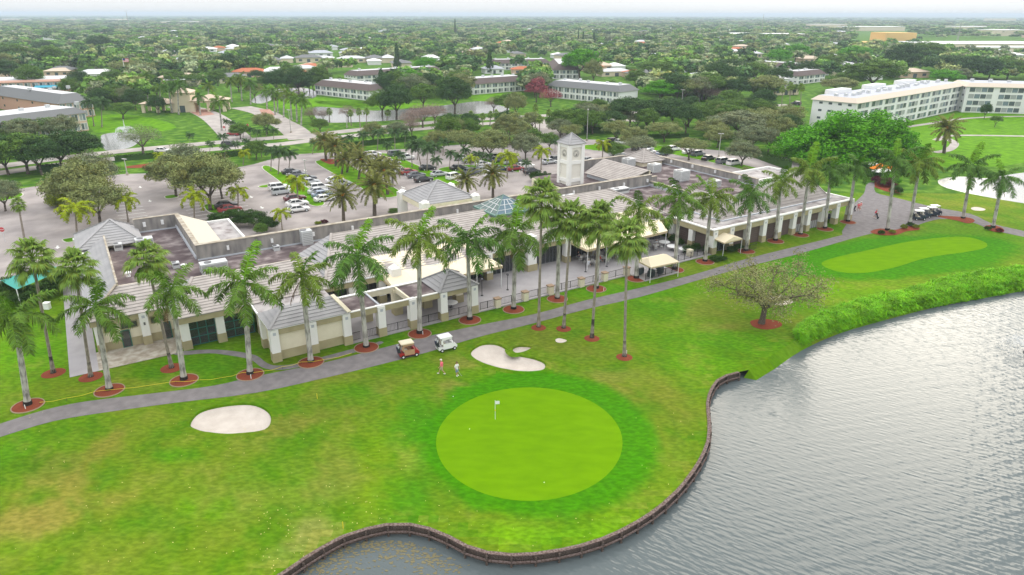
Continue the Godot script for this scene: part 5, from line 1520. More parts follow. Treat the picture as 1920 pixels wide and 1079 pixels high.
func hedge(a: Vector3, b: Vector3, px: float) -> void:
	var h := clampf(px * metres(a) * 1.1, 0.9, 2.6)
	var t := thing("hedge", "long dark clipped hedge between car park and boulevard", "hedge", a, atan2(-(b - a).z, (b - a).x), "hedges around the car park")
	var l := a.distance_to(b)
	var mb := MB.new()
	var r := RandomNumberGenerator.new()
	r.seed = int(l * 100)
	for k in int(l * 60):
		var p := Vector3(r.randf() * l, h * sqrt(r.randf()), r.randf_range(-0.7, 0.7))
		if r.randf() < 0.6: p.y = h * r.randf_range(0.9, 1.05)
		var x := Vector3(r.randfn(), r.randfn(), r.randfn()).normalized() * 0.2
		var y := x.cross(Vector3(r.randfn(), r.randfn(), r.randfn())).normalized() * 0.13
		mb.col = shade(r.randf_range(0.6, 1.3), r.randf_range(-0.1, 0.2))
		mb.quad(p - x, p + y, p + x, p - y)
	part(t, "foliage", mb, mat("leaf_hedge"))
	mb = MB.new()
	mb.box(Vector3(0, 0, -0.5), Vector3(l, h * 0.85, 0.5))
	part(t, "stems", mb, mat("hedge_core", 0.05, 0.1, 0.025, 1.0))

func build_oak() -> void:
	var t := thing("spreading_oak", "airy wide oak with thin olive crown on the lawn by the lake", "tree", G(1428, 606), 0.0)
	var r := RandomNumberGenerator.new()
	r.seed = 77
	var limbs := MB.new()
	var leaves := MB.new()
	limbs.tube([Vector3(0, -0.1, 0), Vector3(0.05, 0.5, 0), Vector3(0.1, 1.6, 0)], [0.34, 0.24, 0.22], 9)
	var ends := []
	for k in 9:
		var a := TAU * k / 9 + r.randf() * 0.4
		var d := Vector3(cos(a), 0, sin(a))
		var p0 := Vector3(0.1, 1.3 + r.randf() * 0.4, 0)
		var p1 := p0 + d * r.randf_range(1.2, 1.9) + Vector3.UP * r.randf_range(1.0, 2.2)
		var p2 := p1 + d * r.randf_range(1.5, 2.8) + Vector3.UP * r.randf_range(0.3, 1.9)
		limbs.tube([p0, p0.lerp(p1, 0.5) + Vector3.UP * 0.2, p1, p2], [0.13, 0.1, 0.07, 0.025], 6)
		for j in 7:
			var q := p1.lerp(p2, r.randf()) if j > 1 else p0.lerp(p1, r.randf_range(0.5, 1))
			var e := q + Vector3(r.randfn(), r.randf_range(-0.2, 1.3), r.randfn()).normalized() * r.randf_range(0.8, 2.0) + d * 0.4
			limbs.tube([q, q.lerp(e, 0.5) + Vector3.UP * 0.1, e], [0.04, 0.025, 0.008], 4, false)
			ends.append(e)
			ends.append(q.lerp(e, 0.6))
	for e in ends:
		var cr := r.randf_range(0.55, 1.15)
		var tone := r.randf_range(0.75, 1.25)
		for j in 75:
			var p: Vector3 = e + Vector3(r.randfn(), r.randfn() * 0.7, r.randfn()) * cr * 0.48
			if p.y < 1.3: p.y = 1.3 + r.randf()
			var x := Vector3(r.randfn(), r.randfn() * 0.6, r.randfn()).normalized() * r.randf_range(0.06, 0.13)
			var y := x.cross(Vector3(r.randfn(), r.randfn(), r.randfn())).normalized() * 0.045
			leaves.col = shade(tone * r.randf_range(0.7, 1.3), r.randf_range(-0.1, 0.2))
			leaves.quad(p - x, p + y, p + x, p - y)
	part(t, "trunk", limbs, mat("bark"))
	part(t, "crown", leaves, leafy("oak_leaf", 0.26, 0.27, 0.12))
	t.scale = Vector3(1.5, 1.42, 1.5)

func build_bank() -> void:
	var r := RandomNumberGenerator.new()
	r.seed = 31
	var clump := MB.new()
	for k in 26:
		var a := r.randf() * TAU
		var d := Vector3(cos(a), 0, sin(a))
		var b := d * r.randf() * 0.25
		var l := r.randf_range(0.5, 1.0)
		var mid := b + d * l * 0.28 + Vector3.UP * l * 0.75
		var tip := b + d * l * 0.75 + Vector3.UP * l * r.randf_range(0.45, 0.95)
		var w := d.cross(Vector3.UP) * 0.035
		clump.col = shade(r.randf_range(0.7, 1.3), r.randf_range(-0.1, 0.25))
		clump.quad(b - w, b + w, mid + w, mid - w)
		clump.tri(mid - w, mid + w, tip)
	var top := rounded(flat([1498, 632, 1512, 612, 1560, 588, 1620, 568, 1720, 543, 1800, 520, 1920, 503, 2060, 480]), 8, false)
	var low := rounded(flat([1500, 640, 1512, 634, 1560, 614, 1620, 596, 1720, 570, 1800, 553, 1920, 532, 2060, 505], -0.45), 8, false)
	var mm := MultiMesh.new()
	mm.transform_format = MultiMesh.TRANSFORM_3D
	mm.use_colors = true
	mm.mesh = clump.mesh(leafy("bank_grass", 0.15, 0.42, 0.012))
	mm.instance_count = 7600
	for k in 7600:
		var t := r.randf() * (top.size() - 1.001)
		var i := int(t)
		var s := r.randf()
		var q := top[i].lerp(top[i + 1], t - i).lerp(low[i].lerp(low[i + 1], t - i), s * 1.28 - 0.03)
		var sz := r.randf_range(0.35, 1.2) * (1.0 + 0.25 * fine_noise.get_noise_2d(q.x * 3, q.y * 3))
		var y := -0.05 - 0.95 * clampf((s * 1.28 - 0.95) / 0.3, 0, 1)
		mm.set_instance_transform(k, Transform3D(Basis(Vector3.UP, r.randf() * TAU).scaled(Vector3(sz, sz * r.randf_range(0.8, 1.2), sz)), Vector3(q.x, y, q.y)))
		mm.set_instance_color(k, shade(r.randf_range(0.75, 1.2) * (1.0 + 0.5 * fine_noise.get_noise_2d(q.x * 2, q.y * 2)), r.randf_range(-0.1, 0.2)))
	var mi := MultiMeshInstance3D.new()
	mi.name = "bank_grass"
	mi.multimesh = mm
	tag(mi, "tall lush green grass covering the bank above the lake", "grass", "", "stuff")
	add_child(mi)

# ---------- things on and around the terrace ----------
func on_site(called: String, label: String, category: String, u: float, v: float, h := 0.0, turn := 0.0, group := "") -> Node3D:
	return thing(called, label, category, W(u, v, h), TURN + turn, group)
func pole(parent: Node3D, called: String, p: Vector3, q: Vector3, r: float, key: String) -> void:
	var mb := MB.new()
	mb.tube([p, q], [r, r], 8)
	part(parent, called, mb, mat(key))

func awning(called: String, label: String, low: Array, high: Array, drop: float, poles: Array) -> void:
	# low and high: corners left to right as [u, v, h]
	var t := thing(called, label, "awning", SITE, TURN)
	var a := P(low[0][0], low[0][1], low[0][2])
	var b := P(low[1][0], low[1][1], low[1][2])
	var c := P(high[1][0], high[1][1], high[1][2])
	var d := P(high[0][0], high[0][1], high[0][2])
	var mb := MB.new()
	var n := 10
	for i in n:
		for j in 6:
			var q := []
			for k in [[i, j], [i + 1, j], [i + 1, j + 1], [i, j + 1]]:
				var x: float = k[0] / float(n)
				var y: float = k[1] / 6.0
				q.append(a.lerp(b, x).lerp(d.lerp(c, x), y) + Vector3.DOWN * 0.12 * sin(PI * y) * absf(sin(PI * x * n / 2.0)))
			mb.quad(q[0], q[1], q[2], q[3])
	var e0 := P(low[0][0], high[0][1] - 3.6, low[0][2] + 0.15)
	var e1 := P(low[1][0], high[1][1] - 3.6, low[1][2] + 0.15)
	mb.tri(a, d, e0)
	mb.tri(b, e1, c)
	part(t, "canopy", mb, mat("awning"))
	mb = MB.new()
	var dn := Vector3.DOWN * drop
	mb.quad(a, b, b + dn, a + dn)
	mb.quad(a, a + dn, e0 + dn, e0)
	mb.quad(b, e1, e1 + dn, b + dn)
	part(t, "valance", mb, mat("valance", 0.52, 0.43, 0.28, 0.9))
	for p in poles: pole(t, "pole", P(p[0], p[1], 0.1), P(p[0], p[1], low[0][2] - 0.1), 0.06, "white_metal")

func fence_run(t: Node3D, a: Vector3, b: Vector3, h := 1.15) -> void:
	var l := a.distance_to(b)
	var n := maxi(1, roundi(l / 1.5))
	for i in n:
		var p := a.lerp(b, float(i) / n)
		var q := a.lerp(b, float(i + 1) / n)
		var mb := MB.new()
		mb.beam(p + Vector3.UP * h, q + Vector3.UP * h, 0.05, 0.05)
		mb.beam(p + Vector3.UP * 0.2, q + Vector3.UP * 0.2, 0.04, 0.04)
		for k in 9:
			var c := p.lerp(q, (k + 0.5) / 9.0)
			mb.beam(c + Vector3.UP * 0.2, c + Vector3.UP * h, 0.022, 0.022)
		part(t, "picket_panel", mb, mat("black_iron"))
		pole(t, "post", p + Vector3.UP * 0.1, p + Vector3.UP * (h + 0.05), 0.035, "black_iron")

func round_table(u: float, v: float, rad: float, key: String, label: String, group: String, base := 0.1) -> void:
	var t := on_site("round_table", label, "table", u, v, base, 0, group)
	var mb := MB.new()
	mb.lathe(Vector3(0, 0.70, 0), [Vector2(rad * 0.96, 0.0), Vector2(rad, 0.02), Vector2(rad, 0.05), Vector2(0, 0.06)], 20)
	part(t, "table_top", mb, mat(key))
	mb = MB.new()
	mb.tube([Vector3.ZERO, Vector3(0, 0.03, 0), Vector3(0, 0.06, 0), Vector3(0, 0.72, 0)], [0.32, 0.3, 0.06, 0.05], 10)
	part(t, "pedestal", mb, mat("dark_metal"))

func make_chair(key: String, seat_key: String) -> Node3D:
	var t := Node3D.new()
	var mb := MB.new()
	mb.box(Vector3(-0.22, 0.42, -0.22), Vector3(0.22, 0.48, 0.22))
	part(t, "seat", mb, mat(seat_key))
	mb = MB.new()
	mb.bar(Vector3(0, 0.74, 0.23), Vector3(0.42, 0.38, 0.035), Basis(Vector3.RIGHT, 0.14))
	part(t, "backrest", mb, mat(seat_key))
	for p in [[-0.2, -0.2], [0.2, -0.2], [-0.2, 0.2], [0.2, 0.2]]: pole(t, "leg", Vector3(p[0], 0, p[1]), Vector3(p[0] * 0.95, 0.45, p[1] * 0.95), 0.02, key)
	for s in [-0.22, 0.22]:
		mb = MB.new()
		mb.beam(Vector3(s, 0.66, -0.18), Vector3(s, 0.66, 0.22), 0.04, 0.03)
		mb.beam(Vector3(s, 0.46, -0.18), Vector3(s, 0.66, -0.18), 0.03, 0.03)
		part(t, "armrest", mb, mat(key))
	return t

func lamp_post(p: Vector3, h: float, style: String, label: String, group: String) -> void:
	var t := thing("lamp_post", label, "lamp post", p, rng.randf() * TAU, group)
	if style == "globe":
		pole(t, "pole", Vector3.ZERO, Vector3(0, h - 0.3, 0), 0.04, "black_iron")
		var mb := MB.new()
		mb.lathe(Vector3.ZERO, [Vector2(0.2, 0), Vector2(0.2, 0.04), Vector2(0.05, 0.12)], 12)
		part(t, "base_plate", mb, mat("black_iron"))
		mb = MB.new()
		mb.lathe(Vector3(0, h - 0.32, 0), [Vector2(0.06, 0), Vector2(0.17, 0.1), Vector2(0.2, 0.24), Vector2(0.13, 0.38), Vector2(0, 0.44)], 12)
		part(t, "globe", mb, mat("smoked_glass", 0.08, 0.08, 0.09, 0.2))
	else:
		var mb := MB.new()
		mb.tube([Vector3.ZERO, Vector3(0, h, 0)], [0.13, 0.08], 8)
		part(t, "pole", mb, mat("pole_grey", 0.38, 0.38, 0.36, 0.7))
		for s in [-1, 1]:
			mb = MB.new()
			mb.box(Vector3(s * 0.1, h - 0.1, -0.2), Vector3(s * 0.75, h + 0.08, 0.2))
			part(t, "lamp_head", mb, mat("pole_grey"))
		mb = MB.new()
		mb.lathe(Vector3.ZERO, [Vector2(0.3, 0), Vector2(0.3, 0.6), Vector2(0.0, 0.62)], 10)
		part(t, "footing", mb, mat("concrete"))

func ac_unit(px: float, py: float, roof: float, w: float, d: float, h: float, label: String) -> void:
	var t := thing("air_conditioner", label, "air conditioner", G(px, py, roof), TURN, "rooftop air conditioners")
	var mb := MB.new()
	mb.box(Vector3(-w / 2, 0.25, -d / 2), Vector3(w / 2, h, d / 2))
	part(t, "casing", mb, mat("ac_case", 0.5, 0.52, 0.53, 0.6))
	mb = MB.new()
	for k in 6: mb.box(Vector3(-w / 2 - 0.015, 0.45 + k * (h - 0.6) / 6.0, -d / 2 + 0.1), Vector3(-w / 2, 0.5 + k * (h - 0.6) / 6.0, d / 2 - 0.1))
	for k in 6: mb.box(Vector3(-w / 2 + 0.1, 0.45 + k * (h - 0.6) / 6.0, d / 2), Vector3(w / 2 - 0.1, 0.5 + k * (h - 0.6) / 6.0, d / 2 + 0.015))
	part(t, "louvres", mb, mat("dark_metal"))
	mb = MB.new()
	mb.lathe(Vector3(-w * 0.2, h, 0), [Vector2(minf(w, d) * 0.3, 0), Vector2(minf(w, d) * 0.3, 0.08), Vector2(0.08, 0.06), Vector2(0, 0.07)], 14)
	part(t, "fan_grille", mb, mat("dark_metal"))
	mb = MB.new()
	for s in [-1, 1]: mb.box(Vector3(-w / 2, 0, s * d * 0.4 - 0.08), Vector3(w / 2, 0.25, s * d * 0.4 + 0.08))
	part(t, "skids", mb, mat("metal"))

# ---------- golf carts ----------
func golf_cart(at: Vector3, turn: float, body: String, roof: String, label: String, style: String, group := "") -> void:
	var t := thing("golf_cart", label, "golf cart", at, turn, group)
	var bm := mat(body)
	var mb := MB.new()
	var prof := PackedVector2Array([Vector2(-1.15, 0.3), Vector2(1.15, 0.3), Vector2(1.2, 0.55), Vector2(0.95, 0.82), Vector2(0.62, 0.92), Vector2(0.5, 0.4), Vector2(-0.1, 0.4), Vector2(-0.15, 0.62), Vector2(-0.75, 0.62), Vector2(-1.18, 0.72)])
	slab_profile(mb, prof, 0.56)
	part(t, "body", mb, bm)
	mb = MB.new()
	mb.box(Vector3(-0.6, 0.62, -0.52), Vector3(-0.08, 0.78, 0.52))
	mb.bar(Vector3(-0.62, 1.0, 0), Vector3(0.1, 0.42, 1.04), Basis(Vector3.BACK, 0.15))
	part(t, "seat", mb, mat("cart_seat", 0.5, 0.46, 0.38, 0.8))
	mb = MB.new()
	mb.box(Vector3(-0.95, 1.76, -0.6), Vector3(0.6, 1.82, 0.6))
	mb.box(Vector3(-0.88, 1.82, -0.53), Vector3(0.52, 1.87, 0.53))
	part(t, "roof", mb, mat(roof))
	for s in [-0.54, 0.54]:
		pole(t, "roof_post", Vector3(0.78, 0.88, s), Vector3(0.5, 1.78, s), 0.025, "black_iron")
		pole(t, "roof_post", Vector3(-0.75, 0.7, s), Vector3(-0.85, 1.78, s), 0.025, "black_iron")
		for x in [-0.78, 0.82]:
			mb = MB.new()
			mb.tube([Vector3(x, 0.22, s - 0.09), Vector3(x, 0.22, s + 0.09)], [0.22, 0.22], 14)
			var wl := part(t, "wheel", mb, mat("tyre", 0.02, 0.02, 0.02, 0.9))
			mb = MB.new()
			mb.tube([Vector3(x, 0.22, s + signf(s) * 0.07), Vector3(x, 0.22, s + signf(s) * 0.1)], [0.13, 0.11], 12)
			part(wl, "rim", mb, mat("white_metal"))
	mb = MB.new()
	mb.quad(Vector3(0.79, 0.9, -0.52), Vector3(0.52, 1.74, -0.52), Vector3(0.52, 1.74, 0.52), Vector3(0.79, 0.9, 0.52))
	var glass := mat("clear_pane", 0.8, 0.85, 0.85, 0.05)
	glass.transparency = BaseMaterial3D.TRANSPARENCY_ALPHA
	glass.albedo_color.a = 0.25
	part(t, "windscreen", mb, glass)
	mb = MB.new()
	mb.tube([Vector3(0.5, 0.85, -0.25), Vector3(0.3, 1.02, -0.25)], [0.02, 0.02], 6)
	mb.lathe(Vector3(0.28, 1.03, -0.25), [Vector2(0.13, 0), Vector2(0.17, 0.015), Vector2(0.13, 0.03)], 12)
	part(t, "steering_wheel", mb, mat("black_iron"))
	for s in [-0.25, 0.25]:
		if style == "bare": break
		mb = MB.new()
		mb.tube([Vector3(-1.05, 0.45, s), Vector3(-1.2, 1.25, s)], [0.15, 0.17], 10)
		var bag := part(t, "golf_bag", mb, mat("bag_navy" if s < 0 else "bag_dark", 0.02, 0.025, 0.06 if s < 0 else 0.03, 0.7))
		mb = MB.new()
		for k in 5: mb.tube([Vector3(-1.2, 1.2, s), Vector3(-1.24 + k * 0.03, 1.5 + 0.03 * k, s - 0.1 + k * 0.05)], [0.012, 0.03], 5)
		part(bag, "clubs", mb, mat("metal"))
	if style == "tan" or style == "white":
		for s in [-0.57, 0.57]:
			mb = MB.new()
			mb.quad(Vector3(-0.6, 0.35, s), Vector3(0.62, 0.35, s), Vector3(0.62, 1.0, s), Vector3(-0.6, 1.05, s))
			mb.quad(Vector3(-0.6, 1.5, s), Vector3(0.58, 1.55, s), Vector3(0.5, 1.77, s), Vector3(-0.85, 1.77, s))
			mb.quad(Vector3(-0.86, 1.0, s), Vector3(-0.6, 1.0, s), Vector3(-0.6, 1.55, s), Vector3(-0.86, 1.55, s))
			part(t, "side_curtain", mb, mat("curtain_" + style, 0.42 if style == "tan" else 0.75, 0.26 if style == "tan" else 0.76, 0.16 if style == "tan" else 0.76, 0.85))

func slab_profile(mb: MB, prof: PackedVector2Array, half: float, taper := 0.94) -> void:   # outline in x, y given width along z
	var ids := Geometry2D.triangulate_polygon(prof)
	for s in [-1.0, 1.0]:
		for i in range(0, ids.size(), 3):
			var q := []
			for k in 3: q.append(Vector3(prof[ids[i + k]].x, prof[ids[i + k]].y, s * half))
			if ((q[2] - q[0]).cross(q[1] - q[0]).z > 0) == (s > 0): mb.tri(q[0], q[1], q[2])
			else: mb.tri(q[0], q[2], q[1])
	for i in prof.size():
		var a := prof[i]
		var b := prof[(i + 1) % prof.size()]
		mb.quad(Vector3(a.x, a.y, -half), Vector3(b.x, b.y, -half), Vector3(b.x, b.y, half), Vector3(a.x, a.y, half))

# ---------- cars ----------
func car_meshes() -> void:
	for kind in ["sedan", "suv"]:
		var big: bool = kind == "suv"
		var mb := MB.new()
		var st := [[-2.32, 0.68, 0.74], [-2.2, 0.84, 0.98], [-1.6, 0.90, 1.02], [-0.5, 0.91, 0.98], [0.85, 0.91, 0.96], [1.4, 0.89, 0.92], [2.1, 0.83, 0.80], [2.32, 0.62, 0.62]]
		if big: st = [[-2.32, 0.72, 0.9], [-2.24, 0.88, 1.12], [-1.6, 0.93, 1.14], [-0.5, 0.94, 1.12], [0.9, 0.94, 1.1], [1.5, 0.92, 1.05], [2.15, 0.86, 0.92], [2.34, 0.68, 0.72]]
		var rings := []
		for s in st:
			var r := []
			for q in [[0.3, 0.86], [0.5, 1.0], [0.72, 1.0], [s[2] - 0.06, 0.94], [s[2], 0.8]]: r.append(Vector3(s[0], minf(q[0], s[2]), s[1] * q[1]))
			for k in 5: r.append(Vector3(r[4 - k].x, r[4 - k].y, -r[4 - k].z))
			rings.append(r)
		for i in rings.size() - 1:
			for k in 10: mb.quad(rings[i][k], rings[i + 1][k], rings[i + 1][(k + 1) % 10], rings[i][(k + 1) % 10])
		for r in [rings[0], rings[rings.size() - 1]]:
			for k in range(1, 9): mb.tri(r[0], r[k], r[k + 1])
		meshes[kind + "_body"] = mb.mesh(null)
		var y0 := 0.93 if not big else 1.06
		var y1 := 1.42 if not big else 1.66
		var lo := [-1.85, 1.0] if not big else [-2.2, 1.05]
		var hi := [-1.15, 0.25] if not big else [-1.9, 0.4]
		mb = MB.new()
		var b := [Vector3(lo[0], y0, -0.8), Vector3(lo[1], y0, -0.8), Vector3(lo[1], y0, 0.8), Vector3(lo[0], y0, 0.8)]
		var u := [Vector3(hi[0], y1, -0.62), Vector3(hi[1], y1, -0.62), Vector3(hi[1], y1, 0.62), Vector3(hi[0], y1, 0.62)]
		for k in 4: mb.quad(b[k], u[k], u[(k + 1) % 4], b[(k + 1) % 4])
		meshes[kind + "_glass"] = mb.mesh(mat("car_glass", 0.02, 0.025, 0.03, 0.08))
		mb = MB.new()
		for k in 4:
			mb.beam(b[k], u[k], 0.09, 0.09)
			mb.beam(u[k], u[(k + 1) % 4], 0.1, 0.07)
		for s in [-1, 1]: mb.beam(b[1 if s < 0 else 2].lerp(b[0 if s < 0 else 3], 0.52), u[1 if s < 0 else 2].lerp(u[0 if s < 0 else 3], 0.52), 0.09, 0.07)
		mb.quad(u[0] + Vector3.UP * 0.03, u[1] + Vector3.UP * 0.03, u[2] + Vector3.UP * 0.03, u[3] + Vector3.UP * 0.03)
		meshes[kind + "_roof"] = mb.mesh(null)
	var mb := MB.new()
	mb.tube([Vector3(0, 0, -0.11), Vector3(0, 0, 0.11)], [0.33, 0.33], 14)
	meshes["car_tyre"] = mb.mesh(mat("tyre", 0.02, 0.02, 0.02, 0.9))
	mb = MB.new()
	mb.tube([Vector3(0, 0, -0.12), Vector3(0, 0, 0.12)], [0.2, 0.2], 10)
	meshes["car_rim"] = mb.mesh(mat("metal"))
	mb = MB.new()
	mb.box(Vector3(-0.05, -0.07, -0.16), Vector3(0.05, 0.07, 0.16))
	meshes["car_lamp"] = mb.mesh(null)

func car(px: float, py: float, kind: String, color: String, turn: float, where := "") -> void:
	var tones := {"white": [0.72, 0.72, 0.72], "silver": [0.42, 0.44, 0.46], "black": [0.015, 0.016, 0.02], "grey": [0.12, 0.13, 0.15], "red": [0.30, 0.02, 0.025], "maroon": [0.11, 0.012, 0.02], "blue": [0.04, 0.10, 0.20], "beige": [0.45, 0.38, 0.26], "steel": [0.2, 0.26, 0.36]}
	var c: Array = tones[color]
	var paint := mat("paint_" + color, c[0], c[1], c[2], 0.3)
	paint.clearcoat_enabled = true
	paint.clearcoat = 0.6
	var word: String = "sport utility car" if kind == "suv" else "saloon car"
	var t := thing("parked_car", "%s %s parked %s" % [color, word, where if where else "in the clubhouse car park"], "car", G(px, py), TURN + turn, "%s %ss parked %s" % [color, word, where if where else "in the clubhouse car park"])
	put(t, "body", meshes[kind + "_body"], paint)
	put(t, "windows", meshes[kind + "_glass"])
	put(t, "roof", meshes[kind + "_roof"], paint)
	for x in [-1.42, 1.42]:
		for z in [-0.8, 0.8]:
			var w := put(t, "wheel", meshes["car_tyre"])
			w.position = Vector3(x, 0.33, z)
			put(w, "rim", meshes["car_rim"])
	var hy := 0.7 if kind == "sedan" else 0.85
	for z in [-0.55, 0.55]:
		var l := put(t, "headlight", meshes["car_lamp"], mat("lamp_lens", 0.7, 0.7, 0.68, 0.2))
		l.position = Vector3(2.24, hy - 0.05, z)
		l = put(t, "tail_light", meshes["car_lamp"], mat("red_lens", 0.3, 0.01, 0.01, 0.2))
		l.position = Vector3(-2.26, hy + 0.1, z)

# ---------- people: one continuous body from tapered capsules ----------
func body_mesh(bones: Array, cell: float) -> MB:
	# bone: [from, to, r0, r1, colour]
	var lo := Vector3(1e9, 1e9, 1e9)
	var hi := -lo
	for b in bones:
		for k in 2:
			lo = lo.min(b[k] - Vector3.ONE * (b[2 + k] + 0.06))
			hi = hi.max(b[k] + Vector3.ONE * (b[2 + k] + 0.06))
	var n := Vector3i(((hi - lo) / cell).ceil()) + Vector3i(2, 2, 2)
	var field := PackedFloat32Array()
	field.resize(n.x * n.y * n.z)
	field.fill(9.0)
	var best := PackedFloat32Array(field)
	var which := PackedByteArray()
	which.resize(field.size())
	for bi in bones.size():
		var b: Array = bones[bi]
		var a: Vector3 = b[0]
		var ab: Vector3 = b[1] - a
		var l2 := maxf(ab.length_squared(), 1e-6)
		var rr := maxf(b[2], b[3]) + 0.09
		var p0 := Vector3i(((a.min(b[1]) - Vector3.ONE * rr - lo) / cell).floor()).clamp(Vector3i.ZERO, n - Vector3i.ONE)
		var p1 := Vector3i(((a.max(b[1]) + Vector3.ONE * rr - lo) / cell).ceil()).clamp(Vector3i.ZERO, n - Vector3i.ONE)
		for z in range(p0.z, p1.z + 1):
			for y in range(p0.y, p1.y + 1):
				for x in range(p0.x, p1.x + 1):
					var p := lo + Vector3(x, y, z) * cell
					var t := clampf((p - a).dot(ab) / l2, 0.0, 1.0)
					var d := p.distance_to(a + ab * t) - lerpf(b[2], b[3], t)
					var i := (z * n.y + y) * n.x + x
					if d < best[i]:
						best[i] = d
						which[i] = bi
					var h := clampf(0.5 + 0.5 * (field[i] - d) / 0.035, 0.0, 1.0)
					field[i] = lerpf(field[i], d, h) - 0.035 * h * (1.0 - h) if field[i] < 5.0 else d
	var vert := {}
	var mb := MB.new()
	var pos := func(x: int, y: int, z: int) -> Vector3:
		var sum := Vector3.ZERO
		var cnt := 0
		for e in [[0, 0, 0, 1, 0, 0], [0, 1, 0, 1, 1, 0], [0, 0, 1, 1, 0, 1], [0, 1, 1, 1, 1, 1], [0, 0, 0, 0, 1, 0], [1, 0, 0, 1, 1, 0], [0, 0, 1, 0, 1, 1], [1, 0, 1, 1, 1, 1], [0, 0, 0, 0, 0, 1], [1, 0, 0, 1, 0, 1], [0, 1, 0, 0, 1, 1], [1, 1, 0, 1, 1, 1]]:
			var f0 := field[((z + e[2]) * n.y + y + e[1]) * n.x + x + e[0]]
			var f1 := field[((z + e[5]) * n.y + y + e[4]) * n.x + x + e[3]]
			if (f0 < 0) != (f1 < 0):
				var k := f0 / (f0 - f1)
				sum += Vector3(lerpf(e[0], e[3], k), lerpf(e[1], e[4], k), lerpf(e[2], e[5], k))
				cnt += 1
		return lo + (Vector3(x, y, z) + (sum / cnt if cnt else Vector3.ONE * 0.5)) * cell
	for z in range(1, n.z - 1):
		for y in range(1, n.y - 1):
			for x in range(1, n.x - 1):
				var i := (z * n.y + y) * n.x + x
				var f := field[i]
				for ax in 3:
					var j: int = i + [1, n.x, n.x * n.y][ax]
					var g := field[j]
					if (f < 0) == (g < 0): continue
					var q := []
					for o in [[0, 0], [-1, 0], [-1, -1], [0, -1]]:
						var c := Vector3i(x, y, z)
						c[(ax + 1) % 3] += o[0]
						c[(ax + 2) % 3] += o[1]
						if not vert.has(c): vert[c] = pos.call(c.x, c.y, c.z)
						q.append(vert[c])
					mb.col = bones[which[i if f < 0 else j]][4]
					if f < 0: mb.quad(q[0], q[3], q[2], q[1])
					else: mb.quad(q[0], q[1], q[2], q[3])
	return mb

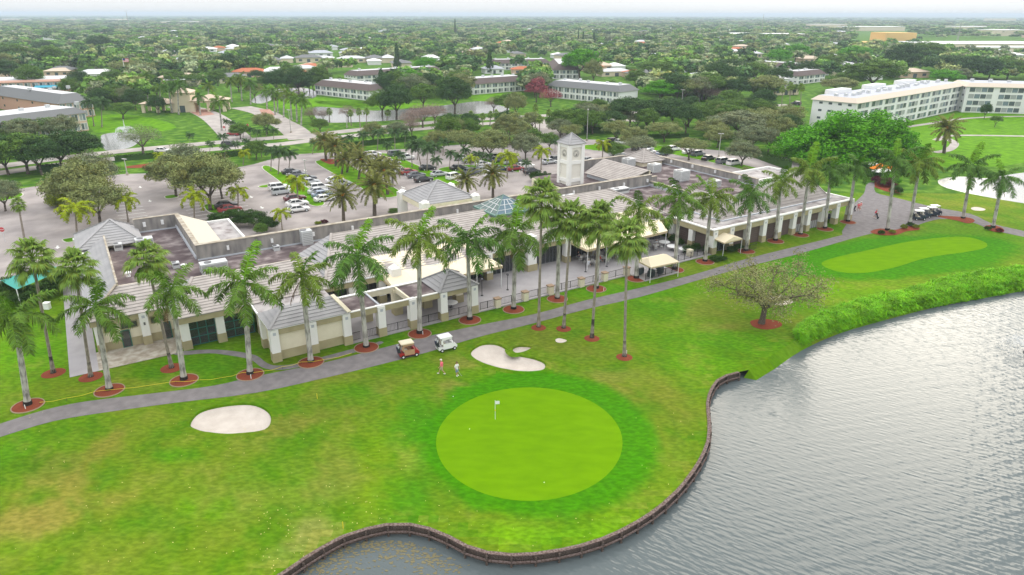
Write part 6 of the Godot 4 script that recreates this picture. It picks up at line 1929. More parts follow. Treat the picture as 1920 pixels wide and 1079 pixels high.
func person(at: Vector3, turn: float, label: String, pose: String, shirt: Color, legs: Color, hat: Color, skin: Color, scale_ := 1.0, group := "") -> Node3D:
	var t := thing("person", label, "person", at, turn, group)
	t.scale = Vector3.ONE * scale_
	var hip := Vector3(0, 0.92, 0)
	var neck := Vector3(0.02, 1.44, 0)
	var ft := [Vector3(0.05, 0.05, 0.11), Vector3(0.0, 0.05, -0.11)]
	var kn := [Vector3(0.05, 0.5, 0.11), Vector3(0.03, 0.5, -0.11)]
	var el := [Vector3(-0.02, 1.12, 0.27), Vector3(0.03, 1.12, -0.27)]
	var hd := [Vector3(0.12, 0.9, 0.28), Vector3(0.15, 0.9, -0.28)]
	if pose == "walk":
		ft = [Vector3(0.34, 0.05, 0.1), Vector3(-0.36, 0.09, -0.1)]
		kn = [Vector3(0.2, 0.5, 0.11), Vector3(-0.06, 0.5, -0.11)]
		el = [Vector3(-0.14, 1.14, 0.26), Vector3(0.12, 1.14, -0.28)]
		hd = [Vector3(-0.1, 0.9, 0.3), Vector3(0.28, 0.95, -0.28)]
	elif pose == "push":
		neck = Vector3(0.1, 1.43, 0)
		ft = [Vector3(0.2, 0.05, 0.1), Vector3(-0.26, 0.07, -0.1)]
		kn = [Vector3(0.14, 0.5, 0.11), Vector3(-0.04, 0.5, -0.11)]
		el = [Vector3(0.12, 1.12, 0.26), Vector3(0.12, 1.12, -0.26)]
		hd = [Vector3(0.42, 1.02, 0.18), Vector3(0.42, 1.02, -0.18)]
	elif pose == "sit":
		hip = Vector3(0, 0.52, 0)
		neck = Vector3(0.02, 1.04, 0)
		ft = [Vector3(0.5, 0.05, 0.12), Vector3(0.46, 0.05, -0.12)]
		kn = [Vector3(0.45, 0.5, 0.13), Vector3(0.45, 0.5, -0.13)]
		el = [Vector3(0.08, 0.74, 0.27), Vector3(0.08, 0.74, -0.27)]
		hd = [Vector3(0.36, 0.76, 0.18), Vector3(0.36, 0.76, -0.18)]
	var head := neck + Vector3(0.03, 0.2, 0)
	var white := Color(0.75, 0.75, 0.73)
	var bones := [[hip, hip.lerp(neck, 0.5), 0.15, 0.145, shirt], [hip.lerp(neck, 0.5), neck - Vector3(0, 0.1, 0), 0.145, 0.15, shirt], [neck - Vector3(0, 0.08, -0.12), neck - Vector3(0, 0.08, 0.12), 0.1, 0.1, shirt], [neck - Vector3(0, 0.02, 0), head, 0.06, 0.06, skin], [head - Vector3(0, 0.02, 0), head + Vector3(0, 0.06, 0), 0.085, 0.1, skin], [head + Vector3(0.06, -0.05, 0), head + Vector3(0.08, 0.0, 0), 0.05, 0.05, skin], [head + Vector3(0.1, 0.0, 0), head + Vector3(0.12, -0.02, 0), 0.018, 0.02, skin], [head + Vector3(-0.02, 0.06, 0), head + Vector3(0.0, 0.09, 0), 0.1, 0.1, hat], [head + Vector3(0.08, 0.08, 0), head + Vector3(0.15, 0.07, 0), 0.03, 0.025, hat]]
	for s in 2:
		var sd := 1.0 if s == 0 else -1.0
		var hj := hip + Vector3(0, -0.02, 0.1 * sd)
		var sh := neck + Vector3(0, -0.08, 0.19 * sd)
		bones.append_array([[hj, hj.lerp(kn[s], 0.85), 0.105, 0.08, legs], [hj.lerp(kn[s], 0.8), kn[s], 0.066, 0.058, skin], [kn[s], ft[s] + Vector3(0, 0.06, 0), 0.058, 0.042, skin], [ft[s], ft[s] + Vector3(0.17, -0.01, 0), 0.05, 0.045, white], [sh, sh.lerp(el[s], 0.7), 0.07, 0.062, shirt], [sh.lerp(el[s], 0.7), el[s], 0.048, 0.043, skin], [el[s], hd[s], 0.042, 0.032, skin], [hd[s], hd[s] + (hd[s] - el[s]).normalized() * 0.08, 0.036, 0.034, skin]])
	var mb := body_mesh(bones, 0.036)
	mb.col = skin
	for s in 2:
		var d: Vector3 = (hd[s] - el[s]).normalized()
		var pal: Vector3 = hd[s] + d * 0.08
		var across := d.cross(Vector3(0, 0, 1.0)).normalized()
		var inn := Vector3(0, 0, -1.0 if s == 0 else 1.0)
		for k in 4:
			var o := pal + across * (k - 1.5) * 0.02
			var l: float = [0.07, 0.085, 0.08, 0.06][k]
			mb.tube([o, o + d * l * 0.6, o + d * l * 0.85 + inn * 0.03], [0.0095, 0.009, 0.007], 5)
		mb.tube([hd[s] + across * 0.03, hd[s] + across * 0.055 + d * 0.04, hd[s] + across * 0.05 + d * 0.085], [0.011, 0.01, 0.008], 5)
	var m := mat("cloth_and_skin", 1, 1, 1, 0.85)
	m.vertex_color_use_as_albedo = true
	part(t, "body", mb, m)
	return t

func trolley(at: Vector3, turn: float, label: String) -> void:
	var t := thing("golf_trolley", label, "golf trolley", at, turn, "push trolleys on the forecourt")
	var mb := MB.new()
	mb.tube([Vector3(0, 0.25, 0), Vector3(-0.25, 1.05, 0)], [0.13, 0.15], 9)
	var bag := part(t, "golf_bag", mb, mat("bag_dark", 0.02, 0.025, 0.03, 0.7))
	mb = MB.new()
	for k in 5: mb.tube([Vector3(-0.24, 1.0, 0), Vector3(-0.34 + 0.03 * k, 1.28, -0.08 + 0.04 * k)], [0.012, 0.025], 5)
	part(bag, "clubs", mb, mat("metal"))
	mb = MB.new()
	mb.tube([Vector3(0.1, 0.2, 0), Vector3(-0.55, 1.0, 0)], [0.02, 0.02], 6)
	mb.tube([Vector3(0.1, 0.25, -0.3), Vector3(0.1, 0.25, 0.3)], [0.018, 0.018], 6)
	part(t, "frame", mb, mat("dark_metal"))
	for z in [-0.32, 0.32]:
		mb = MB.new()
		mb.tube([Vector3(0.1, 0.16, z - 0.03), Vector3(0.1, 0.16, z + 0.03)], [0.16, 0.16], 12)
		part(t, "wheel", mb, mat("tyre"))

func fountain(at: Vector3, high: float, wide: float, label: String) -> void:
	var t := thing("fountain", label, "fountain", at, 0.0)
	var m := mat("spray", 0.85, 0.87, 0.9, 0.9)
	m.transparency = BaseMaterial3D.TRANSPARENCY_ALPHA
	m.albedo_color.a = 0.5
	var r := RandomNumberGenerator.new()
	r.seed = 5
	var mb := MB.new()
	for k in 260:
		var a := r.randf() * TAU
		var rr := r.randf() * 0.5 * (high / 6.0)
		var y := r.randf() * high
		var s := (1.0 - y / high) * 0.5 + 0.12
		var p := Vector3(cos(a) * rr * s, y, sin(a) * rr * s)
		mb.tri(p + Vector3(-0.05, -0.25, 0.03), p + Vector3(0.05, -0.25, -0.03), p + Vector3(0.0, 0.3, 0))
	part(t, "jet", mb, m)
	mb = MB.new()
	for k in 900:
		var a := TAU * (k % 14) / 14.0 + r.randfn() * 0.12
		var u := r.randf()
		var p := Vector3(cos(a) * wide * u, high * 0.62 * (4.0 * u * (1.0 - u) * 0.8 + 0.2 * (1.0 - u)), sin(a) * wide * u) + Vector3(r.randfn(), r.randfn(), r.randfn()) * 0.1
		if p.y < 0: p.y = r.randf() * 0.2
		mb.tri(p + Vector3(-0.04, -0.3, 0.03), p + Vector3(0.05, -0.25, -0.03), p + Vector3(0.0, 0.2, 0))
	part(t, "spray", mb, m)
	mb = MB.new()
	mb.lathe(Vector3(0, 0, 0), [Vector2(0.6, 0), Vector2(0.6, 0.15), Vector2(0.2, 0.25), Vector2(0, 0.25)], 12)
	part(t, "float", mb, mat("dark_metal"))

func build_objects() -> void:
	awning("dining_awning", "wide cream awning over the dining terrace beside the small hip-roofed pavilion", [[17.2, 5.5, 3.4], [34.0, 5.6, 3.4]], [[17.2, 13.6, 5.45], [31.4, 13.6, 5.45]], 0.38, [[26.6, 5.6], [29.7, 5.6], [33.8, 5.7]])
	awning("dining_awning", "cream awning over the crowded tables next to the right wing", [[48.8, 4.9, 3.35], [66.4, 5.6, 3.35]], [[51.5, 13.2, 5.35], [69.5, 13.2, 5.35]], 0.38, [[49.0, 4.95], [52.8, 5.0], [57.0, 5.2], [61.0, 5.4], [66.2, 5.7]])
	# pitched tent over the drinks counter
	var t := on_site("drinks_tent", "small cream pitched canopy over the drinks stand by the path", "canopy", 53.4, -4.4)
	var mb := MB.new()
	var q := [P(0, 0, 2.45), P(5.4, -0.3, 2.45), P(5.9, 3.6, 2.45), P(0.4, 3.9, 2.45)]
	var r0 := P(1.1, 1.9, 3.15)
	var r1 := P(4.7, 1.7, 3.15)
	mb.quad(q[0], q[1], r1, r0)
	mb.quad(q[2], q[3], r0, r1)
	mb.tri(q[3], q[0], r0)
	mb.tri(q[1], q[2], r1)
	part(t, "canopy", mb, mat("awning"))
	mb = MB.new()
	for k in 4: mb.quad(q[k], q[(k + 1) % 4], q[(k + 1) % 4] + Vector3.DOWN * 0.22, q[k] + Vector3.DOWN * 0.22)
	part(t, "valance", mb, mat("valance", 0.52, 0.43, 0.28, 0.9))
	for k in 4: pole(t, "pole", Vector3(q[k].x, 0, q[k].z), q[k], 0.045, "white_metal")
	for s in [[55.0, -2.9, 0.0], [57.2, -2.6, 0.3], [56.2, -1.5, 0.8], [54.4, -1.2, 0.2], [58.2, -1.2, 1.2]]:
		var g := on_site("gas_grill", "dark green covered grill under the small pitched canopy", "grill", s[0], s[1], 0.1, s[2], "covered grills under the canopy")
		mb = MB.new()
		mb.box(Vector3(-0.5, 0.15, -0.32), Vector3(0.5, 0.85, 0.32))
		part(g, "cabinet", mb, mat("grill_green", 0.04, 0.06, 0.065, 0.5))
		mb = MB.new()
		mb.tube([Vector3(-0.5, 0.88, 0), Vector3(0.5, 0.88, 0)], [0.32, 0.32], 12)
		part(g, "lid", mb, mat("grill_green"))
		mb = MB.new()
		mb.box(Vector3(0.5, 0.8, -0.28), Vector3(0.95, 0.85, 0.28))
		part(g, "side_shelf", mb, mat("metal"))
	# entrance awning of the right wing
	t = on_site("door_awning", "small peaked cream awning above the right wing door", "awning", 71.2, -2.4)
	mb = MB.new()
	q = [P(0, 0, 2.6), P(4.4, 0, 2.6), P(4.4, 2.3, 2.75), P(0, 2.3, 2.75)]
	mb.quad(q[0], P(2.2, 0, 3.3), P(2.2, 2.3, 3.45), q[3])
	mb.quad(P(2.2, 0, 3.3), q[1], q[2], P(2.2, 2.3, 3.45))
	mb.tri(q[0], q[1], P(2.2, 0, 3.3))
	part(t, "canopy", mb, mat("awning"))
	mb = MB.new()
	for k in [0, 1, 3]: mb.quad(q[k], q[(k + 1) % 4], q[(k + 1) % 4] + Vector3.DOWN * 0.2, q[k] + Vector3.DOWN * 0.2)
	part(t, "valance", mb, mat("valance"))
	for u in [0.05, 4.35]: pole(t, "pole", P(u, 0.05, 0), P(u, 0.05, 2.6), 0.04, "white_metal")
	# iron fences
	t = thing("terrace_fence", "black picket fence with short cream piers along the terrace edge", "fence", SITE, TURN)
	var us := [26.5, 29.6, 34.1, 38.4, 43.9, 48.3, 52.6]
	for k in us.size() - 1: fence_run(t, P(us[k] + 0.4, -0.1, 0.1), P(us[k + 1] - 0.4, -0.1, 0.1))
	for k in range(1, us.size()):
		mb = MB.new()
		mb.box(P(us[k] - 0.38, -0.45, 0), P(us[k] + 0.38, 0.28, 1.25))
		var pr := part(t, "pier", mb, mat("cream"))
		mb = MB.new()
		mb.box(P(us[k] - 0.46, -0.53, 1.25), P(us[k] + 0.46, 0.36, 1.38))
		part(pr, "cap", mb, mat("edging"))
	t = thing("colonnade_fence", "black picket fence between the cream pillars of the colonnade", "fence", SITE, TURN)
	for r in [[9.2, 10.2], [10.6, 12.5], [13.5, 16.7], [17.7, 21.0], [22.0, 25.5]]: fence_run(t, P(r[0], 0.0, 0.1), P(r[1], 0.0, 0.1))
	t = thing("grill_fence", "black picket fence around the small grill patio", "fence", SITE, TURN)
	fence_run(t, P(53.3, -3.5, 0.1), P(60.1, -3.5, 0.1))
	fence_run(t, P(60.1, -3.5, 0.1), P(60.1, -0.4, 0.1))
	t = thing("step_fence", "black picket fence beside the right wing awning", "fence", SITE, TURN)
	fence_run(t, P(60.6, -0.1, 0.1), P(70.6, -0.1, 0.1))
	fence_run(t, P(76.0, -2.4, 0.0), P(79.5, -2.4, 0.0))
	mb = MB.new()
	mb.box(P(66.9, 0.7, 0), P(67.7, 1.5, 1.2))
	part(on_site("terrace_pier", "single cream pier in front of the white round table", "pier", 0, 0), "shaft", mb, mat("cream"))
	# tables and chairs
	for a in [[67.4, 7.1], [66.9, 4.7], [67.6, 2.6]]: round_table(a[0], a[1], 0.95, "white_metal", "bare round white table on the open terrace by the shrubs", "white tables by the shrubs")
	round_table(24.2, 3.0, 0.9, "white_metal", "white round table under the hip-roofed pavilion", "")
	var chair_red := make_chair("chair_wood", "chair_seat")
	mat("chair_wood", 0.10, 0.035, 0.02, 0.6)
	mat("chair_seat", 0.17, 0.05, 0.03, 0.6)
	chair_red = make_chair("chair_wood", "chair_seat")
	var seats := []
	for i in 6:
		for j in 2:
			var u := 50.6 + i * 2.9 + (0.5 if j else 0.0)
			var v := 6.1 + j * 2.6 + i * 0.12
			round_table(u, v, 0.55, "chair_seat", "small brown round table under the awning next to the right wing", "dining tables under the right awning")
			for k in 4:
				var a := TAU * k / 4 + 0.5 + i
				var c := chair_red.duplicate()
				c.name = numbered("dining_chair")
				add_child(c)
				c.position = W(u + cos(a) * 0.95, v + sin(a) * 0.95, 0.1)
				c.rotation.y = TURN - PI / 2 + a + PI + PI
				tag(c, "brown wooden armchair at the tables under the right awning", "chair", "dining chairs under the right awning")
				seats.append([u + cos(a) * 0.9, v + sin(a) * 0.9, a])
	var tones := [Color(0.6, 0.62, 0.68), Color(0.05, 0.05, 0.06), Color(0.35, 0.08, 0.07), Color(0.2, 0.28, 0.5), Color(0.7, 0.68, 0.6), Color(0.1, 0.2, 0.12)]
	var skin := Color(0.42, 0.24, 0.17)
	for k in 7:
		var s: Array = seats[[2, 5, 9, 16, 22, 27, 41][k]]
		person(W(s[0], s[1], 0.12), TURN + s[2] + PI, "seated diner in a %s top under the right awning" % ["pale grey", "black", "dark red", "blue", "cream", "green", "pale grey"][k], "sit", tones[k % 6], Color(0.08, 0.09, 0.13), Color(0.08, 0.05, 0.03) if k % 2 else Color(0.35, 0.33, 0.3), skin, 1.0, "diners under the right awning")
	# table with coloured seats under the left awning
	round_table(28.3, 7.0, 0.7, "white_metal", "round table with bright seats under the left awning", "")
	for k in 6:
		var key: String = ["seat_red", "seat_pink", "seat_green", "seat_red", "seat_pink", "seat_pink"][k]
		mat("seat_red", 0.35, 0.04, 0.02, 0.7)
		mat("seat_pink", 0.45, 0.25, 0.30, 0.8)
		mat("seat_green", 0.02, 0.22, 0.12, 0.7)
		var c := make_chair("chair_wood", key)
		c.name = numbered("terrace_chair")
		add_child(c)
		var a := TAU * k / 6
		c.position = W(28.3 + cos(a) * 1.15, 7.0 + sin(a) * 1.15, 0.1)
		c.rotation.y = TURN + a - PI / 2
		tag(c, "%s chair at the round table under the left awning" % {"seat_red": "red", "seat_pink": "pale pink", "seat_green": "green"}[key], "chair", "%s chairs under the left awning" % {"seat_red": "red", "seat_pink": "pink", "seat_green": "green"}[key])
	for a in [[29.8, 4.4], [34.0, 4.3], [48.1, 4.2], [52.4, 4.3]]: lamp_post(W(a[0], a[1], 0.1), 2.5, "globe", "black terrace lamp post with a smoked globe", "terrace lamp posts")
	for a in [[1347, 294, 250], [1100, 264, 205], [575, 346, 301], [165, 400, 340], [238, 330, 300], [545, 250, 207], [735, 352, 308], [1276, 215, 168], [650, 240, 208], [1010, 300, 268], [868, 250, 222], [40, 138, 96], [66, 150, 122]]:
		var p := G(a[0], a[1])
		lamp_post(p, clampf(height_at(p, a[2]), 4.0, 12.0), "street", "tall grey car park light pole with two flat heads", "light poles around the car park")
	# rooftop machines
	for a in [[271, 462, 4.6, 2.4, 1.5, 1.2, "white rooftop unit near the corner hip roof"], [222, 470, 4.6, 1.1, 1.1, 1.0, "small rooftop unit beside the corner hip wall"], [402, 510, 4.6, 3.4, 1.6, 1.4, "long white rooftop unit near the front tiles"], [575, 458, 4.6, 1.6, 1.6, 2.2, "tall rooftop unit against the stained parapet"], [600, 474, 4.6, 2.2, 1.4, 0.8, "low rooftop unit with a fan beside the hip"], [698, 432, 4.6, 2.6, 1.4, 1.0, "rooftop unit peeping over the great tile roof"], [1067, 378, 5.8, 2.4, 1.5, 1.2, "rooftop unit near the skylight end of the parapet"], [1161, 362, 6.2, 3.4, 1.6, 1.0, "flat rooftop unit at the end of the great roof"], [1178, 312, 4.9, 2.4, 2.0, 1.9, "boxy rooftop unit beside the entrance hip"], [1226, 322, 4.9, 2.4, 2.0, 1.8, "boxy rooftop unit in the middle of the right roof"], [1277, 338, 4.9, 2.6, 2.2, 2.2, "largest boxy rooftop unit on the right roof"], [1338, 350, 4.9, 2.2, 1.8, 1.4, "rooftop unit behind the right wing tiles"], [330, 503, 4.6, 0.9, 0.9, 0.8, "little rooftop vent box by the left front tiles"], [518, 470, 4.6, 0.9, 0.9, 0.7, "little rooftop vent box below the stained parapet"]]:
		ac_unit(a[0], a[1], a[2], a[3], a[4], a[5], a[6])
	for a in [[240, 520, "left end of the flat roof"], [345, 505, "left front tiles"], [1262, 352, "right flat roof"], [1180, 352, "lower flat roof"]]:
		var v := thing("roof_vent", "small round roof vent on the %s" % a[2], "vent", G(a[0], a[1], 4.6))
		mb = MB.new()
		mb.lathe(Vector3.ZERO, [Vector2(0.3, 0), Vector2(0.25, 0.4), Vector2(0.42, 0.45), Vector2(0.42, 0.6), Vector2(0, 0.75)], 12)
		part(v, "cowl", mb, mat("white_metal"))
	# golf carts
	mat("cart_red", 0.32, 0.02, 0.025, 0.35)
	mat("cart_white", 0.75, 0.76, 0.76, 0.35)
	mat("cart_navy", 0.02, 0.035, 0.06, 0.35)
	mat("cart_cream", 0.68, 0.6, 0.45, 0.5)
	golf_cart(G(766, 668) + Vector3(0, 0.03, 0), TURN - 0.12, "cart_red", "cart_cream", "red golf cart with tan side curtains driving along the path", "tan")
	golf_cart(G(837, 656) + Vector3(0, 0.03, 0), TURN - 0.05, "cart_white", "cart_white", "white golf cart with white enclosure driving ahead of the red one", "white")
	for a in [[1722, 411, 0], [1731, 407, 0], [1746, 404, 1], [1752, 401, 1]]: golf_cart(G(a[0], a[1]) + Vector3(0, 0.035, 0), TURN - 0.5, "cart_navy", "cart_white", "dark golf cart with white roof parked on the forecourt edge", "bags", "carts parked on the forecourt")
	golf_cart(W(106.8, 2.2, 0.03), TURN + 0.4, "cart_navy", "cart_cream", "golf cart with cream roof under the right wing overhang", "bags")
	golf_cart(W(102.6, 2.6, 0.03), TURN + 0.2, "cart_white", "cart_white", "golf cart in the shade of the second open bay", "bags")
	# people
	person(G(829, 702), TURN + 2.6, "golfer in a pink shirt and khaki shorts walking on the turf", "walk", Color(0.75, 0.16, 0.2), Color(0.42, 0.35, 0.24), Color(0.72, 0.68, 0.6), skin, 1.03)
	person(G(857, 705), TURN - 1.4, "golfer in a white shirt and blue shorts standing with a club", "stand", Color(0.72, 0.72, 0.7), Color(0.16, 0.24, 0.38), Color(0.12, 0.07, 0.05), skin, 0.97)
	t = thing("golf_club", "golf club held by the golfer in white", "golf club", G(857, 705) + Vector3(0, 0, 0), 0.0)
	mb = MB.new()
	mb.tube([Vector3(0.05, 0.95, 0.32), Vector3(0.55, 0.35, 0.62)], [0.012, 0.008], 6)
	part(t, "shaft", mb, mat("metal"))
	mb = MB.new()
	mb.bar(Vector3(0.57, 0.33, 0.63), Vector3(0.1, 0.05, 0.04), Basis(Vector3.UP, 0.5))
	part(t, "head", mb, mat("dark_metal"))
	person(G(1640, 408), TURN - 1.2, "golfer in a red shirt pushing a dark bag on the forecourt", "push", Color(0.55, 0.06, 0.1), Color(0.35, 0.36, 0.4), Color(0.5, 0.3, 0.25), skin)
	trolley(G(1645, 409) + Vector3(0, 0.03, 0), TURN - 1.2, "push trolley with a dark bag in front of the golfer in red")
	person(G(1609, 395), TURN + 3.0, "person in a bright coral shirt near the corner of the right wing", "push", Color(0.8, 0.12, 0.14), Color(0.5, 0.2, 0.2), Color(0.6, 0.5, 0.45), skin)
	person(G(1613, 393), TURN + 2.8, "person in a white cap behind the coral shirt", "stand", Color(0.75, 0.3, 0.3), Color(0.6, 0.58, 0.55), Color(0.75, 0.75, 0.75), skin)
	trolley(G(1601, 395) + Vector3(0, 0.03, 0), TURN + 3.0, "push trolley with a dark bag beside the right wing corner")
	# flagstick, stakes, rope
	t = thing("flagstick", "white golf flag on a thin stick in the putting green", "flagstick", G(929, 787) + Vector3(0, 0.012, 0))
	pole(t, "stick", Vector3.ZERO, Vector3(0, 2.15, 0), 0.022, "white_metal")
	mb = MB.new()
	for k in 4: mb.quad(Vector3(k * 0.11, 2.1 - k * 0.01, 0.03 * sin(k * 1.5)), Vector3((k + 1) * 0.11, 2.09 - k * 0.01, 0.03 * sin((k + 1) * 1.5)), Vector3((k + 1) * 0.11, 1.72, 0.03 * sin((k + 1) * 1.5)), Vector3(k * 0.11, 1.72, 0.03 * sin(k * 1.5)))
	part(t, "flag", mb, mat("white_metal"))
	mb = MB.new()
	mb.tube([Vector3(0, 0.95, 0), Vector3(0, 1.15, 0)], [0.05, 0.05], 8)
	part(t, "marker", mb, mat("yellow", 0.6, 0.5, 0.02, 0.7))
	for a in [[881, 806], [1021, 906], [850, 745]]:
		mb = MB.new()
		mb.lathe(Vector3.ZERO, [Vector2(0, 0.0), Vector2(0.035, 0.02), Vector2(0.042, 0.045), Vector2(0.03, 0.075), Vector2(0, 0.085)], 8)
		var ball := part(self, "golf_ball", mb, mat("white_paint"))
		ball.name = numbered("golf_ball_white")
		ball.position = G(a[0], a[1]) + Vector3(0, 0.012, 0)
		tag(ball, "white golf ball lying on the putting green", "golf ball", "golf balls on the green")
	for a in [[595, 749], [644, 992]]:
		t = thing("hazard_stake", "yellow hazard stake on the turf near the %s" % ("seawall" if a[1] > 900 else "left bunker"), "stake", G(a[0], a[1]))
		pole(t, "shaft", Vector3.ZERO, Vector3(0, 0.62, 0), 0.035, "yellow")
	for a in [[48, 770], [471, 712], [793, 629], [1132, 546], [1175, 665]]:
		t = thing("white_marker", "short white marker post by a palm's mulch ring", "marker post", G(a[0], a[1]), 0, "white marker posts")
		pole(t, "shaft", Vector3.ZERO, Vector3(0, 0.55, 0), 0.04, "white_paint")
	var rope := thing("yellow_rope", "yellow rope strung low between the palms beside the cart path", "rope")
	var pts := [[75, 762], [125, 754], [180, 741], [330, 722], [375, 719], [415, 715], [455, 705], [490, 703], [530, 694], [565, 685], [610, 680], [660, 668]]
	for k in pts.size() - 1:
		var a := G(pts[k][0], pts[k][1]) + Vector3(0, 0.35, 0)
		var b := G(pts[k + 1][0], pts[k + 1][1]) + Vector3(0, 0.35, 0)
		mb = MB.new()
		mb.tube([a, a.lerp(b, 0.5) + Vector3(0, -0.12, 0), b], [0.022, 0.022, 0.022], 5)
		part(rope, "rope_span", mb, mat("yellow"))
		pole(rope, "stake", a - Vector3(0, 0.35, 0), a + Vector3(0, 0.03, 0), 0.015, "black_iron")
	t = thing("white_cabinet", "small white utility cabinet among the shrubs by the left lawn", "cabinet", G(89, 581))
	mb = MB.new()
	mb.box(Vector3(-0.35, 0, -0.3), Vector3(0.35, 0.85, 0.3))
	part(t, "casing", mb, mat("white_metal"))
	mb = MB.new()
	mb.box(Vector3(-0.4, 0.85, -0.35), Vector3(0.4, 0.93, 0.35))
	part(t, "lid", mb, mat("white_paint"))
	# teal pool canopy beyond the left wing
	t = thing("teal_canopy", "taut teal shade canopy beside the left wing", "canopy", G(70, 560, 0))
	mb = MB.new()
	var tc := [G(0, 528, 2.8), G(90, 498, 2.8), G(122, 507, 2.8), G(30, 545, 2.8)]
	for k in 4: tc[k] -= t.position
	var tm: Vector3 = (tc[0] + tc[2]) / 2 + Vector3(0, 0.8, 0)
	for k in 4: mb.tri(tc[k], tc[(k + 1) % 4], tm)
	part(t, "canopy", mb, mat("teal", 0.07, 0.30, 0.26, 0.8))
	for k in 4: pole(t, "pole", Vector3(tc[k].x, 0, tc[k].z), tc[k], 0.06, "white_metal")
	# stop signs and small signs
	for a in [[9, 455, 440], [421, 252, 240], [465, 248, 236], [988, 226, 218]]:
		var p := G(a[0], a[1])
		t = thing("stop_sign", "red octagonal stop sign on a thin post at the roadside", "stop sign", p, 0.2, "stop signs")
		var h := clampf(height_at(p, a[2]), 2.2, 3.2)
		pole(t, "post", Vector3.ZERO, Vector3(0, h, 0), 0.035, "metal")
		mb = MB.new()
		mb.tube([Vector3(0, h, 0.04), Vector3(0, h, 0.07)], [0.42, 0.42], 8)
		part(t, "plate", mb, mat("sign_red", 0.45, 0.02, 0.03, 0.5))
		var tx := TextMesh.new()
		tx.text = "STOP"
		tx.font_size = 24
		tx.pixel_size = 0.012
		tx.depth = 0.01
		tx.material = mat("white_paint")
		var o := put(t, "lettering", tx)
		o.position = Vector3(0, h, 0.08)
	# parked cars
	car_meshes()
	for a in [[546, 327, "sedan", "black", 0.0], [558, 332, "sedan", "grey", 0.0], [575, 339, "sedan", "grey", 0.0], [581, 346, "sedan", "silver", 0.0], [523, 357, "suv", "white", 0.0], [529, 365, "suv", "silver", 0.0], [553, 377, "sedan", "maroon", 0.05], [557, 387, "sedan", "white", 0.0], [559, 398, "sedan", "white", 0.0], [600, 357, "suv", "white", 0.0], [597, 364, "sedan", "silver", 0.0], [604, 370, "sedan", "steel", 0.0], [609, 378, "sedan", "white", 0.05],
		[752, 325, "sedan", "white", 0.0], [766, 327, "sedan", "red", 0.0], [780, 333, "sedan", "grey", 0.0], [794, 341, "sedan", "black", 0.0], [717, 302, "sedan", "beige", 0.0], [743, 293, "suv", "grey", 0.0], [762, 300, "suv", "white", 0.0], [700, 293, "sedan", "white", 0.0], [852, 336, "suv", "white", 0.3], [824, 331, "sedan", "silver", 0.0], [802, 319, "sedan", "black", 0.0], [937, 321, "sedan", "blue", 0.2], [934, 304, "sedan", "grey", 0.0], [926, 299, "suv", "white", 0.0], [866, 300, "sedan", "white", 0.0], [425, 391, "sedan", "black", 0.05], [431, 398, "sedan", "red", 0.05],
		[997, 325, "sedan", "black", 0.0], [1110, 308, "sedan", "silver", 0.3], [1101, 304, "sedan", "grey", 0.3], [1156, 293, "suv", "silver", -0.2], [1262, 283, "suv", "white", 0.0], [1328, 300, "sedan", "black", 0.1], [1356, 306, "suv", "grey", 0.0], [1376, 309, "suv", "white", 0.0], [880, 305, "sedan", "silver", 0.0], [905, 312, "sedan", "white", 0.0], [735, 310, "sedan", "silver", 0.0], [1150, 268, "suv", "black", 0.0], [1165, 270, "suv", "white", 0.0], [1215, 288, "sedan", "white", 0.0], [976, 310, "sedan", "grey", 0.0], [955, 308, "suv", "silver", 0.0], [690, 301, "sedan", "grey", 0.0], [706, 309, "suv", "silver", 0.0], [860, 319, "sedan", "black", 0.0], [886, 327, "suv", "grey", 0.0], [905, 323, "sedan", "silver", 0.0], [921, 331, "sedan", "white", 0.0], [966, 320, "sedan", "red", 0.0], [986, 316, "suv", "white", 0.0], [1030, 307, "sedan", "silver", 0.0], [1046, 303, "suv", "black", 0.0], [1062, 299, "sedan", "white", 0.0], [1196, 280, "sedan", "grey", 0.0], [1212, 283, "suv", "silver", 0.0], [1242, 291, "sedan", "steel", 0.0], [1292, 288, "sedan", "white", 0.0], [1308, 292, "suv", "grey", 0.0], [640, 349, "sedan", "silver", 0.0], [628, 343, "sedan", "white", 0.0]]:
		car(a[0], a[1], a[2], a[3], a[4])
	for a in [[1447, 211, "sedan", "white"], [1458, 210, "sedan", "silver"], [1468, 209, "suv", "white"], [1478, 208, "sedan", "white"], [1492, 196, "suv", "black"], [1430, 213, "sedan", "grey"]]: car(a[0], a[1], a[2], a[3], 1.5, "outside the four-storey apartments")
	car(437, 255, "sedan", "red", 2.2, "on the brick entry drive")
	car(430, 276, "suv", "black", -0.5, "on the boulevard")
	car(305, 287, "sedan", "white", -0.5, "on the boulevard")
	fountain(G(236, 258), 5.4, 3.6, "white spray fountain in the small pond by the boulevard")
	fountain(G(1930, 660, -0.9), 2.6, 3.4, "low white fountain spray on the lake")
	# patio umbrellas by the forecourt
	for a in [[1640, 330, 0], [1650, 325, 0], [1666, 330, 0], [1634, 322, 1], [1655, 334, 1], [1645, 336, 1]]:
		t = thing("patio_umbrella", "%s patio umbrella on the small terrace behind the forecourt" % ["orange", "white"][a[2]], "umbrella", G(a[0], a[1]), rng.randf(), "%s patio umbrellas" % ["orange", "white"][a[2]])
		pole(t, "pole", Vector3.ZERO, Vector3(0, 2.5, 0), 0.03, "white_metal")
		mb = MB.new()
		mb.lathe(Vector3(0, 2.0, 0), [Vector2(1.5, 0.0), Vector2(1.5, 0.12), Vector2(0, 0.65)], 8)
		part(t, "canopy", mb, mat(["orange", "white_paint"][a[2]], 0.75, 0.22, 0.03, 0.8))

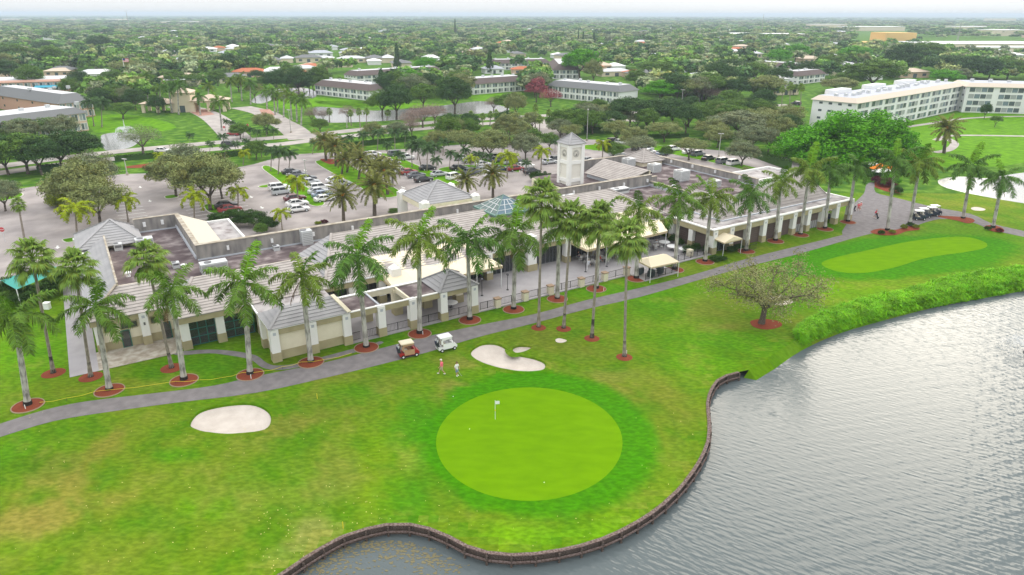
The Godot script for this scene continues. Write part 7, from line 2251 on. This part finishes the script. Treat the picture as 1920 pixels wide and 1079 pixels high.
# ---------- beyond the boulevard ----------
func block(called: String, label: String, a: Vector3, b: Vector3, deep: float, h: float, storeys: int, bays: int, wall: String, roof: String, top: String, lip: float, panes: int, group := "") -> Node3D:
	# a to b is the foot of the face turned to us, left to right
	a.y = 0
	b.y = 0
	var l := a.distance_to(b)
	var t := thing(called, label, "building", a, atan2(-(b - a).z, (b - a).x), group)
	var mb := MB.new()
	mb.box(Vector3(0, 0, -deep), Vector3(l, h, 0))
	part(t, "wall", mb, mat(wall))
	var rise := lip * 0.75
	mb = MB.new()
	var e := 0.6
	var o := [Vector3(-e, h - 0.1, e), Vector3(l + e, h - 0.1, e), Vector3(l + e, h - 0.1, -deep - e), Vector3(-e, h - 0.1, -deep - e)]
	var i := [Vector3(lip - e, h + rise, e - lip), Vector3(l + e - lip, h + rise, e - lip), Vector3(l + e - lip, h + rise, -deep - e + lip), Vector3(lip - e, h + rise, -deep - e + lip)]
	for k in 4: mb.quad(o[k], i[k], i[(k + 1) % 4], o[(k + 1) % 4])
	mb.quad(o[3], o[2], o[1], o[0])
	var rf := part(t, "roof", mb, mat(roof))
	mb = MB.new()
	mb.quad(i[0] + Vector3.UP * 0.004, i[1] + Vector3.UP * 0.004, i[2] + Vector3.UP * 0.004, i[3] + Vector3.UP * 0.004)
	part(rf, "roof_deck", mb, mat(top))
	var step := l / bays
	var fl := h / storeys
	for s in storeys:
		for k in bays:
			var x0 := step * (k + 0.1)
			var x1 := step * (k + 0.9)
			var y0 := fl * (s + 0.14)
			var y1 := fl * (s + 0.9)
			mb = MB.new()
			mb.box(Vector3(x0, y0, 0), Vector3(x1, y0 + 0.12, 0.14))
			mb.box(Vector3(x0, y1 - 0.12, 0), Vector3(x1, y1, 0.12))
			for j in panes + 1:
				var x := lerpf(x0, x1, float(j) / panes)
				mb.box(Vector3(x - 0.07, y0 + 0.12, 0), Vector3(x + 0.07, y1 - 0.12, 0.12))
			var w := part(t, "window", mb, mat("white_paint"))
			for j in panes:
				mb = MB.new()
				mb.box(Vector3(lerpf(x0, x1, float(j) / panes) + 0.07, y0 + 0.12, 0.01), Vector3(lerpf(x0, x1, float(j + 1) / panes) - 0.07, y1 - 0.12, 0.05))
				part(w, "pane", mb, mat(["pane_dark", "pane_blue", "pane_grey"][(s * 7 + k * 3 + j * 5 + k * s) % 3]))
	for z in 4:
		for s in storeys:
			mb = MB.new()
			var zz := -deep * (0.14 + 0.22 * z)
			mb.box(Vector3(-0.06, fl * (s + 0.5), zz - 0.6), Vector3(0, fl * (s + 0.78), zz + 0.6))
			part(t, "side_window", mb, mat("pane_dark"))
	return t

func roof_boxes(t: Node3D, l: float, deep: float, h: float, n: int) -> void:
	for k in n:
		var mb := MB.new()
		var x := l * (k + 0.5) / n + rng.randf_range(-1, 1)
		var z := -deep * rng.randf_range(0.35, 0.65)
		mb.box(Vector3(x - 0.6, h, z - 0.5), Vector3(x + 0.6, h + rng.randf_range(0.7, 1.2), z + 0.5))
		part(t, "roof_unit", mb, mat("ac_case", 0.5, 0.52, 0.53, 0.6))

func build_background() -> void:
	mat("pane_dark", 0.09, 0.11, 0.125, 0.15)
	mat("pane_blue", 0.17, 0.22, 0.26, 0.15)
	mat("pane_grey", 0.32, 0.34, 0.35, 0.3)
	mat("shingle_brown", 0.13, 0.105, 0.10, 0.9)
	mat("shingle_grey", 0.17, 0.175, 0.18, 0.9)
	mat("deck_white", 0.52, 0.53, 0.55, 0.8)
	mat("deck_grey", 0.40, 0.42, 0.47, 0.8)
	mat("wall_white", 0.74, 0.75, 0.76, 0.9)
	mat("wall_peach", 0.62, 0.46, 0.36, 0.9)
	mat("wall_salmon", 0.55, 0.33, 0.26, 0.9)
	mat("wall_cream", 0.66, 0.58, 0.44, 0.9)
	mat("roof_peach", 0.60, 0.52, 0.44, 0.9)
	mat("terracotta", 0.42, 0.15, 0.08, 0.9)
	mat("wall_yellow", 0.62, 0.43, 0.17, 0.9)
	# two four-storey apartment blocks on the right
	var t := block("apartment_block", "four-storey white apartment block with peach roof edge behind the bright green trees", Vector3(113, 0, -232), Vector3(184, 0, -292), 15.0, 10.0, 4, 9, "wall_white", "roof_peach", "deck_grey", 1.8, 3)
	roof_boxes(t, 92.0, 15.0, 11.3, 26)
	for k in 3:
		var mb := MB.new()
		mb.box(Vector3(8 + k * 28.0, 11.2, -15.2), Vector3(20 + k * 28.0, 12.6, -11.5))
		part(t, "stair_head", mb, mat("wall_white"))
	t = block("apartment_block", "white apartment wing with wide glazed balconies at the end of the fairway", Vector3(183, 0, -287), Vector3(268, 0, -268), 16.0, 10.2, 4, 8, "wall_white", "roof_peach", "deck_grey", 1.8, 4)
	roof_boxes(t, 85.0, 16.0, 11.5, 12)
	# two-storey houses round the ponds
	for d in [[591, 178, 693, 190, 160, 14.0, 9, "shingle_brown", "long white two-storey block on the grass behind the middle pond"], [888, 178, 986, 170, 158, 14.0, 9, "shingle_brown", "white two-storey block behind the right arm of the pond"], [1025, 182, 1160, 196, 160, 14.0, 12, "shingle_grey", "white two-storey block behind the pink flowering trees"], [668, 158, 828, 146, 146, 13.0, 12, "shingle_brown", "low white block with dark eaves behind the pond houses"], [922, 132, 1030, 130, 119, 14.0, 9, "shingle_brown", "arcaded white block beyond the pond houses"], [1238, 138, 1330, 128, 128, 14.0, 8, "shingle_brown", "white block glimpsed between the dark spreading trees"], [1410, 133, 1530, 142, 124, 14.0, 10, "shingle_brown", "low white block left of the apartment roofs"], [1495, 158, 1545, 152, 142, 12.0, 5, "shingle_brown", "short white block above the peach apartment roof"]]:
		var a := G(d[0], d[1])
		var b := G(d[2], d[3])
		var h := clampf(height_at(a, d[4]), 4.4, 6.5)
		t = block("garden_apartments", d[8], a, b, d[5], h, 2, d[6], "wall_white", d[7], "deck_white", 3.2, 2, "")
		roof_boxes(t, a.distance_to(b), d[5], h + 2.3, 5)
	t = block("garden_apartments", "gable-end block with brown roof between the pond houses", G(1036, 148), G(1085, 148), 60.0, 5.4, 2, 4, "wall_white", "shingle_brown", "deck_white", 4.2, 2)
	# left: peach and salmon blocks
	t = block("peach_apartments", "peach two-storey block with grey eaves at the left behind dark trees", G(-60, 280), G(166, 246), 16.0, 6.0, 2, 14, "wall_peach", "shingle_grey", "deck_white", 2.4, 2)
	roof_boxes(t, 45.0, 16.0, 7.8, 5)
	t = block("salmon_apartments", "salmon block with pale roof behind the peach apartments", G(115, 226), G(178, 219), 60.0, 5.8, 2, 5, "wall_salmon", "shingle_grey", "deck_white", 4.0, 2)
	roof_boxes(t, 18.0, 60.0, 8.8, 4)
	t = block("salmon_hall", "low salmon hall with a blue awning at the far left", G(-40, 178), G(130, 172), 26.0, 5.0, 1, 12, "wall_salmon", "wall_salmon", "deck_white", 1.2, 2)
	var aw := MB.new()
	aw.quad(Vector3(24, 3.2, 0), Vector3(34, 3.2, 0), Vector3(34, 2.4, 4), Vector3(24, 2.4, 4))
	part(t, "blue_awning", aw, mat("blue_cloth", 0.08, 0.38, 0.52, 0.8))
	# gatehouse
	t = thing("gatehouse", "cream gatehouse with arched drive-through and pale hip roofs", "gatehouse", G(335, 212), 0.15)
	for r in [[-14.0, -2.0, 3.6, 5.6], [-2.0, 5.0, 7.6, 9.4], [5.0, 18.0, 4.4, 6.6]]:
		var mb := MB.new()
		if r[2] > 7: mb.box(Vector3(r[0], 0, -8), Vector3(r[1], r[2], 0))
		else:
			for x in [r[0] + 0.6, (r[0] + r[1]) / 2, r[1] - 0.6]:
				mb.box(Vector3(x - 0.6, 0, -8), Vector3(x + 0.6, r[2], -7))
				mb.box(Vector3(x - 0.6, 0, -1), Vector3(x + 0.6, r[2], 0))
			mb.box(Vector3(r[0], r[2] - 0.8, -7.9), Vector3(r[1], r[2], -0.1))
		part(t, "wall", mb, mat("wall_cream"))
		mb = MB.new()
		var c := Vector3((r[0] + r[1]) / 2, r[3], -4)
		var q := [Vector3(r[0] - 0.8, r[2], 0.8), Vector3(r[1] + 0.8, r[2], 0.8), Vector3(r[1] + 0.8, r[2], -8.8), Vector3(r[0] - 0.8, r[2], -8.8)]
		for k in 4: mb.tri(q[k], c, q[(k + 1) % 4])
		part(t, "roof", mb, mat("roof_sand", 0.55, 0.45, 0.36, 0.9))
	var door := MB.new()
	door.box(Vector3(0.5, 0, 0), Vector3(2.5, 2.6, 0.05))
	part(t, "door", door, mat("pane_dark"))
	t = thing("flag_pole", "flag on a tall pole behind the gatehouse palms", "flagpole", G(238, 160))
	pole(t, "pole", Vector3.ZERO, Vector3(0, 14, 0), 0.12, "white_metal")
	var fl := MB.new()
	for k in 7:
		fl.col = Color(0.5, 0.03, 0.05) if k % 2 == 0 else Color(0.75, 0.75, 0.75)
		fl.box(Vector3(0.1 if k > 3 else 1.3, 13.6 - k * 0.26, -0.02), Vector3(3.2, 13.86 - k * 0.26, 0.02))
	fl.col = Color(0.03, 0.05, 0.18)
	fl.box(Vector3(0.1, 12.82, -0.02), Vector3(1.3, 13.86, 0.02))
	var fm := mat("flag_cloth", 1, 1, 1, 0.9)
	fm.vertex_color_use_as_albedo = true
	part(t, "flag", fl, fm)
	# far landmarks
	t = thing("yellow_theatre", "ochre theatre with a tall stage block above the trees", "building", G(1612, 86), 0.0)
	for r in [[0.0, 0.0, 66.0, 5.0, "wall_yellow"], [30.0, 0.0, 68.0, 16.0, "wall_yellow"], [-30.0, 12.0, 60.0, 3.4, "deck_white"]]:
		var mb := MB.new()
		mb.box(Vector3(r[0], 0, -40.0 - r[1]), Vector3(r[2], r[3], -r[1]))
		part(t, "wall", mb, mat(r[4]))
	for r in [[1745, 92, 150.0, 70.0, 6.0], [1850, 98, 110.0, 30.0, 5.0], [1345, 70, 70.0, 50.0, 6.0], [1440, 72, 60.0, 40.0, 7.0], [1525, 54, 90.0, 50.0, 12.0], [1590, 57, 140.0, 60.0, 9.0], [120, 41, 260.0, 100.0, 9.0], [300, 46, 120.0, 60.0, 8.0], [1860, 40, 130.0, 70.0, 18.0], [1865, 66, 60.0, 50.0, 10.0], [1800, 56, 90.0, 60.0, 9.0], [-20, 40, 200.0, 90.0, 8.0]]:
		t = thing("warehouse", "wide low white-roofed hall far off among the trees", "building", G(r[0], r[1]), 0.05, "far white halls")
		var mb := MB.new()
		mb.box(Vector3(0, 0, -r[3]), Vector3(r[2], r[4], 0))
		part(t, "wall", mb, mat("wall_cream"))
		mb = MB.new()
		mb.box(Vector3(-0.5, r[4], -r[3] - 0.5), Vector3(r[2] + 0.5, r[4] + 0.8, 0.5))
		part(t, "roof", mb, mat("roof_bright", 0.72, 0.73, 0.74, 0.7))
	for a in [[1427, 62, 25], [242, 60, 18], [1362, 60, 42], [1795, 75, 40], [1310, 78, 46]]:
		var p := G(a[0], a[1])
		t = thing("radio_mast", "thin lattice mast standing far off above the woods", "mast", p, 0, "far masts")
		var h := height_at(p, a[2])
		var mb := MB.new()
		for k in 3: mb.tube([Vector3(cos(k * TAU / 3) * 1.2, 0, sin(k * TAU / 3) * 1.2), Vector3(0, h, 0)], [0.35, 0.2], 4)
		part(t, "legs", mb, mat("pole_grey", 0.38, 0.38, 0.36, 0.7))
		mb = MB.new()
		for k in 14:
			var f := k / 14.0
			mb.beam(Vector3(-1.2 * (1 - f), h * f, 0), Vector3(1.2 * (1 - f), h * (f + 0.05), 0.3), 0.15, 0.15)
		part(t, "bracing", mb, mat("pole_grey"))
	build_suburb()

func build_suburb() -> void:
	var r := RandomNumberGenerator.new()
	r.seed = 404
	var clear := [[560, 150, 720, 232], [655, 128, 835, 162], [880, 140, 995, 222], [1015, 146, 1210, 200], [1030, 112, 1092, 152], [915, 110, 1036, 134], [-80, 150, 185, 300], [1490, 150, 2000, 320], [1600, 56, 1705, 88], [1720, 72, 2000, 100], [280, 160, 520, 260], [55, 82, 165, 92], [500, 160, 590, 260], [180, 210, 340, 290], [1400, 120, 1540, 146], [1340, 190, 1500, 250]]
	var blocked := func(px: float, py: float) -> bool:
		for c in clear:
			if px > c[0] and px < c[2] and py > c[1] and py < c[3]: return true
		return false
	# houses
	var tones := ["deck_white", "deck_grey", "terracotta", "shingle_grey", "roof_bright", "roof_sand", "deck_white"]
	mat("roof_bright", 0.72, 0.73, 0.74, 0.7)
	var house := {}
	for k in tones.size():
		if house.has(tones[k]): continue
		var t := Node3D.new()
		var mb := MB.new()
		mb.box(Vector3(-7, 0, -5), Vector3(7, 3.2, 5))
		part(t, "wall", mb, mat(["wall_cream", "wall_white", "wall_peach"][k % 3]))
		mb = MB.new()
		var q := [Vector3(-7.7, 3.2, 5.7), Vector3(7.7, 3.2, 5.7), Vector3(7.7, 3.2, -5.7), Vector3(-7.7, 3.2, -5.7)]
		mb.quad(q[0], q[1], Vector3(3, 5.0, 0), Vector3(-3, 5.0, 0))
		mb.quad(q[2], q[3], Vector3(-3, 5.0, 0), Vector3(3, 5.0, 0))
		mb.tri(q[1], q[2], Vector3(3, 5.0, 0))
		mb.tri(q[3], q[0], Vector3(-3, 5.0, 0))
		part(t, "roof", mb, mat(tones[k]))
		for x in [-4.5, 0.0, 4.5]:
			mb = MB.new()
			mb.box(Vector3(x - 0.9, 0.9 if x else 0.0, 5.0), Vector3(x + 0.9, 2.3, 5.06))
			part(t, "window" if x else "door", mb, mat("pane_dark"))
		house[tones[k]] = t
	var placed := 0
	var homes := []
	while placed < 270:
		var d := 380.0 * pow(6.0, r.randf())
		var a := r.randf_range(-0.68, 0.68)
		var p := Vector3(sin(a) * d, 0, -cos(a) * d)
		var px := 960 + F * p.x / (metres(p) * F)
		var py := 539.5 - F * ((-CAM_H) * cos(PITCH) - p.z * sin(PITCH)) / (metres(p) * F)
		if blocked.call(px, py): continue
		var tone: String = tones[r.randi() % tones.size()]
		var o: Node3D = house[tone].duplicate()
		o.name = numbered("house")
		add_child(o)
		o.position = p
		o.rotation.y = [0.25, 1.82][r.randi() % 2] + r.randf_range(-0.1, 0.1)
		o.scale = Vector3(r.randf_range(0.8, 1.6), r.randf_range(0.9, 1.2), r.randf_range(0.9, 1.4))
		var word: String = {"deck_white": "pale", "deck_grey": "grey", "terracotta": "terracotta", "shingle_grey": "dark grey", "roof_bright": "white", "roof_sand": "sand-coloured"}[tone]
		tag(o, "single-storey house with %s roof among the suburban trees" % word, "house", "%s-roofed suburban houses" % word)
		placed += 1
		homes.append(Vector2(p.x, p.z))
	# trees: the nearest ones singly, the rest as one wood
	var spots := []
	for k in 15000:
		var d := 330.0 * pow(27.0, r.randf())
		var a := r.randf_range(-0.72, 0.72)
		var p := Vector3(sin(a) * d, 0, -cos(a) * d)
		var px := 960 + F * p.x / (metres(p) * F)
		var py := 539.5 - F * ((-CAM_H) * cos(PITCH) - p.z * sin(PITCH)) / (metres(p) * F)
		if blocked.call(px, py): continue
		if wide_noise.get_noise_2d(p.x * 0.3, p.z * 0.3) < -0.28: continue
		var free := true
		if d < 2200.0:
			for hm in homes:
				if absf(hm.x - p.x) < 13.0 and p.z - hm.y > -9.0 and p.z - hm.y < 42.0: free = false
		if free: spots.append([d, p])
	spots.sort_custom(func(x, y): return x[0] < y[0])
	var kinds := ["mid", "dark", "mid", "olive", "grey", "bright", "dark", "mid", "mid", "dark", "grey", "mid", "bare"]
	var words := {"dark": "dark green", "mid": "mid green", "bright": "fresh green", "olive": "olive brown", "bare": "leafless pinkish grey", "grey": "grey-green"}
	var own := 60
	for k in own:
		var kind: String = kinds[r.randi() % kinds.size()]
		var h := r.randf_range(6.5, 12.5)
		tree(kind, "twig" if kind == "bare" else ("flat" if r.randf() < 0.4 else "round"), spots[k][1], h * r.randf_range(0.9, 1.5), h, "%s tree standing singly among the suburban houses" % words[kind], "%s suburb trees" % words[kind])
	for v in 3:
		var mm := MultiMesh.new()
		mm.transform_format = MultiMesh.TRANSFORM_3D
		mm.use_colors = true
		mm.mesh = meshes["low%d" % v].duplicate()
		mm.mesh.surface_set_material(0, leafy("far_leaf", 1, 1, 1))
		var mine := []
		for k in range(own + v, spots.size(), 3): mine.append(spots[k])
		mm.instance_count = mine.size()
		for k in mine.size():
			var d: float = mine[k][0]
			var big := 1.0 + clampf((d - 700.0) / 1500.0, 0, 1.6)
			var h := r.randf_range(6.0, 12.0)
			var w := h * r.randf_range(0.9, 1.6) * big
			mm.set_instance_transform(k, Transform3D(Basis(Vector3.UP, r.randf() * TAU).scaled(Vector3(w, h, w)), mine[k][1]))
			var c: Array = LEAF[["mid", "dark", "mid", "olive", "grey", "mid", "dark", "grey"][r.randi() % 8]]
			var f := r.randf_range(1.0, 2.0)
			mm.set_instance_color(k, Color(c[0] * f, c[1] * f, c[2] * f))
		var mi := MultiMeshInstance3D.new()
		mi.name = numbered("far_woodland")
		mi.multimesh = mm
		tag(mi, "hazy far-off woodland covering the suburb to the horizon", "woodland", "far woodland", "stuff")
		add_child(mi)
